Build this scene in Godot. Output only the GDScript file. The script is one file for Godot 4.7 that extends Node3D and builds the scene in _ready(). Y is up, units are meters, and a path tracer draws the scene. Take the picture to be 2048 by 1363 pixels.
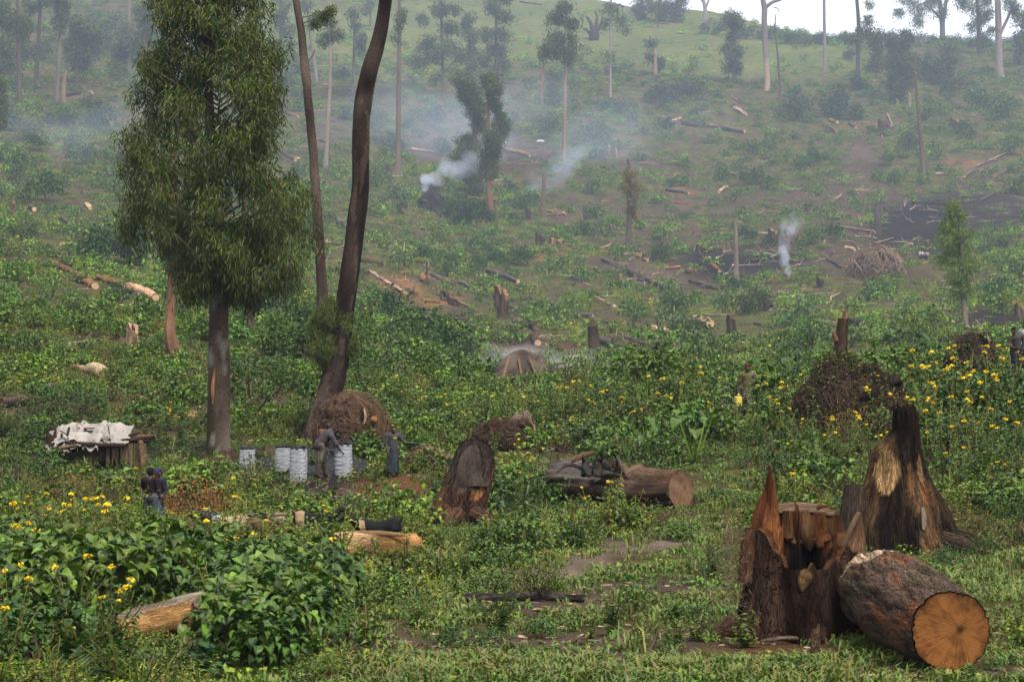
extends Node3D
# A cleared eucalyptus hillside with charcoal burners: everything is placed on one terrain in metres, y up, the camera looking along -z.

const F := 4827.0    # focal length of the lens, in pixels of the 2048 pixel wide photograph (85 mm)
const CX := 1024.0
const CY := 681.5
const EYE := 3.8     # camera height over the flat ground by the road

var rng := RandomNumberGenerator.new()
var nz := FastNoiseLite.new()
var nz2 := FastNoiseLite.new()
var M := {}
var used_names := {}
var used_labels := {}
var marks := []

class Buf:
	var v := PackedVector3Array()
	var n := PackedVector3Array()
	var c := PackedColorArray()
	var uv := PackedVector2Array()

func rf(a: float, b: float) -> float:
	return rng.randf_range(a, b)

func tone(c: Color, k: float) -> Color:
	return Color(c.r * k, c.g * k, c.b * k)

func vary(c: Color, k: float) -> Color:
	var f := rf(1.0 - k, 1.0 + k)
	return Color(c.r * f * rf(1.0 - k * 0.5, 1.0 + k * 0.5), c.g * f, c.b * f * rf(1.0 - k * 0.5, 1.0 + k * 0.5))

# ---------------------------------------------------------------- naming
func numbered(called: String) -> String:
	if not used_names.has(called):
		used_names[called] = 0
		return called
	used_names[called] += 1
	return "%s_%03d" % [called, used_names[called]]

func meta(o: Node, label: String, category: String, group := "", kind := "") -> void:
	if label: o.set_meta("label", label)
	if category: o.set_meta("category", category)
	if group: o.set_meta("group", group)
	if kind: o.set_meta("kind", kind)

func thing(called: String, label: String, category: String, at: Vector3, turn := 0.0, group := "") -> Node3D:
	var o := Node3D.new()
	o.name = numbered(called)
	add_child(o)
	o.position = at
	o.rotation.y = turn
	meta(o, label, category, group)
	return o

func part(called: String, mesh: Mesh, mat: Material, parent: Node, label := "", kind := "") -> MeshInstance3D:
	var o := MeshInstance3D.new()
	o.mesh = mesh
	o.material_override = mat
	var stem := called
	var k := 0
	while parent.has_node(NodePath(called)):
		k += 1
		called = "%s_%03d" % [stem, k]
	o.name = called
	if label: o.set_meta("label", label)
	if kind: o.set_meta("kind", kind)
	parent.add_child(o, true)
	return o

# the label of one of many alike things: its look and the landmark by which it is found
func mark(px: float, py: float, said: String) -> void:
	marks.append([px, py, said])

func rel(px: float, py: float, m: Array) -> String:
	var dx: float = px - m[0]
	var dy: float = (py - m[1]) * 1.5
	if absf(dx) > absf(dy):
		return ("left of " if dx < 0.0 else "right of ") + m[2]
	return ("behind " if dy < 0.0 else "in front of ") + m[2]

func spot(px: float, py: float, look: String) -> String:
	var near := marks.duplicate()
	near.sort_custom(func(a, b): return Vector2(px - a[0], (py - a[1]) * 1.5).length() < Vector2(px - b[0], (py - b[1]) * 1.5).length())
	for i in mini(3, near.size()):
		var s := look + " " + rel(px, py, near[i])
		if not used_labels.has(s):
			used_labels[s] = true
			return s
	for i in mini(5, near.size()):
		for j in range(i + 1, mini(9, near.size())):
			var s := look + " " + rel(px, py, near[i]) + " and " + rel(px, py, near[j])
			if s.split(" ").size() <= 16 and not used_labels.has(s):
				used_labels[s] = true
				return s
	var n := 2
	var words := ["", "", "second", "third", "fourth", "fifth", "sixth", "seventh", "eighth", "ninth", "tenth", "eleventh", "twelfth"]
	while n < 12 and used_labels.has(words[n] + " " + look + " " + rel(px, py, near[0])):
		n += 1
	var t: String = words[n] + " " + look + " " + rel(px, py, near[0])
	used_labels[t] = true
	return t

# ---------------------------------------------------------------- meshes
func commit(b: Buf) -> ArrayMesh:
	var a := []
	a.resize(Mesh.ARRAY_MAX)
	a[Mesh.ARRAY_VERTEX] = b.v
	if b.n.size() == b.v.size(): a[Mesh.ARRAY_NORMAL] = b.n
	if b.c.size() == b.v.size(): a[Mesh.ARRAY_COLOR] = b.c
	if b.uv.size() == b.v.size(): a[Mesh.ARRAY_TEX_UV] = b.uv
	var m := ArrayMesh.new()
	m.add_surface_from_arrays(Mesh.PRIMITIVE_TRIANGLES, a)
	return m

func put(b: Buf, t: Buf, xf: Transform3D, cols: PackedColorArray) -> void:
	b.v.append_array(xf * t.v)
	b.c.append_array(cols)
	if t.n.size() == t.v.size():
		b.n.append_array(Transform3D(xf.basis.orthonormalized(), Vector3.ZERO) * t.n)
	if t.uv.size() == t.v.size():
		b.uv.append_array(t.uv)

func tinted(t: Buf, tint: Color) -> PackedColorArray:
	var c := t.c.duplicate()
	for i in c.size():
		c[i] = c[i] * tint
	return c

# a leaf: 0 a folded lozenge, 1 a leaf bent along its rib, 2 a broad round leaf, 3 a lobed leaf
func leaf(b: Buf, p: Vector3, d: Vector3, side: Vector3, l: float, w: float, col: Color, droop := 0.15, kind := 0) -> void:
	var up := side.cross(d)
	var fold := up * w * 0.22
	var s := side * w * 0.5
	if kind == 0:
		var m := p + d * l * 0.42
		var t := p + d * l - up * droop * l
		b.v.append_array(PackedVector3Array([p, m + s + fold, t, p, t, m - s + fold]))
		b.c.append_array(PackedColorArray([col, col, col, col, col, col]))
	elif kind == 1:
		var m := p + d * l * 0.45 + up * l * 0.05
		var t := p + d * l - up * droop * l
		b.v.append_array(PackedVector3Array([p, m + s + fold, m, p, m, m - s + fold, m + s + fold, t, m, m, t, m - s + fold]))
		for i in 12: b.c.append(col)
	elif kind == 2:
		var ts := [0.0, 0.07, 0.26, 0.50, 0.74, 0.90, 1.0]
		var ws := [0.30, 0.86, 1.06, 0.96, 0.62, 0.28, 0.0]
		var hs := [0.0, -0.02, 0.05, 0.09, 0.06, 0.0, -0.09]
		for k in 6:
			var c0 = p + d * l * (0.12 + 0.88 * ts[k]) + up * l * (hs[k] - droop * ts[k] * ts[k])
			var c1 = p + d * l * (0.12 + 0.88 * ts[k + 1]) + up * l * (hs[k + 1] - droop * ts[k + 1] * ts[k + 1])
			var e0: Vector3 = d * l * (ts[k] - 0.12 - 0.88 * ts[k]) + fold * ws[k] * 1.1
			var e1: Vector3 = d * l * (ts[k + 1] - 0.12 - 0.88 * ts[k + 1]) + fold * ws[k + 1] * 1.1
			b.v.append_array(PackedVector3Array([c0, c0 + e0 + s * ws[k], c1, c1, c0 + e0 + s * ws[k], c1 + e1 + s * ws[k + 1], c0, c1, c0 + e0 - s * ws[k], c1, c1 + e1 - s * ws[k + 1], c0 + e0 - s * ws[k]]))
			for q in 12: b.c.append(col)
	else:
		var m := p + d * l * 0.4
		var pts := [p, p + d * l * 0.22 + s * 1.1, p + d * l * 0.34 + s * 0.5, p + d * l * 0.62 + s * 1.15, p + d * l * 0.64 + s * 0.42, p + d * l - up * droop * l,
			p + d * l * 0.64 - s * 0.42, p + d * l * 0.62 - s * 1.15, p + d * l * 0.34 - s * 0.5, p + d * l * 0.22 - s * 1.1]
		for i in 10:
			b.v.append_array(PackedVector3Array([m, pts[i] + fold * (0.4 if i % 2 else 0.0), pts[(i + 1) % 10] + fold * (0.4 if (i + 1) % 2 else 0.0)]))
		for i in 30: b.c.append(col)

# a strip of two crossed slivers: a thin stem
func stem(b: Buf, p: Vector3, q: Vector3, r0: float, r1: float, col: Color) -> void:
	var d := (q - p).normalized()
	var x := d.cross(Vector3.UP if absf(d.y) < 0.9 else Vector3.RIGHT).normalized()
	var y := d.cross(x)
	for k in 3:
		var a0 := x * cos(k * TAU / 3) + y * sin(k * TAU / 3)
		var a1 := x * cos((k + 1) * TAU / 3) + y * sin((k + 1) * TAU / 3)
		b.v.append_array(PackedVector3Array([p + a0 * r0, q + a0 * r1, p + a1 * r0, p + a1 * r0, q + a0 * r1, q + a1 * r1]))
	for i in 18: b.c.append(col)

# a smooth skin over rows x cols points; wraps round when wrap is set. ref: points it should face away from, one per row (or up when empty)
func grid(b: Buf, P: PackedVector3Array, rows: int, cols: int, wrap: bool, C: PackedColorArray, ref: PackedVector3Array, su := 1.0, sv := 1.0, sign_ := 1.0) -> void:
	var N := PackedVector3Array()
	N.resize(rows * cols)
	var last := cols if wrap else cols - 1
	var acc := 0.0
	for i in rows - 1:
		for j in last:
			var k := (j + 1) % cols
			var p := P[i * cols + j]
			var fnorm := (P[(i + 1) * cols + k] - p).cross(P[(i + 1) * cols + j] - P[i * cols + k])
			N[i * cols + j] += fnorm
			N[i * cols + k] += fnorm
			N[(i + 1) * cols + j] += fnorm
			N[(i + 1) * cols + k] += fnorm
			acc += fnorm.dot(p - ref[i]) if ref.size() else fnorm.y
	var flip := acc * sign_ < 0.0
	for i in N.size():
		N[i] = (-N[i] if flip else N[i]).normalized()
	for i in rows - 1:
		for j in last:
			var k := (j + 1) % cols
			var a := i * cols + j
			var c := i * cols + k
			var d := (i + 1) * cols + j
			var e := (i + 1) * cols + k
			var ids := [a, c, e, a, e, d] if flip else [a, e, c, a, d, e]
			for q in ids:
				b.v.append(P[q])
				b.n.append(N[q])
				b.c.append(C[q] if C.size() > 1 else C[0])
			var u0 := float(j) / cols * su
			var u1 := float(j + 1) / cols * su
			var v0 := float(i) / (rows - 1) * sv
			var v1 := float(i + 1) / (rows - 1) * sv
			var ua := Vector2(u0, v0)
			var uc := Vector2(u1, v0)
			var ud := Vector2(u0, v1)
			var ue := Vector2(u1, v1)
			b.uv.append_array(PackedVector2Array([ua, uc, ue, ua, ue, ud] if flip else [ua, ue, uc, ua, ud, ue]))

# frames along a line of points: [x axis, y axis] per point, without twist
func frames(pts: PackedVector3Array) -> Array:
	var out := []
	var x := Vector3.ZERO
	for i in pts.size():
		var d := (pts[mini(i + 1, pts.size() - 1)] - pts[maxi(i - 1, 0)]).normalized()
		if i == 0:
			x = d.cross(Vector3(0.31, 0.17, 0.93)).normalized() if absf(d.y) > 0.8 else Vector3.UP.cross(d).normalized()
		else:
			x = (x - d * x.dot(d)).normalized()
		out.append([x, d.cross(x)])
	return out

func resample(pts: PackedVector3Array, r: PackedFloat32Array, n: int) -> Array:
	var q := PackedVector3Array()
	var s := PackedFloat32Array()
	for i in n:
		var t := float(i) / (n - 1) * (pts.size() - 1)
		var k := mini(int(t), pts.size() - 2)
		var f := t - k
		var a := pts[maxi(k - 1, 0)]
		var d := pts[mini(k + 2, pts.size() - 1)]
		q.append(pts[k].cubic_interpolate(pts[k + 1], a, d, f))
		s.append(lerpf(r[k], r[k + 1], f))
	return [q, s]

# a tapered tube through points. rough: how far its surface wanders, of its radius; flutes: ridges along it
func tube(b: Buf, pts: PackedVector3Array, r: PackedFloat32Array, seg: int, col: Color, rough := 0.0, cap := true, flutes := 0.0, shade: Variant = null) -> void:
	var fr := frames(pts)
	var P := PackedVector3Array()
	var C := PackedColorArray()
	var length := 0.0
	var seed_ := rf(0, 99)
	for i in pts.size():
		if i: length += pts[i].distance_to(pts[i - 1])
		for j in seg:
			var a := TAU * j / seg
			var k := 1.0
			if rough > 0.0:
				k += rough * nz.get_noise_3d(cos(a) * 55.0 + seed_ * 40.0, sin(a) * 55.0, length / maxf(r[0], 0.02) * 18.0)
			if flutes > 0.0:
				k += flutes * nz.get_noise_3d(cos(a) * 160.0 + seed_ * 30.0, sin(a) * 160.0, length / maxf(r[0], 0.02) * 6.0)
			P.append(pts[i] + (fr[i][0] * cos(a) + fr[i][1] * sin(a)) * r[i] * k)
			if shade != null:
				C.append(shade.call(float(i) / (pts.size() - 1), a, P[-1]))
			elif rough + flutes > 0.0:
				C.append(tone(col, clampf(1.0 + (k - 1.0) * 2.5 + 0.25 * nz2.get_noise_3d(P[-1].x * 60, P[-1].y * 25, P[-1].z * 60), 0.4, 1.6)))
			else:
				C.append(col)
	var circ := TAU * r[0]
	grid(b, P, pts.size(), seg, true, C, pts, maxf(1.0, roundf(circ * 2.0)), length * 2.0)
	if cap:
		for e in [0, pts.size() - 1]:
			var d := (pts[1] - pts[0]).normalized() * -1.0 if e == 0 else (pts[-1] - pts[-2]).normalized()
			fan(b, pts[e], P.slice(e * seg, e * seg + seg), d, C[e * seg], Vector2.ONE)

# a flat cap round a middle point, facing d; its uv is a disc
func fan(b: Buf, mid: Vector3, ring: PackedVector3Array, d: Vector3, col: Color, s: Vector2) -> void:
	var n := ring.size()
	for j in n:
		var p := ring[j]
		var q := ring[(j + 1) % n]
		var up := (q - mid).cross(p - mid).dot(d) > 0.0
		b.v.append_array(PackedVector3Array([mid, p, q] if up else [mid, q, p]))
		var a0 := Vector2(0.5 + 0.48 * cos(TAU * j / n), 0.5 + 0.48 * sin(TAU * j / n))
		var a1 := Vector2(0.5 + 0.48 * cos(TAU * (j + 1) / n), 0.5 + 0.48 * sin(TAU * (j + 1) / n))
		b.uv.append_array(PackedVector2Array([Vector2(0.5, 0.5), a0, a1] if up else [Vector2(0.5, 0.5), a1, a0]))
		for k in 3:
			b.n.append(d)
			b.c.append(col)

# a lump: a ball pressed to radii, roughened; flat_below cuts it where it meets the ground
func lump(b: Buf, mid: Vector3, r: Vector3, col: Color, rough := 0.2, rings := 12, seg := 18, freq := 60.0) -> void:
	var P := PackedVector3Array()
	var C := PackedColorArray()
	var ref := PackedVector3Array()
	var seed_ := rf(0, 999)
	for i in rings + 1:
		var t := PI * i / rings
		ref.append(mid)
		for j in seg:
			var a := TAU * j / seg
			var d := Vector3(sin(t) * cos(a), cos(t), sin(t) * sin(a))
			var k := 1.0 + rough * nz.get_noise_3d(d.x * freq + seed_, d.y * freq, d.z * freq) + rough * 0.5 * nz.get_noise_3d(d.x * freq * 3 + seed_, d.y * freq * 3, d.z * freq * 3)
			P.append(mid + d * r * k)
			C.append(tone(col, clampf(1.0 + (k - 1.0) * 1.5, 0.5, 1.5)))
	grid(b, P, rings + 1, seg, true, C, ref, 3.0, 2.0)

func box(b: Buf, xf: Transform3D, size: Vector3, col: Color) -> void:
	var h := size * 0.5
	var bev := minf(minf(h.x, h.y), h.z) * 0.25
	for ax in 3:
		for sg in [-1.0, 1.0]:
			var n := Vector3.ZERO
			n[ax] = sg
			var u := Vector3.ZERO
			u[(ax + 1) % 3] = 1.0
			var w := Vector3.ZERO
			w[(ax + 2) % 3] = 1.0
			var hu: float = h[(ax + 1) % 3] - bev
			var hw: float = h[(ax + 2) % 3] - bev
			var c := n * h[ax]
			quad(b, xf, [c - u * hu - w * hw, c + u * hu - w * hw, c + u * hu + w * hw, c - u * hu + w * hw], n, col, Vector2(hu, hw) * 2.0)
	for ax in 3:   # chamfers along the twelve edges
		for s1 in [-1.0, 1.0]:
			for s2 in [-1.0, 1.0]:
				var e := Vector3.ZERO
				e[ax] = h[ax] - bev
				var i1 := (ax + 1) % 3
				var i2 := (ax + 2) % 3
				var p := Vector3.ZERO
				p[i1] = s1 * h[i1]
				p[i2] = s2 * (h[i2] - bev)
				var q := Vector3.ZERO
				q[i1] = s1 * (h[i1] - bev)
				q[i2] = s2 * h[i2]
				quad(b, xf, [p - e, p + e, q + e, q - e], (p + q).normalized(), col, Vector2(1, 0.1))

func quad(b: Buf, xf: Transform3D, p: Array, n: Vector3, col: Color, s: Vector2) -> void:
	var cw: bool = (p[2] - p[0]).cross(p[1] - p[0]).dot(n) > 0.0
	var order := [0, 1, 2, 0, 2, 3] if cw else [0, 2, 1, 0, 3, 2]
	var uvs := [Vector2(0, 0), Vector2(s.x, 0), s, Vector2(0, s.y)]
	for k in order:
		b.v.append(xf * p[k])
		b.n.append(xf.basis.orthonormalized() * n)
		b.c.append(col)
		b.uv.append(uvs[k])
# ---------------------------------------------------------------- materials
func noise_tex(freq: float, kind: int, lo: float, hi: float, oct := 4, size := 256, seed_ := 1, warm := 0.0) -> NoiseTexture2D:
	var n := FastNoiseLite.new()
	n.seed = seed_
	n.noise_type = FastNoiseLite.TYPE_SIMPLEX_SMOOTH if kind != 1 else FastNoiseLite.TYPE_CELLULAR
	n.fractal_type = FastNoiseLite.FRACTAL_RIDGED if kind == 2 else FastNoiseLite.FRACTAL_FBM
	n.fractal_octaves = oct
	n.frequency = freq
	var t := NoiseTexture2D.new()
	t.width = size
	t.height = size
	t.seamless = true
	t.noise = n
	var g := Gradient.new()
	g.set_color(0, Color(lo, lo * (1.0 - warm), lo * (1.0 - warm * 1.6)))
	g.set_color(1, Color(hi, hi, hi))
	t.color_ramp = g
	return t

func mat(rough: float, spec := 0.3) -> StandardMaterial3D:
	var m := StandardMaterial3D.new()
	m.vertex_color_use_as_albedo = true
	m.roughness = rough
	m.metallic_specular = spec
	return m

func plain(c: Color, rough := 0.85) -> StandardMaterial3D:
	var m := StandardMaterial3D.new()
	m.albedo_color = c.linear_to_srgb()
	m.roughness = rough
	m.metallic_specular = 0.3
	return m

# bark: furrows that run along the trunk (uv: round it, along it)
func bark_image(size: int, seed_: int, ridges: float, stretch: float, cracks: float) -> Array:
	var n := FastNoiseLite.new()
	n.seed = seed_
	n.frequency = 1.0
	n.fractal_octaves = 3
	var im := Image.create(size, size, false, Image.FORMAT_RGB8)
	var hi := Image.create(size, size, false, Image.FORMAT_RGB8)
	for y in size:
		var b := TAU * y / size
		for x in size:
			var a := TAU * x / size
			var w := 0.35 * n.get_noise_2d(cos(b) * 1.3 + 7.0, sin(b) * 1.3 + a)
			var p := Vector3(cos(a + w) * ridges, sin(a + w) * ridges, 0)
			var f := n.get_noise_3d(p.x + cos(b) * stretch, p.y + sin(b) * stretch, cos(b) * stretch * 0.6)
			var g := n.get_noise_3d(p.x * 3.1 + 31.0 + cos(b) * stretch * 2.0, p.y * 3.1, sin(b) * stretch * 2.4)
			var h := clampf(1.0 - absf(f) * 2.2, 0.0, 1.0)
			h = 1.0 - pow(h, 2.0 + cracks)
			h = clampf(h * 0.8 + g * 0.35 + 0.1, 0.0, 1.0)
			var t := 0.5 + 0.5 * h + 0.12 * g
			im.set_pixel(x, y, Color(t, t * 0.985, t * 0.965))
			hi.set_pixel(x, y, Color(h, h, h))
	return [ImageTexture.create_from_image(im), ImageTexture.create_from_image(hi)]

# sawn end of a log: year rings, checks that run out from the heart, a dark rim
func end_image(size: int, seed_: int, light: Color, dark: Color) -> ImageTexture:
	var n := FastNoiseLite.new()
	n.seed = seed_
	n.frequency = 1.0
	var im := Image.create(size, size, false, Image.FORMAT_RGB8)
	for y in size:
		for x in size:
			var p := Vector2(x, y) / size * 2.0 - Vector2.ONE
			var q := p - Vector2(0.22, 0.06)
			var r := p.length()
			var s := q.length()
			var a := q.angle()
			var ring := 0.5 + 0.5 * sin((s * 16.0 + 0.9 * n.get_noise_2d(p.x * 1.6, p.y * 1.6)) * TAU)
			var fine := n.get_noise_2d(a * 14.0, s * 3.0)
			var ray := clampf((absf(n.get_noise_2d(a * 5.5 + 40.0, s * 0.5)) - 0.02) * 14.0, 0.0, 1.0)
			ray = lerpf(1.0, ray, smoothstep(0.12, 0.4, s) * (1.0 - smoothstep(0.85, 1.0, r)))
			var rim := smoothstep(0.8, 0.97, r)
			var heart := 1.0 - smoothstep(0.02, 0.16, s)
			var c := light.lerp(dark, clampf(0.16 * ring + 0.5 * rim + 0.65 * heart + 0.7 * n.get_noise_2d(p.x * 2.0 + 9.0, p.y * 2.0) + 0.30 * fine, 0.0, 1.0))
			c = tone(c, lerpf(0.5, 1.0, ray) * (1.0 + 0.10 * sin(p.dot(Vector2(0.35, 0.94)) * 95.0 + 3.0 * n.get_noise_2d(p.x * 3.0, p.y * 3.0))) * (1.0 - 0.35 * smoothstep(0.0, 0.9, p.y * 0.5 + 0.6 * n.get_noise_2d(p.x * 1.3 + 50.0, p.y * 1.3) + 0.2)))
			var check := absf(wrapf(a + 0.25 * n.get_noise_1d(s * 4.0) - 2.3, -PI, PI)) * s
			if check < 0.012 * (1.0 - s) and s < 0.8: c = tone(c, 0.35)
			im.set_pixel(x, y, c.linear_to_srgb())
	return ImageTexture.create_from_image(im)

func materials() -> void:
	var m := mat(0.5, 0.35)
	m.backlight_enabled = true
	m.backlight = Color(0.45, 0.6, 0.2)
	M.leaf = m
	m = mat(0.6, 0.25)
	m.backlight_enabled = true
	m.backlight = Color(0.3, 0.34, 0.18)
	M.far_leaf = m
	m = mat(0.7, 0.2)
	m.backlight_enabled = true
	m.backlight = Color(0.5, 0.4, 0.1)
	M.flower = m
	M.stem = mat(0.8, 0.2)
	M.dry = mat(0.9, 0.1)
	var bk := bark_image(256, 3, 1.5, 0.9, 1.0)
	m = mat(0.9, 0.15)
	m.albedo_texture = bk[0]
	m.heightmap_enabled = true
	m.heightmap_texture = bk[1]
	m.heightmap_scale = 3.0
	M.bark = m
	bk = bark_image(256, 8, 1.9, 0.42, 2.5)
	m = mat(0.92, 0.12)
	m.albedo_texture = bk[0]
	m.heightmap_enabled = true
	m.heightmap_texture = bk[1]
	m.heightmap_scale = 5.0
	m.uv1_scale = Vector3(1.0, 0.6, 1.0)
	M.deep_bark = m
	bk = bark_image(256, 21, 5.0, 0.35, 0.4)
	m = mat(0.85, 0.15)
	m.albedo_texture = bk[0]
	m.heightmap_enabled = true
	m.heightmap_texture = bk[1]
	m.heightmap_scale = 1.5
	m.uv1_scale = Vector3(1.0, 0.4, 1.0)
	M.wood = m
	m = mat(0.9, 0.12)
	m.albedo_texture = noise_tex(0.03, 0, 0.55, 1.0, 5, 256, 5, 0.06)
	m.uv1_triplanar = true
	m.uv1_scale = Vector3(2.2, 2.2, 2.2)
	m.heightmap_enabled = true
	m.heightmap_texture = noise_tex(0.04, 2, 0.0, 1.0, 4, 256, 6)
	m.heightmap_scale = 3.0
	M.rough = m
	m = mat(0.8, 0.2)
	m.albedo_texture = end_image(512, 4, Color(0.20, 0.080, 0.021), Color(0.040, 0.014, 0.006))
	M.end = m
	m = mat(0.8, 0.2)
	m.albedo_texture = end_image(256, 14, Color(0.62, 0.40, 0.22), Color(0.30, 0.16, 0.07))
	M.pale_end = m
	m = mat(0.9, 0.1)
	m.albedo_texture = end_image(256, 24, Color(0.16, 0.095, 0.055), Color(0.05, 0.03, 0.018))
	M.dark_end = m
	# ground: earth grains over its own colours
	m = mat(0.95, 0.1)
	m.albedo_texture = noise_tex(0.05, 0, 0.6, 1.0, 5, 512, 9, 0.03)
	m.uv1_triplanar = true
	m.uv1_world_triplanar = true
	m.uv1_scale = Vector3(0.55, 0.55, 0.55)
	m.heightmap_enabled = true
	m.heightmap_texture = noise_tex(0.035, 2, 0.0, 1.0, 5, 512, 10)
	m.heightmap_scale = 6.0
	M.ground = m
	# woven plastic sack, crinkled across
	m = mat(0.55, 0.4)
	m.albedo_texture = noise_tex(0.02, 0, 0.8, 1.0, 3, 256, 12)
	m.heightmap_enabled = true
	m.heightmap_texture = noise_tex(0.016, 2, 0.0, 1.0, 3, 256, 13)
	m.heightmap_scale = 3.0
	m.uv1_scale = Vector3(0.5, 4.0, 1.0)
	M.sack = m
	m = mat(0.85, 0.2)
	m.albedo_texture = noise_tex(0.06, 0, 0.72, 1.0, 4, 256, 15)
	m.uv1_triplanar = true
	m.uv1_scale = Vector3(3, 3, 3)
	m.heightmap_enabled = true
	m.heightmap_texture = noise_tex(0.02, 0, 0.0, 1.0, 3, 256, 16)
	m.heightmap_scale = 2.0
	M.cloth = m
	m = mat(0.5, 0.4)
	m.albedo_texture = noise_tex(0.04, 0, 0.85, 1.0, 3, 128, 17)
	m.uv1_triplanar = true
	M.skin = m
	m = mat(0.8, 0.25)
	m.albedo_texture = noise_tex(0.2, 0, 0.6, 1.0, 3, 128, 18)
	m.uv1_triplanar = true
	m.uv1_scale = Vector3(6, 6, 6)
	M.fur = m
	m = mat(0.75, 0.25)
	M.coal = m

# ---------------------------------------------------------------- terrain
# sections of the hill, by bearing (px of the photograph): [distance, height] near, then [distance, row of the photograph where that ground shows]
const SECTIONS := [
	[-700.0, [[5, 0.0], [26, 0.1], [45, 0.15], [60, 0.3]], [[75, 860], [95, 760], [120, 660], [150, 570], [190, 480], [240, 390], [300, 290], [360, 190], [420, 90], [480, -10], [540, -100], [620, -190], [900, -200]]],
	[0.0, [[5, 0.0], [26, 0.1], [45, 0.15], [60, 0.3]], [[75, 860], [95, 760], [120, 660], [150, 570], [190, 480], [240, 390], [300, 290], [360, 190], [420, 90], [480, -10], [540, -100], [620, -190], [900, -200]]],
	[600.0, [[5, 0.0], [30, 0.0], [50, 0.0]], [[66, 951], [75, 880], [85, 830], [105, 750], [130, 680], [160, 610], [200, 530], [250, 450], [300, 370], [350, 290], [400, 200], [450, 110], [500, 20], [560, -60], [640, -120], [900, -110]]],
	[1000.0, [[5, 0.0], [30, 0.0], [60, 0.0]], [[68, 938], [75, 900], [82, 862], [90, 840], [110, 795], [140, 735], [170, 685], [205, 610], [250, 520], [300, 430], [350, 350], [400, 260], [450, 170], [500, 80], [550, 0], [620, -50], [900, -20]]],
	[1400.0, [[5, 0.0], [40, 0.0], [53, 0.05]], [[62, 935], [70, 872], [77, 828], [85, 806], [110, 790], [150, 735], [190, 660], [240, 560], [300, 450], [360, 340], [420, 220], [470, 120], [500, 62], [520, 30], [540, 20], [575, 26], [700, 80], [900, 120]]],
	[1700.0, [[5, 0.0], [36, 0.0], [44, 0.0]], [[52, 1002], [58, 932], [64, 864], [70, 806], [76, 778], [90, 770], [120, 765], [160, 688], [200, 615], [250, 525], [310, 425], [370, 318], [420, 220], [460, 140], [485, 95], [500, 78], [520, 80], [600, 112], [900, 190]]],
	[2048.0, [[5, 0.0], [36, 0.0], [44, 0.02]], [[50, 1010], [56, 935], [62, 856], [68, 785], [74, 748], [90, 742], [120, 745], [160, 680], [200, 600], [250, 510], [310, 410], [370, 302], [420, 212], [460, 142], [490, 100], [505, 90], [530, 96], [620, 132], [900, 200]]],
	[2800.0, [[5, 0.0], [36, 0.0], [44, 0.02]], [[50, 1010], [56, 935], [62, 856], [68, 785], [74, 748], [90, 742], [120, 745], [160, 680], [200, 600], [250, 510], [310, 410], [370, 302], [420, 212], [460, 142], [490, 100], [505, 90], [530, 96], [620, 132], [900, 200]]],
]
const STEPS := 640
const NEAR := 5.0
const FAR := 900.0
var table := []
var bumps := []   # [x, z, radius, height]
const MW := 280
const MH := 190
var mask := {}

func make_table() -> void:
	for s in SECTIONS:
		var ds := []
		var hs := []
		for p in s[1]:
			ds.append(float(p[0]))
			hs.append(float(p[1]))
		for p in s[2]:
			ds.append(float(p[0]))
			hs.append(EYE + (CY - p[1]) / F * p[0])
		var raw := PackedFloat32Array()
		var k := 0
		for i in STEPS:
			var d := NEAR * pow(FAR / NEAR, float(i) / (STEPS - 1))
			while k < ds.size() - 2 and d > ds[k + 1]:
				k += 1
			raw.append(lerpf(hs[k], hs[k + 1], clampf((d - ds[k]) / (ds[k + 1] - ds[k]), 0.0, 1.0)))
		var smooth := PackedFloat32Array()
		for i in STEPS:
			var sum := 0.0
			for j in range(-5, 6):
				sum += raw[clampi(i + j, 0, STEPS - 1)]
			smooth.append(sum / 11.0)
		table.append(smooth)

func height(x: float, z: float) -> float:
	var d := maxf(-z, NEAR)
	var px := x / d * F + CX
	var c := 0
	while c < SECTIONS.size() - 2 and px > SECTIONS[c + 1][0]:
		c += 1
	var f := clampf((px - SECTIONS[c][0]) / (SECTIONS[c + 1][0] - SECTIONS[c][0]), 0.0, 1.0)
	f = f * f * (3.0 - 2.0 * f) * 0.6 + f * 0.4
	var t := log(d / NEAR) / log(FAR / NEAR) * (STEPS - 1)
	var i := clampi(int(t), 0, STEPS - 2)
	t = clampf(t - i, 0.0, 1.0)
	var h := lerpf(lerpf(table[c][i], table[c][i + 1], t), lerpf(table[c + 1][i], table[c + 1][i + 1], t), f)
	h += 0.10 * nz.get_noise_2d(x * 14.0, z * 14.0) * clampf(d / 40.0, 0.3, 2.5)
	if d > 80.0:
		h += 0.6 * nz2.get_noise_2d(x * 3.0, z * 3.0) * clampf((d - 80.0) / 150.0, 0.0, 1.2)
	for b in bumps:
		var q: float = ((x - b[0]) * (x - b[0]) + (z - b[1]) * (z - b[1])) / (b[2] * b[2])
		if q < 4.0: h += b[3] * exp(-q * 1.6)
	return h

func at(px: float, py: float, d: float) -> Vector3:
	return Vector3((px - CX) / F * d, EYE + (CY - py) / F * d, -d)

# the ground that shows at a pixel of the photograph
func gp(px: float, py: float) -> Vector3:
	var u := (px - CX) / F
	var s := (CY - py) / F
	var d := 8.0
	var last := d
	while d < 640.0:
		if EYE + s * d <= height(u * d, -d):
			for k in 7:
				var m := (last + d) * 0.5
				if EYE + s * m <= height(u * m, -m): d = m
				else: last = m
			return Vector3(u * d, height(u * d, -d), -d)
		last = d
		d *= 1.012
	return Vector3(u * 520.0, height(u * 520.0, -520.0), -520.0)

func gd(px: float, d: float) -> Vector3:
	var x := (px - CX) / F * d
	return Vector3(x, height(x, -d), -d)

func row_of(p: Vector3) -> float:
	return CY - (p.y - EYE) / -p.z * F

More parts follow.
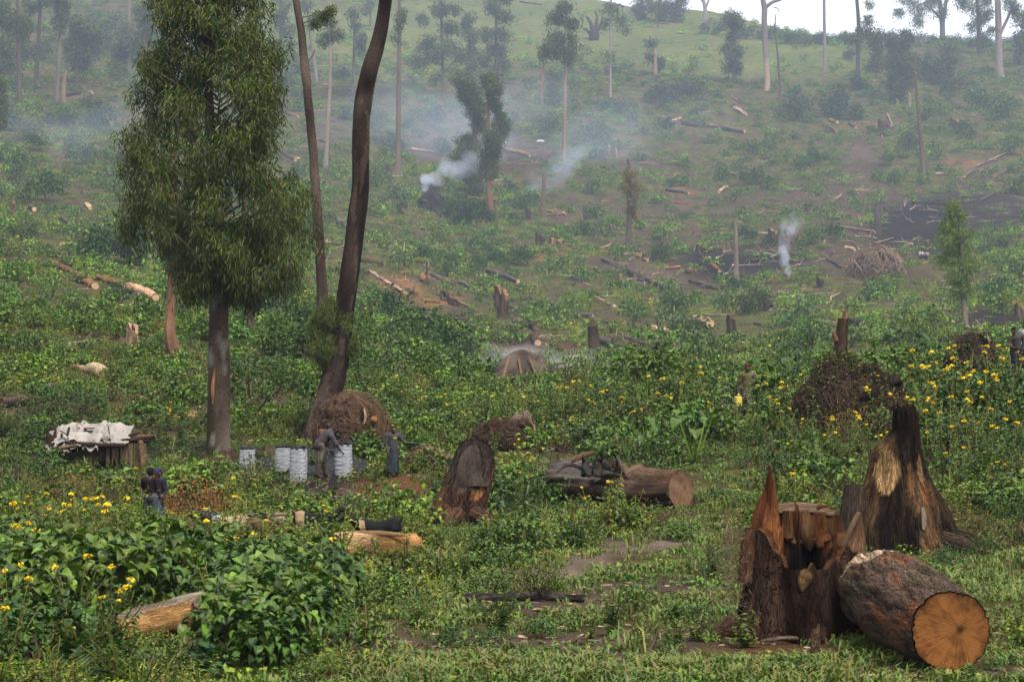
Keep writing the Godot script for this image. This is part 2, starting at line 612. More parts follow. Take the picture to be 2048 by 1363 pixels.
func col_of(p: Vector3) -> float:
	return p.x / -p.z * F + CX

const PATCHES := [
	# column, row, half width, half height, what, how much
	[1480, 525, 140, 34, "burnt", 1.0], [1850, 455, 120, 60, "burnt", 1.0], [1940, 420, 150, 44, "burnt", 0.85], [1620, 500, 120, 50, "bare", 0.8], [1300, 470, 130, 40, "bare", 0.7], [1330, 330, 120, 36, "bare", 0.5], [1730, 325, 48, 52, "bare", 0.9], [1690, 398, 170, 40, "bare", 0.85], [1420, 412, 170, 50, "bare", 0.55],
	[1200, 430, 110, 36, "bare", 0.6], [720, 184, 95, 16, "burnt", 0.8], [1040, 312, 80, 40, "bare", 0.8], [880, 300, 80, 34, "bare", 0.75], [640, 262, 50, 50, "bare", 0.65], [110, 166, 80, 14, "burnt", 0.6], [235, 165, 40, 9, "burnt", 0.6],
	[1330, 560, 130, 36, "bare", 0.7], [1240, 528, 70, 24, "bare", 0.7], [1130, 712, 190, 46, "bare", 0.9], [1040, 722, 110, 30, "burnt", 0.4], [905, 640, 60, 36, "bare", 0.7], [1600, 585, 110, 22, "bare", 0.5], [1600, 545, 60, 22, "burnt", 0.5], [1960, 395, 110, 60, "bare", 0.6],
	[1720, 500, 130, 54, "bare", 0.9], [1980, 640, 90, 26, "burnt", 0.8], [760, 575, 60, 24, "bare", 0.5], [600, 955, 120, 34, "burnt", 1.0], [720, 940, 60, 22, "burnt", 0.9], [640, 1000, 150, 34, "bare", 1.0], [860, 990, 80, 34, "bare", 0.7], [520, 928, 60, 20, "burnt", 0.9], [270, 950, 70, 22, "bare", 0.7],
	[800, 975, 90, 30, "clay", 1.0], [1050, 908, 130, 26, "bare", 0.7], [1335, 1093, 56, 13, "path", 1.0], [1265, 1106, 66, 15, "path", 1.0], [1190, 1126, 66, 18, "path", 1.0], [1110, 1148, 76, 19, "path", 1.0], [1000, 1168, 110, 14, "path", 0.7], [1330, 1112, 60, 7, "path", 0.7],
	[900, 1166, 150, 9, "bare", 0.6], [1270, 1178, 150, 16, "bare", 0.7], [1050, 1200, 160, 12, "bare", 0.6], [1000, 1278, 360, 15, "bare", 0.9], [1220, 1264, 220, 20, "bare", 1.0], [1120, 1205, 200, 16, "bare", 0.9], [1570, 1292, 190, 22, "clay", 0.7], [1570, 1300, 190, 20, "bare", 0.7], [1860, 1345, 220, 22, "bare", 0.7],
	[1530, 945, 34, 12, "bare", 0.8], [1990, 910, 40, 14, "bare", 0.9], [760, 1300, 300, 10, "bare", 0.5], [1500, 1180, 60, 12, "bare", 0.6],
	[790, 572, 62, 18, "saw", 1.0], [865, 600, 55, 15, "saw", 1.0], [1930, 328, 46, 14, "saw", 0.8], [1350, 382, 60, 8, "saw", 0.8], [1090, 512, 44, 14, "saw", 0.6], [230, 682, 34, 7, "saw", 0.7], [1300, 660, 60, 10, "saw", 0.5], [1740, 250, 40, 8, "saw", 0.5], [470, 490, 20, 10, "saw", 0.5],
	[1024, 1345, 1150, 34, "lawn", 1.0], [1900, 1190, 230, 60, "lawn", 1.0], [1420, 1085, 150, 44, "lawn", 0.9], [1330, 1232, 280, 26, "lawn", 0.9], [30, 775, 60, 22, "lawn", 0.8], [150, 612, 130, 32, "lawn", 0.5], [1480, 985, 120, 50, "lawn", 0.6], [900, 1230, 200, 24, "lawn", 0.7],
	[1495, 856, 34, 34, "clear", 1.0], [790, 985, 50, 34, "clear", 1.0], [640, 990, 140, 40, "clear", 1.0], [500, 985, 30, 30, "clear", 0.9], [200, 975, 125, 26, "clear", 1.0], [305, 1010, 34, 40, "clear", 1.0], [740, 1110, 90, 24, "clear", 1.0], [740, 1085, 80, 24, "clear", 1.0], [600, 1090, 50, 30, "clear", 0.9],
	[925, 1070, 80, 30, "clear", 1.0], [1240, 1035, 160, 24, "clear", 0.9], [1710, 884, 110, 22, "clear", 0.45], [1815, 1125, 170, 30, "clear", 1.0], [1610, 1290, 180, 40, "clear", 1.0], [1860, 1345, 200, 40, "clear", 1.0], [1048, 790, 70, 24, "clear", 0.9], [330, 1320, 110, 30, "clear", 1.0], [400, 1052, 140, 36, "clear", 1.0], [200, 1040, 150, 30, "clear", 0.8], [700, 1000, 190, 34, "clear", 1.0], [1200, 1060, 190, 30, "clear", 0.7], [1945, 760, 60, 24, "clear", 0.9], [640, 890, 40, 24, "clear", 0.8], [440, 945, 40, 20, "clear", 0.9], [1046, 890, 40, 24, "clear", 0.8], [1040, 1215, 180, 16, "clear", 1.0], [265, 705, 24, 16, "clear", 0.9], [870, 950, 70, 30, "clear", 0.8], [1180, 1150, 180, 30, "clear", 1.0], [860, 440, 50, 14, "clear", 0.9], [1850, 545, 30, 22, "clear", 1.0], [1195, 745, 30, 16, "clear", 0.8],
	[1150, 55, 560, 75, "pasture", 1.0], [1500, 110, 270, 50, "pasture", 1.0], [720, 60, 300, 60, "pasture", 1.0], [470, 20, 120, 40, "pasture", 0.8], [820, 120, 250, 40, "pasture", 0.6], [1640, 640, 330, 60, "pasture", 0.35],
]

func make_masks() -> void:
	for k in ["clear", "burnt", "bare", "clay", "path", "saw", "lawn", "pasture"]:
		var a := PackedFloat32Array()
		a.resize(MW * MH)
		mask[k] = a
	for p in PATCHES:
		var a: PackedFloat32Array = mask[p[4]]
		for y in range(maxi(0, int((p[1] - p[3] * 1.4) / 8.0) + 10), mini(MH, int((p[1] + p[3] * 1.4) / 8.0) + 12)):
			for x in range(maxi(0, int((p[0] - p[2] * 1.4) / 8.0) + 10), mini(MW, int((p[0] + p[2] * 1.4) / 8.0) + 12)):
				var q := Vector2(((x - 10) * 8.0 - p[0]) / p[2], ((y - 10) * 8.0 - p[1]) / p[3]).length()
				var e: float = p[5] * (1.0 - smoothstep(0.6, 1.25, q))
				a[y * MW + x] = maxf(a[y * MW + x], e)
		mask[p[4]] = a

# keeps the scattered plants from covering a thing that lies there
func keep_clear(px: float, py: float, rx: float, ry: float, most := 1.0) -> void:
	var a: PackedFloat32Array = mask["clear"]
	for y in range(maxi(0, int((py - ry) / 8.0) + 10), mini(MH, int((py + ry) / 8.0) + 12)):
		for x in range(maxi(0, int((px - rx) / 8.0) + 10), mini(MW, int((px + rx) / 8.0) + 12)):
			var q := Vector2(((x - 10) * 8.0 - px) / rx, ((y - 10) * 8.0 - py) / ry).length()
			a[y * MW + x] = maxf(a[y * MW + x], most * (1.0 - smoothstep(0.7, 1.1, q)))
	mask["clear"] = a

func look(k: String, px: float, py: float) -> float:
	var fx := clampf(px / 8.0 + 10.0, 0.0, MW - 2.0)
	var fy := clampf(py / 8.0 + 10.0, 0.0, MH - 2.0)
	var x := int(fx)
	var y := int(fy)
	fx -= x
	fy -= y
	var a: PackedFloat32Array = mask[k]
	var i := y * MW + x
	return lerpf(lerpf(a[i], a[i + 1], fx), lerpf(a[i + MW], a[i + MW + 1], fx), fy)

func ground_color(p: Vector3) -> Color:
	var d := -p.z
	var s := 3000.0 / d   # the edges of a patch wander by about 0.2 m
	var px := col_of(p) + s * nz.get_noise_2d(p.x * 9.0 + 50.0, p.z * 9.0) * 1.4
	var py := row_of(p) + s * nz.get_noise_2d(p.x * 9.0, p.z * 9.0 + 90.0) * 0.5
	var big := nz2.get_noise_2d(p.x * 6.0, p.z * 6.0)
	var fine := nz.get_noise_2d(p.x * 40.0, p.z * 40.0)
	var green := Color(0.095, 0.108, 0.026).lerp(Color(0.125, 0.092, 0.042), clampf(0.35 + big * 0.9, 0.0, 1.0))
	var soil := Color(0.125, 0.084, 0.062).lerp(Color(0.075, 0.051, 0.042), clampf(0.5 + big, 0.0, 1.0))
	var cover := clampf(0.5 + 0.2 * smoothstep(100.0, 200.0, d) + 1.3 * fine + 0.9 * big, 0.0, 1.0)
	var c := soil.lerp(green, cover)
	var e := look("pasture", px, py)
	c = c.lerp(Color(0.155, 0.165, 0.048).lerp(Color(0.105, 0.13, 0.040), clampf(0.5 + big * 1.3 + fine * 0.5, 0.0, 1.0)), e)
	e = look("lawn", px, py)
	c = c.lerp(Color(0.075, 0.085, 0.020).lerp(Color(0.105, 0.082, 0.032), clampf(0.4 + fine, 0.0, 1.0)), e * 0.9)
	e = look("bare", px, py)
	c = c.lerp(soil, clampf(e * (1.0 + fine * 0.8), 0.0, 1.0))
	e = look("burnt", px, py)
	c = c.lerp(Color(0.038, 0.030, 0.029).lerp(Color(0.022, 0.019, 0.020), clampf(0.5 + big * 1.5, 0.0, 1.0)), clampf(e * (1.05 + fine * 0.5), 0.0, 1.0))
	e = look("clay", px, py)
	c = c.lerp(Color(0.125, 0.062, 0.030), clampf(e * (1.0 + fine * 0.9), 0.0, 1.0))
	e = look("saw", px, py)
	c = c.lerp(Color(0.24, 0.125, 0.055), clampf(e * (0.95 + fine * 1.1), 0.0, 1.0))
	e = look("path", px, py)
	c = c.lerp(Color(0.20, 0.15, 0.115), clampf(e * (1.0 + fine * 0.4), 0.0, 1.0))
	return tone(c, 1.0 + 0.3 * fine)

func make_ground() -> void:
	var us := []
	for i in 5: us.append(-0.40 + i * 0.018)
	for i in 390: us.append(-0.31 + 0.62 * (i + 0.5) / 390.0)
	for i in 5: us.append(0.40 - (4 - i) * 0.018)
	us.sort()
	var rows := 400
	var cols := us.size()
	var P := PackedVector3Array()
	var C := PackedColorArray()
	for i in rows:
		var d := NEAR * pow(640.0 / NEAR, float(i) / (rows - 1))
		for j in cols:
			var x: float = us[j] * d
			var p := Vector3(x, height(x, -d), -d)
			P.append(p)
			C.append(ground_color(p))
	var N := PackedVector3Array()
	N.resize(P.size())
	var idx := PackedInt32Array()
	for i in rows - 1:
		for j in cols - 1:
			var a := i * cols + j
			var n := (P[a + 1] - P[a]).cross(P[a + cols] - P[a])
			if n.y < 0.0: n = -n
			N[a] += n
			N[a + 1] += n
			N[a + cols] += n
			N[a + cols + 1] += n
			idx.append_array(PackedInt32Array([a, a + cols, a + 1, a + 1, a + cols, a + cols + 1]))
	for i in N.size(): N[i] = N[i].normalized()
	var A := []
	A.resize(Mesh.ARRAY_MAX)
	A[Mesh.ARRAY_VERTEX] = P
	A[Mesh.ARRAY_NORMAL] = N
	A[Mesh.ARRAY_COLOR] = C
	A[Mesh.ARRAY_INDEX] = idx
	var m := ArrayMesh.new()
	m.add_surface_from_arrays(Mesh.PRIMITIVE_TRIANGLES, A)
	var o := part("terrain", m, M.ground, self)
	o.set_meta("kind", "structure")
# ---------------------------------------------------------------- plants
const DEEP := Color(0.026, 0.056, 0.009)
const MID := Color(0.063, 0.102, 0.013)
const LIGHT := Color(0.092, 0.155, 0.016)
const YELL := Color(0.165, 0.175, 0.018)
const OLIVE := Color(0.095, 0.092, 0.025)
const BLUE := Color(0.048, 0.080, 0.034)
const EUCA := Color(0.055, 0.072, 0.024)
const DRY := Color(0.150, 0.095, 0.042)
const RUST := Color(0.21, 0.090, 0.022)
const GOLD := Color(0.60, 0.40, 0.014)
const TWIG := Color(0.085, 0.058, 0.036)

func any_dir(lo: float, hi: float) -> Vector3:   # a direction whose height above level lies between lo and hi (sine)
	var y := rf(lo, hi)
	var a := rf(0, TAU)
	var r := sqrt(maxf(0.0, 1.0 - y * y))
	return Vector3(cos(a) * r, y, sin(a) * r)

func across(d: Vector3) -> Vector3:
	var s := d.cross(Vector3.UP)
	if s.length() < 0.05: s = Vector3.RIGHT
	s = s.normalized()
	return s.rotated(d, rf(-0.6, 0.6))

# a weed: stems that carry leaves all the way up, flower heads on top. Returns [foliage, stems, flowers]
func weed(h: float, stems: int, ll: float, lw: float, kind: int, cols: Array, flowers: float, spread := 0.35, leaves := 14) -> Array:
	var f := Buf.new()
	var s := Buf.new()
	var fl := Buf.new()
	head_spots = []
	for i in stems:
		var a := rf(0, TAU)
		var hh := h * rf(0.6, 1.05)
		var lean := Vector3(cos(a), 0, sin(a)) * spread * h * rf(0.2, 1.0)
		var p0 := Vector3(cos(a), 0, sin(a)) * spread * 0.25 * h * rf(0, 1)
		var last := p0
		for k in leaves:
			var t := float(k + 1) / leaves
			var q := p0 + lean * t * t + Vector3.UP * hh * t
			if k % 3 == 2 or k == leaves - 1:
				stem(s, last, q, 0.008 + 0.008 * (1 - t), 0.006, vary(OLIVE, 0.3))
				last = q
			if t < 0.15: continue
			var d := any_dir(-0.15, 0.55)
			var sz := (1.15 - 0.55 * t) * rf(0.7, 1.2)
			leaf(f, q, d, across(d), ll * sz, lw * sz, vary(cols[rng.randi() % cols.size()], 0.28), rf(0.1, 0.45), kind)
		if rng.randf() < flowers:
			head(fl, last, 0.055)
			head_spots.append(last)
	return [f, s, fl]

var head_spots := []

# a flat-topped head of small yellow flowers
func head(b: Buf, p: Vector3, r: float) -> void:
	for k in 9:
		var q := p + Vector3(rf(-r, r), rf(-0.3 * r, 0.45 * r), rf(-r, r)) * 0.75
		var s := r * rf(0.34, 0.5)
		var c := vary(GOLD, 0.22)
		var d := any_dir(0.1, 0.9)
		var x := across(d) * s
		var y := d.cross(x.normalized()) * s
		b.v.append_array(PackedVector3Array([q - x, q + d * s * 0.7, q + y, q + y, q + d * s * 0.7, q + x, q + x, q + d * s * 0.7, q - y, q - y, q + d * s * 0.7, q - x]))
		for i in 12: b.c.append(c)

# a rounded bush of leaf clusters over a few woody stems. Returns [foliage, stems]
func bush(r: Vector3, n: int, ll: float, lw: float, kind: int, cols: Array, clumps := 7, droop := 0.2) -> Array:
	var f := Buf.new()
	var s := Buf.new()
	var mids := []
	for i in clumps:
		var d := any_dir(-0.1, 1.0)
		var m := Vector3(d.x * r.x, r.y * (0.45 + 0.5 * d.y), d.z * r.z) * Vector3(1, 1, 1) * rf(0.5, 0.85)
		m.y = maxf(m.y, r.y * 0.25)
		mids.append(m)
		stem(s, Vector3(m.x * 0.15, 0, m.z * 0.15), m, 0.02 * r.y + 0.006, 0.008, vary(TWIG, 0.3))
	for i in n:
		var m: Vector3 = mids[i % clumps]
		var d := any_dir(-0.5, 1.0)
		var q := m + d * Vector3(r.x, r.y * 0.8, r.z) * 0.42 * pow(rng.randf(), 0.4)
		q.y = maxf(q.y, 0.03)
		var e := (d + Vector3(rf(-0.7, 0.7), rf(-0.5, 0.3) - droop, rf(-0.7, 0.7))).normalized()
		var sz := rf(0.65, 1.25)
		leaf(f, q, e, across(e), ll * sz, lw * sz, vary(cols[rng.randi() % cols.size()], 0.3), rf(0.05, 0.4), kind)
	return [f, s]

# a low patch of ground plants
func patch(r: float, h: float, n: int, ll: float, lw: float, kind: int, cols: Array) -> Buf:
	var f := Buf.new()
	for i in n:
		var a := rf(0, TAU)
		var q := Vector3(cos(a), 0, sin(a)) * r * sqrt(rng.randf())
		q.y = h * rf(0.05, 1.0) * (1.0 - 0.6 * q.length() / r)
		var d := any_dir(0.0, 0.75)
		leaf(f, q, d, across(d), ll * rf(0.6, 1.2), lw * rf(0.6, 1.2), vary(cols[rng.randi() % cols.size()], 0.3), rf(0.1, 0.4), kind)
	return f

func tuft(n: int, h: float, cols: Array, r := 0.08) -> Buf:
	var f := Buf.new()
	for i in n:
		var a := rf(0, TAU)
		var p := Vector3(rf(-r, r), 0, rf(-r, r))
		var d := Vector3(cos(a) * rf(0.1, 0.7), 1, sin(a) * rf(0.1, 0.7)).normalized()
		var hh := h * rf(0.5, 1.1)
		var w := Vector3(-sin(a), 0, cos(a)) * rf(0.004, 0.009)
		var q := p + d * hh * 0.6
		var t := q + (d + Vector3(cos(a), -0.5, sin(a)) * 0.9).normalized() * hh * 0.45
		var c := vary(cols[rng.randi() % cols.size()], 0.3)
		f.v.append_array(PackedVector3Array([p - w, q - w, p + w, p + w, q - w, q + w, q - w, t, q + w]))
		for k in 9: f.c.append(c)
	return f

# bare tangled twigs
func twigs(r: float, h: float, n: int, col: Color, fine := 0.006) -> Buf:
	var f := Buf.new()
	for i in n:
		var a := rf(0, TAU)
		var p := Vector3(cos(a), 0, sin(a)) * r * 0.35 * rng.randf()
		for k in 3:
			var q := p + Vector3(rf(-0.35, 0.35) * r + cos(a) * r * 0.25, h * rf(0.15, 0.4), rf(-0.35, 0.35) * r + sin(a) * r * 0.25)
			stem(f, p, q, fine * (1.2 - 0.3 * k), fine * (0.9 - 0.3 * k), vary(col, 0.35))
			p = q
	return f

# a hanging spray of narrow eucalyptus leaves
func spray(n: int, l: float, w: float, size: float, cols: Array, hang := 0.75) -> Buf:
	var f := Buf.new()
	for i in n:
		var t := rng.randf()
		var q := Vector3(rf(-0.5, 0.5), -t * 0.9, rf(-0.5, 0.5)) * size
		var d := Vector3(rf(-0.8, 0.8), -hang + rf(-0.35, 0.35), rf(-0.8, 0.8)).normalized()
		leaf(f, q, d, across(d).rotated(d, rf(-1.5, 1.5)), l * rf(0.7, 1.2), w * rf(0.8, 1.2), vary(cols[rng.randi() % cols.size()], 0.32), rf(-0.1, 0.2), 0)
	return f

var tpl := {}

func templates() -> void:
	rng.seed = 11
	for i in 3:
		tpl["weed%d" % i] = weed(0.5, 7, 0.13, 0.06, 1, [MID, LIGHT, MID, OLIVE], 0.0, 0.5, 12)
		tpl["bloom%d" % i] = weed(0.9, 8, 0.15, 0.055, 1, [MID, LIGHT, YELL, OLIVE], 0.08, 0.4, 16)
		tpl["small%d" % i] = bush(Vector3(0.45, 0.7, 0.45), 300, 0.07, 0.04, 0, [MID, LIGHT, DEEP, OLIVE], 8)
		tpl["broad%d" % i] = bush(Vector3(0.55, 0.8, 0.55), 150, 0.15, 0.10, 1, [MID, LIGHT, DEEP], 7)
		tpl["far%d" % i] = bush(Vector3(0.9, 1.0, 0.9), 120, 0.26, 0.15, 0, [MID, DEEP, LIGHT], 8)
		tpl["scrub%d" % i] = bush(Vector3(0.8, 1.7, 0.8), 210, 0.30, 0.10, 0, [DEEP, EUCA, BLUE], 9, 0.5)
		tpl["patch%d" % i] = patch(0.9, 0.4, 110, 0.16, 0.08, 0, [MID, LIGHT, YELL, OLIVE])
		tpl["herb%d" % i] = patch(0.35, 0.2, 46, 0.09, 0.045, 1, [MID, LIGHT, YELL])
		tpl["twig%d" % i] = twigs(0.5, 0.75, 26, TWIG)
		tpl["grass%d" % i] = tuft(20, 0.16, [Color(0.070, 0.130, 0.014), Color(0.092, 0.130, 0.018), Color(0.12, 0.108, 0.034)])
		tpl["tall%d" % i] = tuft(26, 0.42, [OLIVE, YELL, DRY, MID], 0.14)
		tpl["fern%d" % i] = weed(0.55, 9, 0.10, 0.022, 0, [MID, BLUE, LIGHT], 0.0, 0.6, 26)
		tpl["dry%d" % i] = bush(Vector3(0.6, 0.9, 0.6), 240, 0.07, 0.035, 0, [DRY, RUST, TWIG], 8)
		tpl["round%d" % i] = bush(Vector3(0.6, 0.95, 0.6), 110, 0.17, 0.15, 2, [DEEP, MID, LIGHT, MID], 7, 0.4)
		tpl["lobed%d" % i] = bush(Vector3(0.7, 0.7, 0.7), 100, 0.20, 0.20, 3, [DEEP, MID, BLUE], 7, 0.3)
		tpl["spray%d" % i] = spray(20, 0.20, 0.030, 0.46, [EUCA, tone(MID, 0.75), tone(OLIVE, 0.75), tone(EUCA, 0.8), DEEP, tone(YELL, 0.6)])
		tpl["farspray%d" % i] = spray(14, 0.42, 0.10, 1.1, [EUCA, tone(EUCA, 1.4), BLUE, EUCA, OLIVE], 0.85)

# the scattered ground cover: [template, distance from, to, plants per square metre, smallest, largest, bare ground matters]
const COVER := [
	["herb", 12, 75, 2.6, 0.6, 1.3], ["weed", 24, 90, 1.5, 0.5, 1.2], ["fern", 24, 80, 0.55, 0.6, 1.2], ["bloom", 30, 110, 0.55, 0.6, 1.15], ["small", 40, 150, 0.42, 0.6, 1.4], ["broad", 45, 170, 0.50, 0.6, 1.3],
	["tall", 24, 130, 0.7, 0.7, 1.4], ["twig", 40, 140, 0.12, 0.6, 1.2], ["patch", 60, 560, 0.60, 0.5, 1.2], ["far", 110, 560, 0.17, 0.4, 1.35], ["scrub", 130, 520, 0.016, 0.6, 1.5], ["dry", 45, 350, 0.03, 0.5, 1.1], ["bloom", 110, 240, 0.16, 0.9, 1.4],
]

func scatter_cover() -> void:
	rng.seed = 5
	var holder := {}
	for row in COVER:
		var d0 := float(row[1])
		var d1 := float(row[2])
		var n := int(0.30 * (d1 * d1 - d0 * d0) * row[3])
		var xfs := {}
		for i in n:
			var d := sqrt(lerpf(d0 * d0, d1 * d1, rng.randf()))
			var x := rf(-0.30, 0.30) * d
			var p := Vector3(x, 0, -d)
			var r1 := rng.randf()
			var r2 := rng.randf()
			var r3 := rng.randf()
			var r4 := rng.randf()
			p.y = height(x, -d)
			var py := row_of(p)
			var px := col_of(p)
			if py < -40.0 or d > 545.0: continue
			var lawn := look("lawn", px, py)
			var past := look("pasture", px, py)
			var open := maxf(maxf(look("bare", px, py) * 0.85, look("burnt", px, py) * 0.96), maxf(look("path", px, py) * 1.1, maxf(look("saw", px, py) * 0.92, look("clay", px, py) * 0.8)))
			var big := nz2.get_noise_2d(x * 5.0 + 300.0, d * 5.0)
			var fine := nz.get_noise_2d(x * 22.0, d * 22.0)
			var kind: String = row[0]
			var k := 1.0 - open
			var sc := lerpf(row[4], row[5], r2)
			if kind == "herb":
				k = maxf(k, 0.14 * (1.0 - look("path", px, py))) * (1.0 - 0.6 * lawn) * (1.0 - 0.85 * look("clear", px, py) * minf(1.0, open * 1.3))
			elif kind == "patch" or kind == "tall":
				k *= 1.0 - 0.75 * lawn
				k *= 1.0 - 0.45 * past
				sc *= 1.0 - 0.35 * past
			else:
				k *= 1.0 - 0.94 * lawn
				k *= 1.0 - 0.86 * past
				k *= clampf(0.55 + big * 2.0 + fine * 2.2, 0.0, 1.7)
				if kind == "bloom": k *= clampf(0.35 + big * 2.0, 0.1, 1.6)
			# the trodden ground in front of the felled logs stays low
			if d < 44.0 and px > 640.0 and kind != "herb": k *= 0.4
			if kind != "herb": k *= 1.0 - look("clear", px, py)
			if kind == "patch": k *= clampf(0.85 + fine * 2.2 + big * 1.2, 0.3, 1.4)
			if r1 > k: continue
			sc *= 1.0 + 0.35 * fine
			var warm := clampf(0.5 + big * 1.1 + rf(-0.3, 0.3), 0.0, 1.0)
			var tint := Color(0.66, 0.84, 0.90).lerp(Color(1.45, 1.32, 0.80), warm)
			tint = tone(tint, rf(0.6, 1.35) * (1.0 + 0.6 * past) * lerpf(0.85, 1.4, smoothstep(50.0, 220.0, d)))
			var v := kind + str(int(r3 * 2.999))
			if not xfs.has(v): xfs[v] = [[], []]
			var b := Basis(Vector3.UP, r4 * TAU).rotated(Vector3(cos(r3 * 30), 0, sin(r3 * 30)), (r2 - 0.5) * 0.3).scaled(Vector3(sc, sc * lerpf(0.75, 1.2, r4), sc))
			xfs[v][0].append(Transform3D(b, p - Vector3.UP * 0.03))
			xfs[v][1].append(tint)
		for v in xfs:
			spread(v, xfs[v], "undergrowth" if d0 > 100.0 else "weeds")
	# grass blades on the trodden green
	var gx := {}
	for i in 33000:
		var d := sqrt(lerpf(20.0 * 20.0, 72.0 * 72.0, pow(rng.randf(), 1.5)))
		var x := rf(-0.285, 0.285) * d
		var p := Vector3(x, height(x, -d), -d)
		var px := col_of(p)
		var py := row_of(p)
		var r3 := rng.randf()
		var k := maxf(look("lawn", px, py), 0.45) * (1.0 - maxf(look("bare", px, py), maxf(look("path", px, py), look("burnt", px, py))) * 0.93)
		var fine := nz.get_noise_2d(x * 30.0, d * 30.0)
		if rng.randf() > k * clampf(0.8 + fine * 1.8, 0.1, 1.0): continue
		var v := "grass" + str(int(r3 * 2.999))
		if not gx.has(v): gx[v] = [[], []]
		var sc := rf(0.55, 1.25)
		gx[v][0].append(Transform3D(Basis(Vector3.UP, rf(0, TAU)).scaled(Vector3(sc * 1.4, sc, sc * 1.4)), p))
		gx[v][1].append(tone(Color(0.8, 1.0, 0.8).lerp(Color(1.25, 1.05, 1.0), clampf(0.5 + fine * 1.5 + rf(-0.3, 0.3), 0.0, 1.0)), rf(0.8, 1.2)))
	for v in gx: spread(v, gx[v], "grass")
	# chips of bark and wood, twigs and clods over the bare soil
	var lx := [[], []]
	for i in 9000:
		var d := sqrt(lerpf(22.0 * 22.0, 80.0 * 80.0, pow(rng.randf(), 1.3)))
		var x := rf(-0.22, 0.22) * d
		var p := Vector3(x, height(x, -d) + 0.01, -d)
		var k := maxf(look("bare", col_of(p), row_of(p)), look("clay", col_of(p), row_of(p)))
		var r1 := rng.randf()
		var r2 := rf(0.5, 1.8)
		var r3 := rf(0, TAU)
		if r1 > k + 0.06: continue
		lx[0].append(Transform3D(Basis(Vector3.UP, r3).rotated(Vector3(1, 0, 0), rf(-0.3, 0.3)).scaled(Vector3(r2 * rf(0.6, 2.4), r2, r2)), p))
		lx[1].append(vary([Color(0.20, 0.135, 0.09), Color(0.09, 0.055, 0.038), Color(0.13, 0.09, 0.065), Color(0.32, 0.22, 0.14), Color(0.055, 0.04, 0.033)][rng.randi() % 5], 0.3))
	var chip := Buf.new()
	lump(chip, Vector3.ZERO, Vector3(0.045, 0.012, 0.018), Color.WHITE, 0.7, 4, 6)
	tpl["litter0"] = chip
	spread("litter0", lx, "wood_litter")
	# slash left by the fellers: broken branches all over the slope
	for v in 3:
		var sl := Buf.new()
		var a := Vector3(-0.7, 0.06, 0)
		for k in 4:
			var q := a + Vector3(rf(0.25, 0.5), rf(-0.04, 0.09), rf(-0.15, 0.15))
			stem(sl, a, q, 0.045 - 0.009 * k, 0.036 - 0.009 * k, vary(Color(0.8, 0.8, 0.8), 0.2))
			if k: stem(sl, a, a + Vector3(rf(-0.1, 0.4), rf(0.1, 0.4), rf(-0.35, 0.35)), 0.018, 0.008, vary(Color(0.7, 0.7, 0.7), 0.2))
			a = q
		tpl["slash%d" % v] = sl
		var bx := [[], []]
		for i in 1500:
			var d := sqrt(lerpf(100.0 * 100.0, 430.0 * 430.0, pow(rng.randf(), 1.5)))
			var x := rf(-0.27, 0.27) * d
			var p := Vector3(x, height(x, -d), -d)
			var k := 0.35 + 0.65 * maxf(look("bare", col_of(p), row_of(p)), look("saw", col_of(p), row_of(p))) - 0.3 * look("pasture", col_of(p), row_of(p))
			var s := rf(0.5, 2.2) * lerpf(0.55, 1.0, smoothstep(100.0, 200.0, d))
			var tr := Transform3D(Basis(Vector3.UP, rf(0, TAU)).rotated(Vector3(1, 0, 0), rf(-0.1, 0.3)).scaled(Vector3.ONE * s), p)
			var c := vary([Color(0.24, 0.18, 0.13), Color(0.11, 0.085, 0.07), Color(0.40, 0.28, 0.18), Color(0.17, 0.14, 0.12)][rng.randi() % 4], 0.25)
			if rng.randf() > k: continue
			bx[0].append(tr)
			bx[1].append(c)
		spread("slash%d" % v, bx, "wood_litter")

var spreads := {}

func spread(v: String, xf: Array, called: String) -> void:
	if not spreads.has(called):
		var o := Node3D.new()
		o.name = called
		add_child(o)
		meta(o, {"undergrowth": "low green scrub and creepers over the whole cleared hillside", "weeds": "knee-high leafy weeds over the near ground and banks", "grass": "short grazed grass on the trodden green", "wood_litter": "wood chips and twigs scattered over the bare brown soil"}[called], "", "", "stuff")
		spreads[called] = o
	var t = tpl[v]
	var whole := Buf.new()
	for b in (t if t is Array else [t]):
		whole.v.append_array(b.v)
		whole.c.append_array(b.c)
	var mm := MultiMesh.new()
	mm.transform_format = MultiMesh.TRANSFORM_3D
	mm.use_colors = true
	mm.mesh = commit(whole)
	mm.instance_count = xf[0].size()
	for i in xf[0].size():
		mm.set_instance_transform(i, xf[0][i])
		mm.set_instance_color(i, xf[1][i])
	var o := MultiMeshInstance3D.new()
	o.multimesh = mm
	o.material_override = M.dry if called == "wood_litter" else M.leaf
	o.name = "chips" if called == "wood_litter" else "foliage"
	o.set_meta("kind", "stuff")
	spreads[called].add_child(o, true)

# ---------------------------------------------------------------- single plants
var plant_kinds := {}

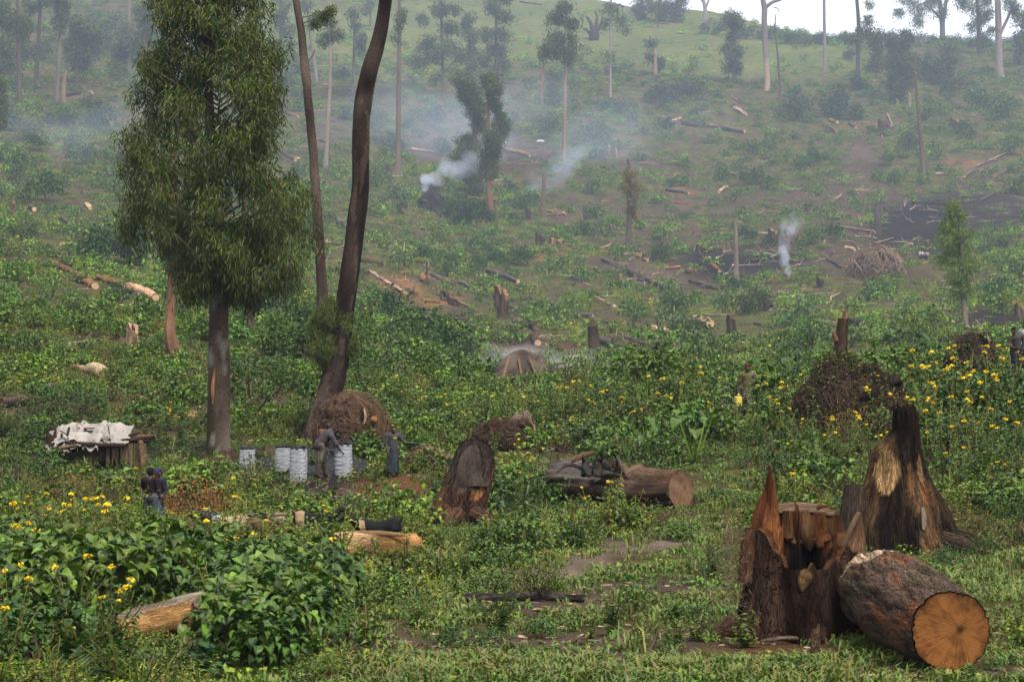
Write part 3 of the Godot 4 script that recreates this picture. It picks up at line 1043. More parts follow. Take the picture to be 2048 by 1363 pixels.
func kind_of_plant(k: String, variants: int) -> Array:
	if plant_kinds.has(k): return plant_kinds[k]
	var out := []
	for i in variants:
		var t: Array
		match k:
			"vine": t = bush(Vector3(0.75, 1.15, 0.75), 330, 0.135, 0.12, 2, [DEEP, MID, tone(MID, 0.8), LIGHT], 11, 0.5)
			"lobed": t = bush(Vector3(0.8, 0.75, 0.8), 150, 0.20, 0.20, 3, [DEEP, MID, BLUE], 9, 0.3)
			"leafy": t = bush(Vector3(0.7, 0.9, 0.7), 330, 0.12, 0.07, 1, [MID, LIGHT, DEEP, MID], 10, 0.3)
			"fine": t = bush(Vector3(0.7, 1.0, 0.7), 700, 0.075, 0.035, 0, [MID, LIGHT, OLIVE, DEEP], 12, 0.3)
			"bloom": t = weed(1.05, 9, 0.16, 0.06, 1, [MID, LIGHT, OLIVE, MID], 0.28, 0.42, 18)
			"herb": t = weed(0.55, 10, 0.14, 0.065, 1, [MID, LIGHT, LIGHT], 0.0, 0.55, 12)
			"dry": t = bush(Vector3(0.8, 0.95, 0.8), 800, 0.06, 0.04, 0, [RUST, DRY, RUST, TWIG], 12, 0.1)
			"brown": t = bush(Vector3(0.9, 0.8, 0.9), 420, 0.09, 0.02, 0, [DRY, TWIG, OLIVE, DRY], 12, 0.1)
			"scrub": t = bush(Vector3(1.2, 1.9, 1.2), 650, 0.26, 0.07, 0, [EUCA, DEEP, BLUE, EUCA], 14, 0.6)
			"tree_bush": t = bush(Vector3(1.0, 1.5, 1.0), 620, 0.17, 0.09, 0, [MID, DEEP, MID, LIGHT], 14, 0.3)
			"yellow": t = [patch(0.2, 0.3, 60, 0.07, 0.05, 1, [Color(0.55, 0.40, 0.03), Color(0.40, 0.36, 0.04)]), Buf.new()]
			"bigleaf": t = big_leaf(5)
			"cabbage": t = big_leaf(11)
			"umbrella": t = umbrella()
		var made := []
		for b in t.slice(0, 2): made.append(commit(b) if b.v.size() else null)
		if k == "bloom":
			if not M.has("head_mesh"):
				M.head_mesh = []
				for q in 4:
					var hb := Buf.new()
					head(hb, Vector3.ZERO, 0.055)
					M.head_mesh.append(commit(hb))
			made.append(head_spots.duplicate())
		out.append(made)
	plant_kinds[k] = out
	return out

# a few very large leaves on arching stalks
func big_leaf(n: int) -> Array:
	var f := Buf.new()
	var s := Buf.new()
	for i in n:
		var a := TAU * i / n + rf(-0.4, 0.4)
		var out := Vector3(cos(a), 0, sin(a))
		var q := out * rf(0.10, 0.35) + Vector3.UP * rf(0.45, 0.95)
		stem(s, out * 0.03, q, 0.02, 0.011, vary(LIGHT, 0.2))
		var d := (out + Vector3.UP * rf(-0.35, 0.45)).normalized()
		var l := rf(0.26, 0.38)
		var side := d.cross(Vector3.UP).normalized()
		if n < 6: leaf(f, q, d, side, l, l * 0.85, vary(MID, 0.25), 0.3, 2)
		else: leaf(f, q, d, side, l * 1.75, l * 0.5, vary(Color(0.042, 0.09, 0.024), 0.25), 0.35, 1)
	return [f, s]

# spread fingers of leaves at the ends of long bare stalks
func umbrella() -> Array:
	var f := Buf.new()
	var s := Buf.new()
	for i in 9:
		var a := TAU * i / 9.0 + rf(-0.3, 0.3)
		var q := Vector3(cos(a) * rf(0.2, 0.7), rf(0.9, 1.35), sin(a) * rf(0.2, 0.7))
		stem(s, Vector3(0, 0.25, 0), q, 0.018, 0.01, vary(TWIG, 0.2))
		for k in 8:
			var e := TAU * k / 8.0
			var d := Vector3(cos(e), -0.25, sin(e)).normalized()
			leaf(f, q, d, d.cross(Vector3.UP).normalized(), rf(0.22, 0.3), 0.07, vary(MID, 0.3), 0.25, 1)
	stem(s, Vector3.ZERO, Vector3(0, 0.3, 0), 0.03, 0.02, TWIG)
	return [f, s]

const LOOKS := {
	"vine": ["climbing plant with round leaves", "dense mound of heart-shaped leaves", "dark round-leaved shrub"], "lobed": ["low plant with lobed leaves", "dark clump of lobed leaves"], "leafy": ["bushy green shrub", "leafy green shrub", "dense leafy bush"],
	"fine": ["fine-leaved green shrub", "feathery olive shrub", "airy small-leaved bush"], "bloom": ["yellow-flowered weed", "tall weed with yellow heads", "leafy plant topped with yellow flowers"], "herb": ["low bright green herb", "knee-high green weed", "short leafy weed"],
	"dry": ["rust-brown dead bush", "dried orange-brown shrub"], "brown": ["withered brown shrub", "dry brown tangle"], "scrub": ["dark bluish regrowth shrub", "hazy dark eucalyptus bush", "dark green regrowth clump"], "tree_bush": ["rounded dark green bush", "tall spreading green bush", "thick green bush"],
	"yellow": ["bright yellow flower clump", "yellow-leaved plant"], "bigleaf": ["plant with huge pale green leaves", "tall stalk with giant round leaves"], "cabbage": ["clump of long glossy leaves"], "umbrella": ["umbrella-leaved plant on bare stalks"],
}
const SORTS := {
	"vine": ["leafy_shrub", "shrub"], "lobed": ["lobed_plant", "plant"], "leafy": ["leafy_shrub", "shrub"], "fine": ["feathery_shrub", "shrub"], "bloom": ["flowering_weed", "weed"], "herb": ["green_weed", "weed"], "dry": ["dead_shrub", "shrub"], "brown": ["dead_shrub", "shrub"],
	"scrub": ["regrowth_shrub", "shrub"], "tree_bush": ["green_bush", "bush"], "yellow": ["yellow_plant", "plant"], "bigleaf": ["giant_leaf_plant", "plant"], "cabbage": ["glossy_plant", "plant"], "umbrella": ["umbrella_plant", "plant"],
}
const IN_GROUP := {
	"vine": "leafy shrubs round the clearing", "lobed": "lobed plants by the road", "leafy": "leafy shrubs round the clearing", "fine": "feathery shrubs on the banks", "bloom": "yellow-flowered weeds", "herb": "low weeds on the trodden green", "dry": "dead shrubs", "brown": "dead shrubs",
	"scrub": "regrowth shrubs on the hillside", "tree_bush": "green bushes on the hillside", "yellow": "yellow plants", "bigleaf": "giant-leaved plants", "cabbage": "glossy plants", "umbrella": "umbrella plants",
}

# one plant whose foot shows at a pixel, so tall in pixels there
func plant(k: String, px: float, py: float, tall: float, label := "", d := 0.0) -> Node3D:
	var kinds := kind_of_plant(k, 3)
	var i := rng.randi() % kinds.size()
	var p := gd(px, d) if d > 0.0 else gp(px, py)
	var high: float = {"vine": 1.3, "lobed": 0.85, "leafy": 1.05, "fine": 1.15, "bloom": 1.1, "herb": 0.6, "dry": 1.1, "brown": 0.95, "scrub": 2.1, "tree_bush": 1.7, "yellow": 0.35, "bigleaf": 1.0, "cabbage": 1.0, "umbrella": 1.4}[k]
	var s: float = tall * -p.z / F / high
	var words: Array = LOOKS[k]
	var o := thing(SORTS[k][0], label if label else spot(px, py, words[rng.randi() % words.size()]), SORTS[k][1], p - Vector3.UP * 0.04, rf(0, TAU), IN_GROUP[k])
	o.scale = Vector3(s * rf(0.9, 1.15), s, s * rf(0.9, 1.15))
	var names := ["foliage", "stem", "flower_head"]
	for q in kinds[i].size():
		if kinds[i][q] == null: continue
		if q == 1 and -p.z > 120.0: continue
		if q == 2:
			for hp in kinds[i][2]: part("flower_head", M.head_mesh[rng.randi() % 4], M.flower, o.get_node("stem") if o.has_node("stem") else o).position = hp
			continue
		var mtl: StandardMaterial3D = [M.leaf, M.stem, M.flower][q]
		if q == 0 and (k == "dry" or k == "brown"): mtl = M.dry
		if q == 0 and k != "dry" and k != "brown": mtl = M["leaf_%d" % (rng.randi() % 4)]
		part(names[q], kinds[i][q], mtl, o)
	return o
# ---------------------------------------------------------------- trees
# foot: pixel where the trunk meets the ground; line: [column, row, width] of the trunk in pixels from the foot up; crown: [column, row, half width, half height] of its clumps
func tree(called: String, label: String, foot: Vector2, line: Array, crown: Array, o_ := {}) -> Node3D:
	var base := gd(foot.x, o_.d) if o_.has("d") else gp(foot.x, foot.y)
	var d := -base.z
	var mpp := d / F
	var root := thing(called, label, o_.get("category", "tree"), base, 0.0, o_.get("group", "trees standing on the cleared hillside"))
	var pts := PackedVector3Array()
	var rad := PackedFloat32Array()
	var lean := rf(-0.06, 0.06)
	for k in line.size():
		var p := at(line[k][0], line[k][1], d) - base
		if k == 0: p.y -= 0.25
		p.z = lean * p.y + (rf(-0.2, 0.2) if k > 0 else 0.0)
		pts.append(p)
		rad.append(line[k][2] * 0.5 * mpp)
	var b := Buf.new()
	var near := d < 120.0
	var rs := resample(pts, rad, line.size() * 9 if near else maxi(6, line.size() * 3))
	var bark: Color = o_.get("bark", Color(0.20, 0.165, 0.135))
	var shade: Variant = o_.get("shade", null)
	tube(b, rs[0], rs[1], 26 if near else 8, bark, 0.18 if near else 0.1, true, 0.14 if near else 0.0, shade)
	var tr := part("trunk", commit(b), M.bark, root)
	for br in o_.get("limbs", []):   # [[column, row, width], ...] each a dead or living limb
		var lp := PackedVector3Array()
		var lr := PackedFloat32Array()
		var dz := rf(-0.6, 0.6)
		for k in br.size():
			var p := at(br[k][0], br[k][1], d) - base
			p.z = lean * p.y + dz * k / br.size()
			lp.append(p)
			lr.append(br[k][2] * 0.5 * mpp)
		var lb := Buf.new()
		var ls := resample(lp, lr, br.size() * 3)
		tube(lb, ls[0], ls[1], 7, bark, 0.1)
		part("limb", commit(lb), M.bark, tr)
	if crown.size():
		var f := Buf.new()
		var w := Buf.new()
		var tints: Array = o_.get("tints", [Color(1, 1, 1), Color(0.75, 0.8, 0.85), Color(1.25, 1.15, 0.95), Color(0.6, 0.65, 0.65)])
		var sets := []
		for i in 3:
			for t in tints: sets.append([tpl["farspray%d" % i], tinted(tpl["farspray%d" % i], t)])
		var ss: float = clampf(mpp * 16.0, 0.35, 1.3) * o_.get("fine", 1.0)   # a spray is about 16 pixels long
		for c in crown:
			var mid := at(c[0], c[1], d) - base
			var r := Vector3(c[2], c[3], c[2]) * mpp
			mid.z = lean * mid.y + rf(-0.5, 0.5) * r.x
			var n := int(c[2] * c[3] * 0.19 * o_.get("thick", 1.0) / (o_.get("fine", 1.0) ** 2)) + 4
			var lows := []
			for k in rs[0].size():
				lows.append(rs[0][k])
			lows.sort_custom(func(p, q): return absf(p.y - mid.y + r.x * 0.7) < absf(q.y - mid.y + r.x * 0.7))
			if d < 420.0: stem(w, lows[0], mid, 0.018 * r.x + 0.025, 0.02, tone(bark, 0.7))
			var sub_mid := Vector3.ZERO
			for k in n:
				if k % 7 == 0: sub_mid = any_dir(-1, 1) * rf(0.2, 0.75)
				var e := sub_mid + any_dir(-1, 1) * pow(rng.randf(), 0.75) * 0.6
				var q := mid + Vector3(e.x * r.x, e.y * r.y, e.z * r.z)
				var sc := ss * rf(0.6, 1.25)
				var pick: Array = sets[rng.randi() % sets.size()]
				put(f, pick[0], Transform3D(Basis(Vector3.UP, rf(0, TAU)).rotated(Vector3.RIGHT, rf(-0.5, 0.5)).scaled(Vector3.ONE * sc), q + Vector3.UP * 0.4 * sc), pick[1])
		if w.v.size(): part("branch", commit(w), M.stem, tr, "", "stuff")
		part("crown", commit(f), M.far_leaf, root)
	return root

func hero_tree() -> void:
	# outline of the crown: row, left edge, right edge
	var edge := [[-190, 365, 465], [-120, 335, 495], [-40, 322, 510], [30, 316, 520], [70, 314, 526], [120, 300, 555], [170, 275, 572], [230, 255, 578], [300, 250, 580], [350, 232, 588], [400, 242, 605], [450, 262, 622], [490, 275, 612], [530, 300, 588], [565, 330, 555], [592, 372, 520]]
	var base := gp(440, 932)
	var d := -base.z
	var mpp := d / F
	var root := thing("eucalyptus_tree", "tall leafy eucalyptus with a drooping dark crown above a lichen-spotted trunk", "tree", base)
	mark(440, 900, "the tall leafy eucalyptus")
	var line := [[441, 950, 92], [440, 930, 66], [438, 905, 50], [437, 850, 45], [438, 760, 43], [437, 680, 40], [437, 600, 36], [434, 520, 32], [428, 400, 27], [420, 250, 20], [415, 100, 13], [412, -60, 7], [412, -150, 3]]
	var pts := PackedVector3Array()
	var rad := PackedFloat32Array()
	for k in line: 
		pts.append(at(k[0], k[1], d) - base)
		rad.append(k[2] * 0.5 * mpp)
	var rs := resample(pts, rad, 60)
	var b := Buf.new()
	tube(b, rs[0], rs[1], 28, Color(0.15, 0.115, 0.09), 0.10, true, 0.05, func(t, a, p):
		var n := nz.get_noise_3d(p.x * 170.0, p.y * 60.0, p.z * 170.0)
		var lichen := nz.get_noise_3d(p.x * 130.0 + 400.0, p.y * 90.0, p.z * 130.0)
		var c := Color(0.075, 0.052, 0.040).lerp(Color(0.165, 0.125, 0.095), clampf(0.5 + n * 1.6, 0.0, 1.0))
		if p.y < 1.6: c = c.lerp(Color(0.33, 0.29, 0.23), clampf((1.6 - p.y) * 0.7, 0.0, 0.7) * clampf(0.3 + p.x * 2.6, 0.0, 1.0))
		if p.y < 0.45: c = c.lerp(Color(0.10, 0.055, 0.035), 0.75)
		if lichen > 0.2: c = c.lerp(Color(0.34, 0.34, 0.28), clampf((lichen - 0.2) * 8.0, 0.0, 0.75))
		return c)
	var tr := part("trunk", commit(b), M.bark, root)
	var scar := Buf.new()   # a strip of bark torn away
	var sp := PackedVector3Array()
	var sr := PackedFloat32Array()
	for k in 9:
		var t := k / 8.0
		sp.append(at(429 - 3.0 * sin(t * PI) + t * 4.0, 815 - t * 82.0, d) - base + Vector3(0, 0, 0.26))
		sr.append((0.012 + 0.05 * sin(t * PI)))
	tube(scar, sp, sr, 8, Color(0.36, 0.18, 0.075), 0.1)
	part("torn_bark_scar", commit(scar), M.wood, tr)
	for r in [[-1, 0.9], [0.2, 1.0], [1.1, 0.75], [2.2, 0.6]]:
		var rb := Buf.new()
		var dir := Vector3(sin(r[0] * 1.4), 0, cos(r[0] * 1.4))
		tube(rb, PackedVector3Array([Vector3(0, 0.35, 0) + dir * 0.22, dir * 0.45 + Vector3(0, 0.12, 0), dir * (0.5 + 0.4 * r[1]) + Vector3(0, -0.12, 0)]), PackedFloat32Array([0.17, 0.13, 0.05]), 9, Color(0.095, 0.055, 0.035), 0.25)
		part("root", commit(rb), M.bark, tr)
	var f := Buf.new()
	var w := Buf.new()
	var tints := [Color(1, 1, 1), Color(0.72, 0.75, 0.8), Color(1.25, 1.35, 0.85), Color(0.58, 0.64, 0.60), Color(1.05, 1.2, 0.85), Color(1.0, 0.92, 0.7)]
	var sets := []
	for i in 3:
		for t in tints: sets.append([tpl["spray%d" % i], tinted(tpl["spray%d" % i], t)])
	var y := -190.0
	while y < 568.0:
		var k := 0
		while k < edge.size() - 2 and y > edge[k + 1][0]: k += 1
		var t: float = (y - edge[k][0]) / (edge[k + 1][0] - edge[k][0])
		var l := lerpf(edge[k][1], edge[k + 1][1], t)
		var r := lerpf(edge[k][2], edge[k + 1][2], t)
		var mid := (l + r) * 0.5
		var half := (r - l) * 0.50
		for q in (9 if y > 430.0 else 6):
			var a := rf(0, TAU)
			var rr := half * (rf(0.58, 1.02) if q < 4 else rf(0.1, 0.5))
			if q == 5 and half > 90: rr = half * rf(1.0, 1.12)
			var px := mid + cos(a) * rr
			var c := at(px, y + rf(-14, 14), d) - base
			c.z += sin(a) * rr * mpp
			if rng.randf() < 0.12: continue
			var rc := rf(0.20, 0.58) if rr < half else rf(0.16, 0.28)
			if half < 70: rc *= 0.75
			stem(w, Vector3((mid - 440) * mpp * 0.3, c.y - rr * mpp * 0.55, 0), c, 0.03, 0.012, Color(0.10, 0.075, 0.055))
			for n in int(22 * rc / 0.4):
				var e := any_dir(-1, 1) * pow(rng.randf(), 0.4)
				var p := c + Vector3(e.x * rc, e.y * rc * 1.5, e.z * rc)
				# sprays at the top of a clump are the young, yellower ones
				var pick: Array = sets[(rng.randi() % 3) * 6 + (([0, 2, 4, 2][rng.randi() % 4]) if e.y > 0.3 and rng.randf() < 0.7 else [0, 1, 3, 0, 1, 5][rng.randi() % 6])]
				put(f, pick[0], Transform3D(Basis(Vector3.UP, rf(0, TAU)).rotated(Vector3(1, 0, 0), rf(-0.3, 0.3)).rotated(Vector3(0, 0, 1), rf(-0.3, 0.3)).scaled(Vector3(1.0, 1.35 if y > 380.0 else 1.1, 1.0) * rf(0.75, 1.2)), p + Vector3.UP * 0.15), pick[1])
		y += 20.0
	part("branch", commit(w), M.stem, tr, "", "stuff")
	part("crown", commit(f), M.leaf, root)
# ---------------------------------------------------------------- logs and stumps
const WOODS := {
	"pale": [Color(0.42, 0.29, 0.18), Color(0.46, 0.32, 0.2)], "orange": [Color(0.25, 0.13, 0.06), Color(0.30, 0.16, 0.07)], "grey": [Color(0.135, 0.11, 0.09), Color(0.22, 0.15, 0.09)], "dark": [Color(0.050, 0.038, 0.032), Color(0.10, 0.06, 0.04)],
	"brown": [Color(0.12, 0.08, 0.055), Color(0.30, 0.17, 0.09)],
}
const LOG_LOOK := {"pale": ["pale debarked log", "split cream-coloured log", "freshly cut pale log"], "orange": ["orange freshly split log", "short orange-brown log"], "grey": ["weathered grey log", "grey fallen trunk"], "dark": ["charred dark log", "blackened fallen log"], "brown": ["brown bark-covered log", "dull brown log"]}

func lying_log(x0: float, y0: float, x1: float, y1: float, r: float, style: String, label := "", called := "felled_log") -> Node3D:
	var a := gp(x0, y0 + r * 0.8)
	var b := gp(x1, y1 + r * 0.8)
	if absf(a.z - b.z) > 14.0: b = at(x1, y1 + r * 0.8, -lerpf(a.z, b.z, 0.3))
	var mid := (a + b) * 0.5
	var mpp := -mid.z / F
	var rr := r * mpp
	a.y += rr * 0.72
	b.y += rr * 0.72
	for k in 5: keep_clear(lerpf(x0, x1, k / 4.0), lerpf(y0, y1, k / 4.0) + r + 7.0, absf(x1 - x0) * 0.16 + r + 8.0, 10.0 + r * 0.5, 0.85)
	var o := thing(called, label if label else spot((x0 + x1) * 0.5, (y0 + y1) * 0.5, LOG_LOOK[style][rng.randi() % LOG_LOOK[style].size()]), "log", mid, 0.0, "felled logs on the hillside")
	var pts := PackedVector3Array()
	var rad := PackedFloat32Array()
	var n := 9
	var bend := Vector3(0, rf(-0.4, 0.5) * rr, 0)
	for k in n:
		var t := float(k) / (n - 1)
		pts.append(a.lerp(b, t) - mid + bend * sin(t * PI) + Vector3(0, rf(-0.08, 0.08) * rr, 0))
		rad.append(rr * lerpf(1.08, 0.8, t) * rf(0.84, 1.1))
	var tint := vary(WOODS[style][0], 0.25)
	for k in rng.randi() % 3:   # stubs of its branches
		var q := pts[1 + rng.randi() % 5]
		var dd := any_dir(0.1, 0.9)
		var tb := Buf.new()
		tube(tb, PackedVector3Array([q, q + dd * rr * rf(1.2, 2.0), q + (dd + Vector3(rf(-0.4, 0.4), 0, 0)) * rr * rf(2.0, 4.5)]), PackedFloat32Array([rr * 0.35, rr * 0.2, rr * 0.08]), 6, tone(tint, 0.7), 0.2)
		part("branch_stub", commit(tb), M.bark, o)
	if style == "pale" and rng.randf() < 0.45 and r < 7.0:
		slab(o, "split_face", Array(pts), Array(rad).map(func(v): return v * 2.2), rr * 0.7, Vector3(rf(-0.3, 0.3), rf(0.0, 0.6), 1).normalized(), tint)
		return o
	var body := Buf.new()
	tube(body, pts, rad, 14, tint, 0.5, false, 0.3)
	part("bark" if style != "pale" else "bare_trunk", commit(body), M.bark if style != "pale" else M.wood, o)
	var fr := frames(pts)
	for e in [0, n - 1]:
		var ring := PackedVector3Array()
		for j in 12: ring.append(pts[e] + (fr[e][0] * cos(TAU * j / 12) + fr[e][1] * sin(TAU * j / 12)) * rad[e] * 0.985)
		var d := (pts[0] - pts[1]).normalized() if e == 0 else (pts[-1] - pts[-2]).normalized()
		var cap := Buf.new()
		fan(cap, pts[e] + d * 0.004, ring, d, Color.WHITE, Vector2.ONE)
		part("cut_end", commit(cap), M.dark_end if style == "dark" or style == "grey" and rng.randf() < 0.5 else M.pale_end, o)
	return o

# a broken stump: wall heights all round (first entry faces the camera, then to the right and on round the back), radii up the height
func stump(at_: Vector3, label: String, r: float, heights: Array, flare: float, thick: Array, outer: Color, inner: Color, floor_h: float, rough := 0.12, group := "", called := "broken_stump") -> Node3D:
	var o := thing(called, label, "stump", at_, 0.0, group)
	var seg := 56 if r > 0.5 else 24
	var rows := 14 if r > 0.5 else 7
	var H := PackedFloat32Array()
	var T := PackedFloat32Array()
	for j in seg:
		var t := float(j) / seg
		var f := t * heights.size()
		var h := lerpf(heights[int(f) % heights.size()], heights[(int(f) + 1) % heights.size()], smoothstep(0.15, 0.85, f - int(f)))
		H.append(h * (1.0 + rough * 0.55 * nz.get_noise_2d(t * 3000.0, h * 10.0)) + rf(-0.02, 0.03) * r)
		f = t * thick.size()
		T.append(lerpf(thick[int(f) % thick.size()], thick[(int(f) + 1) % thick.size()], f - int(f)))
	var seed_ := rf(0, 500)
	var P := PackedVector3Array()
	var C := PackedColorArray()
	var ref := PackedVector3Array()
	var Q := PackedVector3Array()
	var D := PackedColorArray()
	var ref2 := PackedVector3Array()
	for i in rows + 1:
		var t := float(i) / rows
		ref.append(Vector3(0, t * 0.5 * r, 0))
		for j in seg:
			var a := TAU * j / seg
			var y := -0.15 + (H[j] + 0.15) * t
			var k := r * (1.0 + flare * pow(1.0 - clampf(y / (r * 1.3), 0.0, 1.0), 2.2))
			k *= 1.0 + rough * nz.get_noise_3d(cos(a) * 150.0 + seed_, sin(a) * 150.0, y / r * 30.0) + rough * (0.4 + flare) * sin(a * 5.0 + seed_) * (0.4 + 0.6 * (1.0 - t))
			P.append(Vector3(sin(a) * k, y, cos(a) * k))
			C.append(tone(outer, clampf(0.95 + 1.6 * nz.get_noise_3d(sin(a) * 190.0 + seed_, y / r * 26.0, cos(a) * 190.0), 0.35, 1.9)))
	grid(o_buf(o), P, rows + 1, seg, true, C, ref, roundf(r * 7.0) + 1.0, 2.0)
	for i in 7:   # over the broken rim and down the inside
		var t := clampf(float(i - 1) / 5.0, 0.0, 1.0)
		ref2.append(Vector3(0, 0, 0))
		for j in seg:
			var a := TAU * j / seg
			var top := P[rows * seg + j]
			var m := clampf(1.0 - T[j] / Vector2(top.x, top.z).length(), 0.03, 1.0)
			if i == 0:
				Q.append(top)
				D.append(tone(inner, rf(0.8, 1.15)))
				continue
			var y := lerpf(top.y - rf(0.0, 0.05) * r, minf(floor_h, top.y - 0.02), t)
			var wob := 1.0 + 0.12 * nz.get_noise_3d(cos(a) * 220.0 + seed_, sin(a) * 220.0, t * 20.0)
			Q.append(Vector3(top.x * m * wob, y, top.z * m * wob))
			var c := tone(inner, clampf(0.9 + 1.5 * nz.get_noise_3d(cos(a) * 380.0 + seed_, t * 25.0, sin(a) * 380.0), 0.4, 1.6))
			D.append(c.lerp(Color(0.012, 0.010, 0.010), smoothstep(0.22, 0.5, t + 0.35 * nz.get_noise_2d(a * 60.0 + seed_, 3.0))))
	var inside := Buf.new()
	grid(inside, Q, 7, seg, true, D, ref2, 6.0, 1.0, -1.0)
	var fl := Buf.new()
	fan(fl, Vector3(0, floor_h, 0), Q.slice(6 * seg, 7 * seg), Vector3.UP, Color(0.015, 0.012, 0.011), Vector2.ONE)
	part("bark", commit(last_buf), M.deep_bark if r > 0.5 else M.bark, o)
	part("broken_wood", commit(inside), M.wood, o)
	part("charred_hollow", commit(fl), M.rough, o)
	return o

var last_buf: Buf
func o_buf(_o: Node) -> Buf:
	last_buf = Buf.new()
	return last_buf

func root_on(o: Node3D, dir: float, r0: float, r1: float, from_y: float, w: float, col: Color) -> void:
	var b := Buf.new()
	var d := Vector3(sin(dir), 0, cos(dir))
	tube(b, PackedVector3Array([d * r0 * 0.25 + Vector3(0, from_y, 0), d * lerpf(r0, r1, 0.35) + Vector3(0, from_y * 0.4, 0), d * lerpf(r0, r1, 0.7) + Vector3(rf(-0.1, 0.1), from_y * 0.12, 0), d * r1 + Vector3(0, -0.12, 0)]), PackedFloat32Array([w * 1.1, w * 0.9, w * 0.6, w * 0.2]), 10, col, 0.3, true, 0.1)
	part("root", commit(b), M.deep_bark, o.get_node("bark") if o.has_node("bark") else o)

func chunk(o: Node3D, called: String, pts: Array, r: Array, col: Color, mtl: String, seg := 10, rough := 0.2, label := "") -> void:
	var b := Buf.new()
	var rs := resample(PackedVector3Array(pts), PackedFloat32Array(r), pts.size() * 3)
	tube(b, rs[0], rs[1], seg, col, rough, true, rough * 0.5)
	part(called, commit(b), M[mtl], o, label)

# a slab of split wood: a flat irregular plate along points, w wide, t thick
func slab(o: Node3D, called: String, pts: Array, w: Array, t: float, side: Vector3, col: Color, mtl := "wood", label := "") -> void:
	var b := Buf.new()
	var P := PackedVector3Array()
	var C := PackedColorArray()
	var ref := PackedVector3Array()
	var n := pts.size() * 4
	var rs := resample(PackedVector3Array(pts), PackedFloat32Array(w), n)
	for i in n:
		var d: Vector3 = (rs[0][mini(i + 1, n - 1)] - rs[0][maxi(i - 1, 0)]).normalized()
		var s := (side - d * side.dot(d)).normalized()
		var u := s.cross(d)
		ref.append(rs[0][i])
		for j in 12:
			var a := TAU * j / 12
			var k := 1.0 + 0.14 * nz.get_noise_3d(cos(a) * 200.0, sin(a) * 200.0, i * 22.0)
			P.append(rs[0][i] + (s * cos(a) * rs[1][i] * 0.5 + u * signf(sin(a)) * pow(absf(sin(a)), 0.6) * t * 0.5) * k)
			C.append(tone(col, clampf(0.95 + 1.1 * nz.get_noise_3d(P[-1].dot(s) * 500.0, P[-1].dot(d) * 40.0, P[-1].dot(u) * 300.0), 0.5, 1.5)))
	grid(b, P, n, 12, true, C, ref, 2.0, 2.0)
	for e in [0, n - 1]:
		fan(b, rs[0][e], P.slice(e * 12, e * 12 + 12), (rs[0][0] - rs[0][1]).normalized() if e == 0 else (rs[0][n - 1] - rs[0][n - 2]).normalized(), C[e * 12], Vector2.ONE)
	part(called, commit(b), M[mtl], o, label)

# dry roots and stems matted over a lump of earth
func mat_of_roots(o: Node3D, called: String, mid: Vector3, r: Vector3, n: int, col: Color, thick := 0.008, out := 0.2) -> void:
	var b := Buf.new()
	for i in n:
		var d := any_dir(-0.3, 1.0)
		var p := mid + Vector3(d.x * r.x, d.y * r.y, d.z * r.z)
		for k in 4:
			d = (d + Vector3(rf(-0.6, 0.6), rf(-0.65, 0.3), rf(-0.6, 0.6))).normalized()
			var q := mid + Vector3(d.x * r.x, d.y * r.y, d.z * r.z) * rf(0.97, 1.0 + out)
			stem(b, p, q, thick * (1.2 - 0.2 * k), thick * (1.0 - 0.2 * k), vary(col, 0.4))
			p = q
	part(called, commit(b), M.dry, o, "", "stuff")

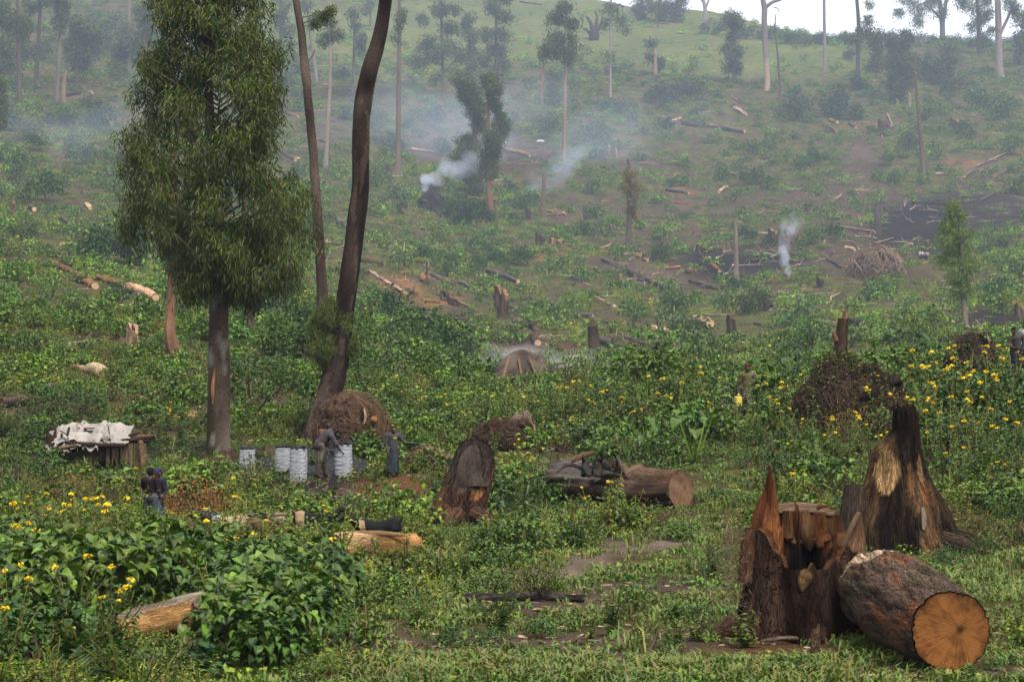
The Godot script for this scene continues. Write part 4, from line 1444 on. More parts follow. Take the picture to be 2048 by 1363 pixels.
# ---- the large pieces by the road
func sawn_log() -> void:
	var f := at(1903, 1265, 27.5)
	var r := at(1758, 1187, 31.0)
	f.y = height(f.x, f.z) + 0.45
	r.y = height(r.x, r.z) + 0.60
	var o := thing("sawn_log", "thick log with furrowed bark and a round orange sawn end beside the split stump", "log", Vector3(f.x, height(f.x, f.z), f.z))
	mark(1850, 1240, "the thick sawn log")
	var base := o.position
	var b := Buf.new()
	var rows := 72
	var seg := 110
	var P := PackedVector3Array()
	var C := PackedColorArray()
	var ref := PackedVector3Array()
	var ax := (r - f).normalized()
	var sx := ax.cross(Vector3.UP).normalized()
	var sy := sx.cross(ax).normalized()
	if sy.y < 0.0: sy = -sy
	for i in rows:
		var t := float(i) / (rows - 1)
		var mid := f.lerp(r, t) - base
		ref.append(mid)
		var rad := lerpf(0.47, 0.60, smoothstep(0.0, 1.0, t)) * (1.0 + 0.05 * sin(t * 5.0))
		for j in seg:
			var a := TAU * j / seg
			var len_ := t * 3.7
			var q := 1.0 - absf(nz.get_noise_3d(cos(a) * 130.0, sin(a) * 130.0, len_ * 34.0)) * 2.4
			var fur := pow(clampf(q, 0.0, 1.0), 3.0)
			var k := rad * (1.0 + 0.05 * nz2.get_noise_3d(cos(a) * 40.0, sin(a) * 40.0, len_ * 20.0)) - 0.035 * fur + 0.012 * nz.get_noise_3d(cos(a) * 500.0, sin(a) * 500.0, len_ * 160.0)
			# the far end is torn off unevenly
			var tail := 0.0
			if i > rows - 10: tail = (0.30 * nz.get_noise_2d(a * 120.0, 5.0) + 0.10 * sin(a * 3.0)) * (i - rows + 10) / 9.0
			P.append(mid + (sx * cos(a) + sy * sin(a)) * k + ax * tail)
			var red := nz2.get_noise_3d(cos(a) * 120.0 + 70.0, sin(a) * 120.0, len_ * 60.0)
			var c := Color(0.088, 0.058, 0.042).lerp(Color(0.145, 0.098, 0.072), clampf(0.5 + red, 0.0, 1.0))
			if red > 0.22: c = c.lerp(Color(0.20, 0.075, 0.035), clampf((red - 0.22) * 6.0, 0.0, 0.8))
			if red < -0.2: c = c.lerp(Color(0.085, 0.078, 0.042), 0.6)
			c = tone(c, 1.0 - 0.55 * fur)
			# towards the far end the bark is torn away from the cream wood in scallops
			var edge := 0.93 + 0.10 * nz.get_noise_2d(a * 90.0, 11.0) - 0.09 * clampf(sin(a) * 1.6 - 0.5, 0.0, 1.0) * (0.6 + 0.8 * absf(sin(a * 4.0)))
			if t > edge:
				P[-1] = P[-1] - (sx * cos(a) + sy * sin(a)) * 0.045
				c = tone(Color(0.47, 0.335, 0.225), clampf(0.95 + 1.2 * nz.get_noise_3d(cos(a) * 600.0, sin(a) * 600.0, t * 40.0), 0.6, 1.3))
			C.append(c)
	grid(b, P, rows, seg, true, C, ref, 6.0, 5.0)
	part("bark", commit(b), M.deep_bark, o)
	var ring := PackedVector3Array()
	for j in seg: ring.append(f - base + (P[j] - (f - base)) * 0.965 - ax * 0.012)
	var e := Buf.new()
	fan(e, f - base - ax * 0.012, ring, -ax, Color.WHITE, Vector2.ONE)
	part("sawn_end", commit(e), M.end, o)
	var e2 := Buf.new()
	fan(e2, r - base - ax * 0.06, P.slice((rows - 1) * seg, rows * seg), ax, Color(0.5, 0.36, 0.24), Vector2.ONE)
	part("torn_end", commit(e2), M.wood, o)

func split_stump() -> void:
	var base := gp(1600, 1268)
	var hs := [0.92, 0.90, 1.0, 1.15, 1.32, 1.10, 1.55, 1.62, 1.62, 1.5, 1.34, 1.28, 1.25, 1.36, 1.25, 0.92]
	var o := stump(base, "hollow charred stump with a tall orange splinter standing behind the sawn log", 0.70, hs, 0.22, [0.12, 0.12, 0.14, 0.22, 0.3, 0.42, 0.4, 0.22, 0.14, 0.12], Color(0.046, 0.028, 0.020), Color(0.098, 0.042, 0.018), 0.30, 0.26)
	mark(1590, 1150, "the hollow split stump")
	chunk(o, "splinter", [Vector3(-0.40, 1.05, -0.42), Vector3(-0.38, 1.5, -0.44), Vector3(-0.35, 1.80, -0.42), Vector3(-0.34, 2.15, -0.41)], [0.20, 0.135, 0.065, 0.010], Color(0.115, 0.044, 0.017), "wood", 22, 0.9)
	for q in 22:   # the tall torn splinter, a sheaf of fibres
		var fx := rf(-0.58, -0.20)
		var tall := 2.14 - absf(fx + 0.35) * 2.7 - rf(0.0, 0.22)
		if q == 0:
			fx = -0.35
			tall = 2.17
		slab(o, "splinter", [Vector3(fx + rf(-0.03, 0.03), 1.05, -0.36 + rf(-0.08, 0.06)), Vector3(lerpf(fx, -0.36, 0.3), lerpf(1.1, maxf(tall, 1.35), 0.55), -0.40 + rf(-0.05, 0.05)), Vector3(lerpf(fx, -0.34, 0.5), maxf(tall, 1.38), -0.41)], [rf(0.12, 0.2), rf(0.08, 0.13), 0.012], 0.07, Vector3(1, 0, rf(-0.6, 0.6)), vary(Color(0.125, 0.047, 0.018), 0.4))
	slab(o, "sawn_ledge", [Vector3(-0.26, 1.585, -0.42), Vector3(-0.05, 1.61, -0.46), Vector3(0.22, 1.60, -0.44), Vector3(0.50, 1.53, -0.34)], [0.22, 0.36, 0.36, 0.16], 0.06, Vector3(0, -0.3, 1), Color(0.20, 0.13, 0.08), "wood", "pale ledge sawn across the rear wall")
	for q in 9:
		var fx := -0.16 + q * 0.085 + rf(-0.02, 0.02)
		slab(o, "fibrous_splinter", [Vector3(fx + 0.05, rf(1.02, 1.2), -0.26 + rf(-0.04, 0.04)), Vector3(fx + 0.02, 1.3, -0.28 + rf(-0.04, 0.04)), Vector3(fx, rf(1.48, 1.6), -0.33)], [0.09, rf(0.17, 0.26), 0.10], 0.09, Vector3(1, 0, rf(-0.4, 0.4)), vary(Color(0.125, 0.056, 0.024), 0.4))
	slab(o, "leaning_splinter", [Vector3(0.42, 0.98, 0.28), Vector3(0.56, 1.25, 0.24), Vector3(0.74, 1.60, 0.2)], [0.10, 0.08, 0.06], 0.07, Vector3(1, 0, 0), Color(0.25, 0.17, 0.10))
	slab(o, "side_board", [Vector3(0.64, 0.78, 0.24), Vector3(0.70, 1.2, 0.16), Vector3(0.75, 1.58, 0.12)], [0.42, 0.26, 0.06], 0.10, Vector3(1, 0, 0), Color(0.16, 0.09, 0.052))
	slab(o, "side_board", [Vector3(-0.68, 0.7, 0.30), Vector3(-0.66, 1.15, 0.28), Vector3(-0.62, 1.38, 0.25)], [0.30, 0.30, 0.14], 0.14, Vector3(1, 0, 0), Color(0.095, 0.05, 0.03))
	slab(o, "axe_cut", [Vector3(-0.06, 0.64, 0.765), Vector3(-0.05, 0.72, 0.77), Vector3(-0.02, 0.82, 0.765), Vector3(-0.03, 0.91, 0.74)], [0.03, 0.14, 0.19, 0.10], 0.09, Vector3(1, 0, 0), Color(0.20, 0.12, 0.055), "wood", "yellow axe cut below the lip")
	for q in [[-1.4, 1.30, 0.17], [1.2, 1.25, 0.15], [2.6, 1.2, 0.15]]:
		root_on(o, q[0], 0.75, q[1], 0.2, q[2], Color(0.08, 0.046, 0.03))
	var b := Buf.new()   # dead moss and dry creeper hanging on its left side
	for k in 420:
		var p := Vector3(-0.78 + rf(-0.22, 0.12), rf(0.4, 1.35), rf(-0.2, 0.55))
		var q := p + Vector3(rf(-0.16, 0.06), rf(-0.16, 0.14), rf(-0.1, 0.14))
		stem(b, p, q, 0.004, 0.002, vary(Color(0.12, 0.088, 0.055), 0.4))
	part("dry_creeper", commit(b), M.dry, o, "", "stuff")
	var post := thing("wooden_peg", "short broken wooden peg in the soil in front of the hollow stump", "post", gp(1631, 1312))
	chunk(post, "peg", [Vector3(0, -0.05, 0), Vector3(0.0, 0.16, 0), Vector3(0.01, 0.33, 0)], [0.065, 0.06, 0.05], Color(0.13, 0.085, 0.055), "bark")
	chunk(post, "splinter", [Vector3(0.03, 0.28, 0), Vector3(0.04, 0.36, 0), Vector3(0.04, 0.40, 0)], [0.03, 0.02, 0.006], Color(0.17, 0.11, 0.07), "wood")
	var stick := thing("fallen_stick", "thin dead stick lying at the foot of the hollow stump", "stick", gp(1575, 1288))
	chunk(stick, "branch", [Vector3(-0.35, 0.05, 0.1), Vector3(0, 0.08, 0), Vector3(0.4, 0.04, 0.08)], [0.02, 0.03, 0.025], Color(0.19, 0.14, 0.10), "bark")

func tall_stump() -> void:
	var base := gp(1815, 1098)
	var d := -base.z
	var mpp := d / F
	var o := thing("tall_stump", "tall dark stump with flaring roots and a pale strip of bared wood", "stump", base)
	mark(1810, 980, "the tall dark stump")
	var rings := [[1125, 1815, 140], [1100, 1813, 124], [1075, 1808, 114], [1045, 1804, 104], [1020, 1806, 92], [1000, 1806, 83], [975, 1801, 72], [950, 1798, 62], [925, 1796, 55], [905, 1795, 50], [890, 1799, 43], [876, 1807, 34], [862, 1812, 28], [845, 1812, 26], [830, 1811, 25], [818, 1809, 23], [811, 1807, 18]]
	var pts := PackedVector3Array()
	var rad := PackedFloat32Array()
	for k in rings:
		pts.append(at(k[1], k[0], d) - base)
		rad.append(k[2] * mpp)
	var rs := resample(pts, rad, 60)
	var seg := 80
	var P := PackedVector3Array()
	var C := PackedColorArray()
	for i in 60:
		var t := i / 59.0
		for j in seg:
			var a := TAU * j / seg
			var groove := pow(absf(sin(a * 3.5 + 0.4 + 0.5 * sin(t * 4.0))), 0.45)
			var lobes := (0.30 * groove - 0.24) * (1.0 - t * 0.6) + 0.08 * sin(a * 4.0 + 0.7) * (1.0 - t)
			var q := pow(clampf(1.0 - absf(nz.get_noise_3d(cos(a) * 150.0 + 31.0, sin(a) * 150.0, t * 50.0)) * 2.4, 0.0, 1.0), 3.0)
			var k: float = rs[1][i] * (1.0 + lobes - 0.08 * q + 0.05 * nz.get_noise_3d(cos(a) * 320.0, sin(a) * 320.0, t * 130.0))
			var p: Vector3 = rs[0][i] + Vector3(sin(a) * k, 0, cos(a) * k * 0.8)
			if i > 50: p.y += 0.12 * nz.get_noise_2d(a * 150.0, 4.0) * (i - 50) / 9.0
			P.append(p)
			var n := nz.get_noise_3d(p.x * 150.0, p.y * 40.0, p.z * 150.0)
			var c := Color(0.018, 0.013, 0.011).lerp(Color(0.045, 0.030, 0.020), clampf(0.45 + n * 1.5, 0.0, 1.0))
			var w := nz2.get_noise_3d(p.x * 90.0 + 20.0, p.y * 30.0, p.z * 60.0)
			if w > 0.25: c = c.lerp(Color(0.17, 0.10, 0.05), clampf((w - 0.25) * 5.0, 0.0, 0.6))
			c = tone(c, (1.0 - 0.4 * q) * lerpf(0.55, 1.0, groove))
			if cos(a) > 0.05:   # where the bark is stripped to the wood
				var grain := nz.get_noise_3d(p.x * 500.0, p.y * 30.0, 3.0)
				for w_ in [[-0.42, 1.46, 0.19, 0.50, Color(0.40, 0.25, 0.115)], [0.19, 1.30, 0.06, 0.42, Color(0.24, 0.14, 0.07)], [0.28, 0.98, 0.05, 0.28, Color(0.23, 0.095, 0.042)], [-0.02, 1.25, 0.05, 0.3, Color(0.13, 0.06, 0.03)]]:
					var e := Vector2((p.x - w_[0]) / w_[2], (p.y - w_[1]) / w_[3]).length() + 0.5 * nz.get_noise_2d(p.x * 220.0, p.y * 90.0)
					if e < 1.0:
						c = c.lerp(tone(w_[4], clampf(0.95 + grain * 1.4, 0.45, 1.5)), smoothstep(1.0, 0.85, e))
						p.z -= 0.03 * smoothstep(1.0, 0.85, e)
				P[-1] = p
			C.append(c)
	var b := Buf.new()
	grid(b, P, 60, seg, true, C, rs[0], 8.0, 4.0)
	fan(b, rs[0][59] + Vector3(0, 0.03, 0), P.slice(59 * seg, 60 * seg), Vector3.UP, Color(0.06, 0.04, 0.03), Vector2.ONE)
	part("bark", commit(b), M.deep_bark, o)
	var pz := func(px: float, py: float, z: float) -> Vector3: return at(px, py, d) - base + Vector3(0, 0, z)
	slab(o, "peeling_bark", [pz.call(1832, 1052, 0.84), pz.call(1833, 1030, 0.82), pz.call(1831, 1008, 0.78)], [0.06, 0.10, 0.05], 0.06, Vector3(1, 0, 0), Color(0.36, 0.30, 0.24), "wood", "flake of whitish peeling bark")
	chunk(o, "shoulder", [pz.call(1712, 1090, 0.0), pz.call(1712, 1040, 0.0), pz.call(1714, 1000, -0.05), pz.call(1716, 972, -0.1)], [0.40, 0.34, 0.27, 0.22], Color(0.055, 0.04, 0.03), "deep_bark", 18, 0.3)
	for q in [[1.35, 1.62, 0.42], [1.0, 1.4, 0.3], [-1.45, 1.45, 0.36], [2.2, 1.5, 0.36], [-2.3, 1.5, 0.36]]:
		root_on(o, q[0], 0.85, q[1], 0.3, q[2] * 0.55, Color(0.06, 0.042, 0.03))

func hollow_log() -> void:
	var a := at(1112, 962, 56.0)
	var b := at(1362, 984, 53.0)
	a.y = height(a.x, a.z) + 0.42
	b.y = height(b.x, b.z) + 0.40
	var mid := (a + b) * 0.5
	mid.y = height(mid.x, mid.z)
	var o := thing("hollow_log", "long weathered hollow log with a grey jagged top and a brown sawn end", "log", mid)
	mark(1240, 960, "the long hollow log")
	var pts := PackedVector3Array()
	var rad := PackedFloat32Array()
	for k in 26:
		var t := k / 25.0
		pts.append(a.lerp(b, t) - mid + Vector3(0, 0.05 * sin(t * 7.0), 0))
		rad.append(lerpf(0.45, 0.45, t) * (1.0 + 0.10 * sin(t * 9.0 + 1.0)))
	var body := Buf.new()
	tube(body, pts, rad, 56, Color.WHITE, 0.42, true, 0.38, func(t, _a, p):
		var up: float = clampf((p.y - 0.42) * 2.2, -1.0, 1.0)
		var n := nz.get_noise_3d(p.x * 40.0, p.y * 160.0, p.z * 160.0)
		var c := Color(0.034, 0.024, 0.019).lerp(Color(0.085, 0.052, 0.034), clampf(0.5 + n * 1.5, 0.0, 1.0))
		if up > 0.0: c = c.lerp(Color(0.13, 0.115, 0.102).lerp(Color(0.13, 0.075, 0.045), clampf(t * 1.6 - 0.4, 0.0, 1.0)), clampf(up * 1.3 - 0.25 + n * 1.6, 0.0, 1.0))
		return c)
	part("bark", commit(body), M.wood, o)
	var dirn := (b - a).normalized()
	var ring := PackedVector3Array()
	var fr := frames(pts)
	for j in 30: ring.append(pts[25] + dirn * 0.012 + (fr[25][0] * cos(TAU * j / 30) + fr[25][1] * sin(TAU * j / 30)) * 0.41)
	var e := Buf.new()
	fan(e, pts[25] + dirn * 0.012, ring, dirn, Color.WHITE, Vector2.ONE)
	part("sawn_end", commit(e), M.dark_end, o)
	var q := func(px: float, py: float, z: float) -> Vector3: return at(px, py, 54.3) - mid + Vector3(0, 0, z)
	for k in 15:   # the splintered stub of a limb
		var px := rf(1168, 1240)
		slab(o, "limb_shard", [q.call(px + rf(-4, 4), 950, rf(-0.15, 0.3)), q.call(px + rf(-6, 4), 930, rf(-0.12, 0.28)), q.call(px + rf(-14, 6), rf(898, 926) + absf(px - 1190.0) * 0.25, rf(-0.1, 0.25))], [rf(0.12, 0.2), rf(0.1, 0.17), 0.02], rf(0.05, 0.1), Vector3(1, 0, rf(-0.6, 0.6)), vary(Color(0.095, 0.082, 0.072) if k % 3 else Color(0.05, 0.038, 0.03), 0.4))
	chunk(o, "curled_bark", [q.call(1262, 955, 0.25), q.call(1276, 942, 0.28), q.call(1286, 930, 0.25)], [0.22, 0.17, 0.06], Color(0.11, 0.072, 0.046), "wood", 14, 0.8)
	slab(o, "split_plank", [q.call(1238, 925, 0.3), q.call(1250, 938, 0.34), q.call(1262, 950, 0.34)], [0.08, 0.16, 0.1], 0.07, Vector3(0, 1, 0), Color(0.22, 0.155, 0.10))
	slab(o, "split_plank", [q.call(1142, 922, -0.2), q.call(1165, 913, -0.2), q.call(1190, 905, -0.2)], [0.10, 0.14, 0.08], 0.07, Vector3(0, 1, 0), Color(0.24, 0.14, 0.075))
	for k in 12:   # ridges of grey rotten wood standing off the top
		var px := rf(1105, 1330)
		var top := 934.0 + (px - 1105.0) * 0.06 + rf(-6, 10)
		slab(o, "rotten_ridge", [q.call(px - rf(18, 40), top + rf(2, 12), rf(-0.2, 0.42)), q.call(px, top - rf(0, 8), rf(-0.1, 0.40)), q.call(px + rf(18, 45), top + rf(4, 16), rf(-0.1, 0.42))], [0.03, rf(0.06, 0.13), 0.02], 0.05, Vector3(0, 1, rf(-0.5, 0.5)), vary(Color(0.085, 0.072, 0.062) if px < 1250 else Color(0.075, 0.048, 0.03), 0.4))
	for k in 6:
		var px := rf(1130, 1300)
		slab(o, "dark_flake", [q.call(px - 25, 985, 0.40), q.call(px, 978 + rf(-8, 8), 0.46), q.call(px + 28, 990, 0.40)], [0.08, rf(0.14, 0.26), 0.06], 0.05, Vector3(0, 1, 0.3), vary(Color(0.035, 0.025, 0.02), 0.4))
	chunk(o, "hollow_mouth", [q.call(1165, 985, 0.30), q.call(1215, 992, 0.38), q.call(1262, 992, 0.36)], [0.07, 0.14, 0.07], Color(0.010, 0.009, 0.009), "rough", 14, 0.3)

func leaning_stump() -> void:
	var base := gp(925, 1048)
	var d := -base.z
	var mpp := d / F
	var o := thing("leaning_stump", "leaning brown stump with a smooth slanted saw cut and an orange hollow", "stump", base)
	mark(930, 960, "the leaning brown stump")
	var pts := PackedVector3Array()
	var rad := PackedFloat32Array()
	for k in [[1070, 905, 74], [1045, 908, 63], [1015, 916, 55], [985, 927, 50], [955, 938, 48], [925, 946, 43], [902, 948, 36], [886, 946, 25], [878, 944, 12]]:
		pts.append(at(k[1], k[0], d) - base)
		rad.append(k[2] * mpp)
	var rs := resample(pts, rad, 40)
	var seg := 72
	var P := PackedVector3Array()
	var C := PackedColorArray()
	for i in 40:
		for j in seg:
			var a := TAU * j / seg
			var k: float = rs[1][i] * (1.0 + 0.10 * sin(a * 5.0 + 1.0) * (1.0 - i / 39.0) + 0.10 * nz.get_noise_3d(cos(a) * 160.0, sin(a) * 160.0, i * 4.0))
			var p: Vector3 = rs[0][i] + Vector3(sin(a) * k, 0, cos(a) * k * 0.7)
			# the saw cut takes the front off along a slanting plane
			var lim := 0.26 - (p.y - 0.80) * 0.42
			var cut := p.y > 0.72 and p.z > lim
			if cut: p.z = lim
			P.append(p)
			var n := nz.get_noise_3d(p.x * 200.0, p.y * 50.0, p.z * 200.0)
			var c := Color(0.050, 0.030, 0.021).lerp(Color(0.115, 0.064, 0.038), clampf(0.45 + n * 1.6, 0.0, 1.0))
			var hol := Vector2((p.x - 0.30) / 0.16, (p.y - 0.72) / 0.24).length() + 0.6 * nz.get_noise_2d(p.x * 260.0, p.y * 160.0)
			if cos(a) > 0.0 and hol < 1.0:
				c = c.lerp(tone(Color(0.27, 0.125, 0.055), clampf(0.95 + n * 1.6, 0.4, 1.5)), smoothstep(1.0, 0.8, hol))
				p.z -= 0.07 * smoothstep(1.0, 0.7, hol)
				P[-1] = p
			elif cos(a) > 0.0 and hol < 1.25: c = tone(c, 0.35)
			if cut: c = Color(0.060, 0.047, 0.040).lerp(Color(0.030, 0.022, 0.018), clampf(0.5 + 1.8 * nz.get_noise_2d(p.x * 420.0, p.y * 22.0), 0.0, 1.0))
			C.append(c)
	var b := Buf.new()
	grid(b, P, 40, seg, true, C, rs[0], 5.0, 3.0)
	part("bark", commit(b), M.deep_bark, o)
	var face := PackedVector3Array()
	var fc := PackedColorArray()
	for i in 22:
		var y := lerpf(0.80, 1.635, i / 21.0)
		var mx := lerpf(0.10, 0.22, i / 21.0)
		var half := 0.45 * sqrt(maxf(0.0, 1.0 - pow(clampf((y - 1.05) / 0.60, -0.35, 1.0), 2.0))) * (1.0 + 0.06 * nz.get_noise_1d(y * 300.0))
		for j in 17:
			var u := j / 8.0 - 1.0
			var px_ := mx + u * half
			face.append(Vector3(px_, y + 0.03 * nz.get_noise_1d(px_ * 200.0) * (1.0 if i == 0 else 0.0), 0.275 - (y - 0.80) * 0.42 + 0.012 * nz.get_noise_2d(px_ * 160.0, y * 60.0) - 0.05 * u * u))
			fc.append(Color(0.105, 0.082, 0.066).lerp(Color(0.045, 0.034, 0.028), clampf(0.5 + 1.2 * nz.get_noise_2d(px_ * 120.0, y * 90.0) + 0.6 * nz.get_noise_2d(px_ * 500.0 + y * 90.0, y * 20.0), 0.0, 1.0)))
	var fb := Buf.new()
	grid(fb, face, 22, 17, false, fc, PackedVector3Array(), 2.0, 2.0)
	part("saw_cut", commit(fb), M.rough, o)
	root_on(o, -1.0, 0.55, 1.05, 0.35, 0.22, Color(0.12, 0.062, 0.036))
	root_on(o, -0.35, 0.5, 0.85, 0.3, 0.18, Color(0.10, 0.055, 0.035))
	root_on(o, 0.9, 0.5, 0.85, 0.3, 0.2, Color(0.085, 0.05, 0.034))

func worn_log(called: String, label: String, x0: float, y0: float, d0: float, x1: float, y1: float, d1: float, r0: float, r1: float, wood: Color, skin: Color, end0: bool) -> Node3D:
	var a := at(x0, y0, d0)
	var b := at(x1, y1, d1)
	var mid := (a + b) * 0.5
	var o := thing(called, label, "log", mid)
	var pts := PackedVector3Array()
	var rad := PackedFloat32Array()
	for k in 22:
		var t := k / 21.0
		pts.append(a.lerp(b, t) - mid + Vector3(0, 0.03 * sin(t * 6.0), 0))
		rad.append(lerpf(r0, r1, t) * (1.0 + 0.07 * sin(t * 11.0)))
	var body := Buf.new()
	var s := rf(0, 300)
	tube(body, pts, rad, 36, wood, 0.16, true, 0.16, func(t, _a, p):
		var n := nz.get_noise_3d(p.x * 60.0 + s, p.y * 170.0, p.z * 120.0)
		var w := nz2.get_noise_3d(p.x * 60.0 + s, p.y * 90.0, p.z * 60.0)
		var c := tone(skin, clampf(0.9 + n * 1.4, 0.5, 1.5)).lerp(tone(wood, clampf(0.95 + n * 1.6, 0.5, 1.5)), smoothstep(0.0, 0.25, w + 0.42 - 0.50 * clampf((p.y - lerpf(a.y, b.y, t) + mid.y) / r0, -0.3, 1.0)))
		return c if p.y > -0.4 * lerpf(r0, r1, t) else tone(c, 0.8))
	part("bark", commit(body), M.wood, o)
	var e := 0 if end0 else 21
	var dirn := (a - b).normalized() if end0 else (b - a).normalized()
	var fr := frames(pts)
	var ring := PackedVector3Array()
	for j in 24: ring.append(pts[e] + dirn * 0.014 + (fr[e][0] * cos(TAU * j / 24) + fr[e][1] * sin(TAU * j / 24)) * rad[e] * 0.97)
	var cap := Buf.new()
	fan(cap, pts[e] + dirn * 0.014, ring, dirn, Color.WHITE, Vector2.ONE)
	part("worn_end", commit(cap), M.dark_end, o)
	return o

func root_mass(called: String, label: String, foot: Vector2, rx: float, h: float, col: Color, n: int, d := 0.0) -> Node3D:
	var base := gd(foot.x, d) if d > 0.0 else gp(foot.x, foot.y)
	var mpp := -base.z / F
	var o := thing(called, label, "stump", base)
	var b := Buf.new()
	lump(b, Vector3(0, h * mpp * 0.35, 0), Vector3(rx, h * 0.60, rx * 0.7) * mpp, col, 0.7, 24, 34, 80.0)
	part("earth_clump", commit(b), M.rough, o)
	if rx * mpp > 0.6:
		for k in 6:
			b = Buf.new()
			var a := TAU * k / 6.0 + rf(-0.4, 0.4)
			var rr := rf(0.3, 0.5) * rx * mpp
			lump(b, Vector3(cos(a) * rx * 0.68 * mpp, rf(0.15, 0.75) * h * mpp, absf(sin(a)) * rx * 0.45 * mpp), Vector3(rr, rr * rf(0.7, 1.3), rr), vary(col, 0.35), 1.0, 18, 26, 120.0)
			mat_of_roots(o, "root_tangle", Vector3(cos(a) * rx * 0.68 * mpp, 0.45 * h * mpp, absf(sin(a)) * rx * 0.5 * mpp), Vector3(rr, rr, rr), n / 5, tone(col, 1.3).lerp(TWIG, 0.3), 0.008, 0.4)
			part("earth_clump", commit(b), M.rough, o)
	mat_of_roots(o, "root_tangle", Vector3(0, h * mpp * 0.35, 0), Vector3(rx * 1.04, h * 0.66, rx * 0.82) * mpp, n * 2, tone(col, 1.3).lerp(TWIG, 0.3), 0.008, 0.28)
	return o

# a charcoal kiln: a covered mound with poles leant against it
func kiln(label: String, foot: Vector2, rx: float, h: float, col: Color, poles: Array, brush := 0) -> Node3D:
	var base := gp(foot.x, foot.y)
	var mpp := -base.z / F
	var o := thing("charcoal_mound", label, "charcoal kiln", base, 0.0)
	var r := rx * mpp
	var hh := h * mpp
	var P := PackedVector3Array()
	var C := PackedColorArray()
	for i in 15:
		var t := i / 14.0
		for j in 40:
			var a := TAU * j / 40
			var k := 1.0 + 0.16 * nz.get_noise_2d(cos(a) * 90.0 + foot.x, sin(a) * 90.0)
			var y := hh * pow(cos(t * PI * 0.5), 0.8) * (1.0 + 0.14 * nz.get_noise_3d(cos(a) * t * 160.0, sin(a) * t * 160.0, foot.x))
			P.append(Vector3(cos(a) * r * t * k, y - 0.35 * t, sin(a) * r * t * k))
			C.append(tone(col, clampf(1.0 + 1.2 * nz.get_noise_3d(cos(a) * t * 300.0, sin(a) * t * 300.0, 7.0 + foot.x), 0.55, 1.6)))
	var b := Buf.new()
	grid(b, P, 15, 40, true, C, PackedVector3Array(), 3.0, 3.0)
	part("earth_cover", commit(b), M.rough, o)
	for p in poles:   # [foot column, foot row, top column, top row, width]
		var x0 := at(p[0], p[1], -base.z) - base + Vector3(0, 0, r * 0.85)
		var x1 := at(p[2], p[3], -base.z) - base + Vector3(0, 0, r * 0.5)
		var pb := Buf.new()
		tube(pb, PackedVector3Array([x0, (x0 + x1) * 0.5, x1]), PackedFloat32Array([p[4] * mpp * 0.5, p[4] * mpp * 0.5, p[4] * mpp * 0.45]), 8, vary(Color(0.24, 0.17, 0.115), 0.3), 0.1)
		part("pole", commit(pb), M.bark, o)
	if brush: mat_of_roots(o, "brushwood", Vector3(0, 0, 0), Vector3(r, hh, r) * 0.97, brush, tone(col, 2.0), 0.03, 0.12)
	return o

func snag(called: String, label: String, foot: Vector2, line: Array, col: Color, o_ := {}) -> Node3D:
	o_.category = o_.get("category", "dead tree")
	o_.bark = col
	o_.group = o_.get("group", "dead trunks left standing")
	return tree(called, label, foot, line, o_.get("crown", []), o_)
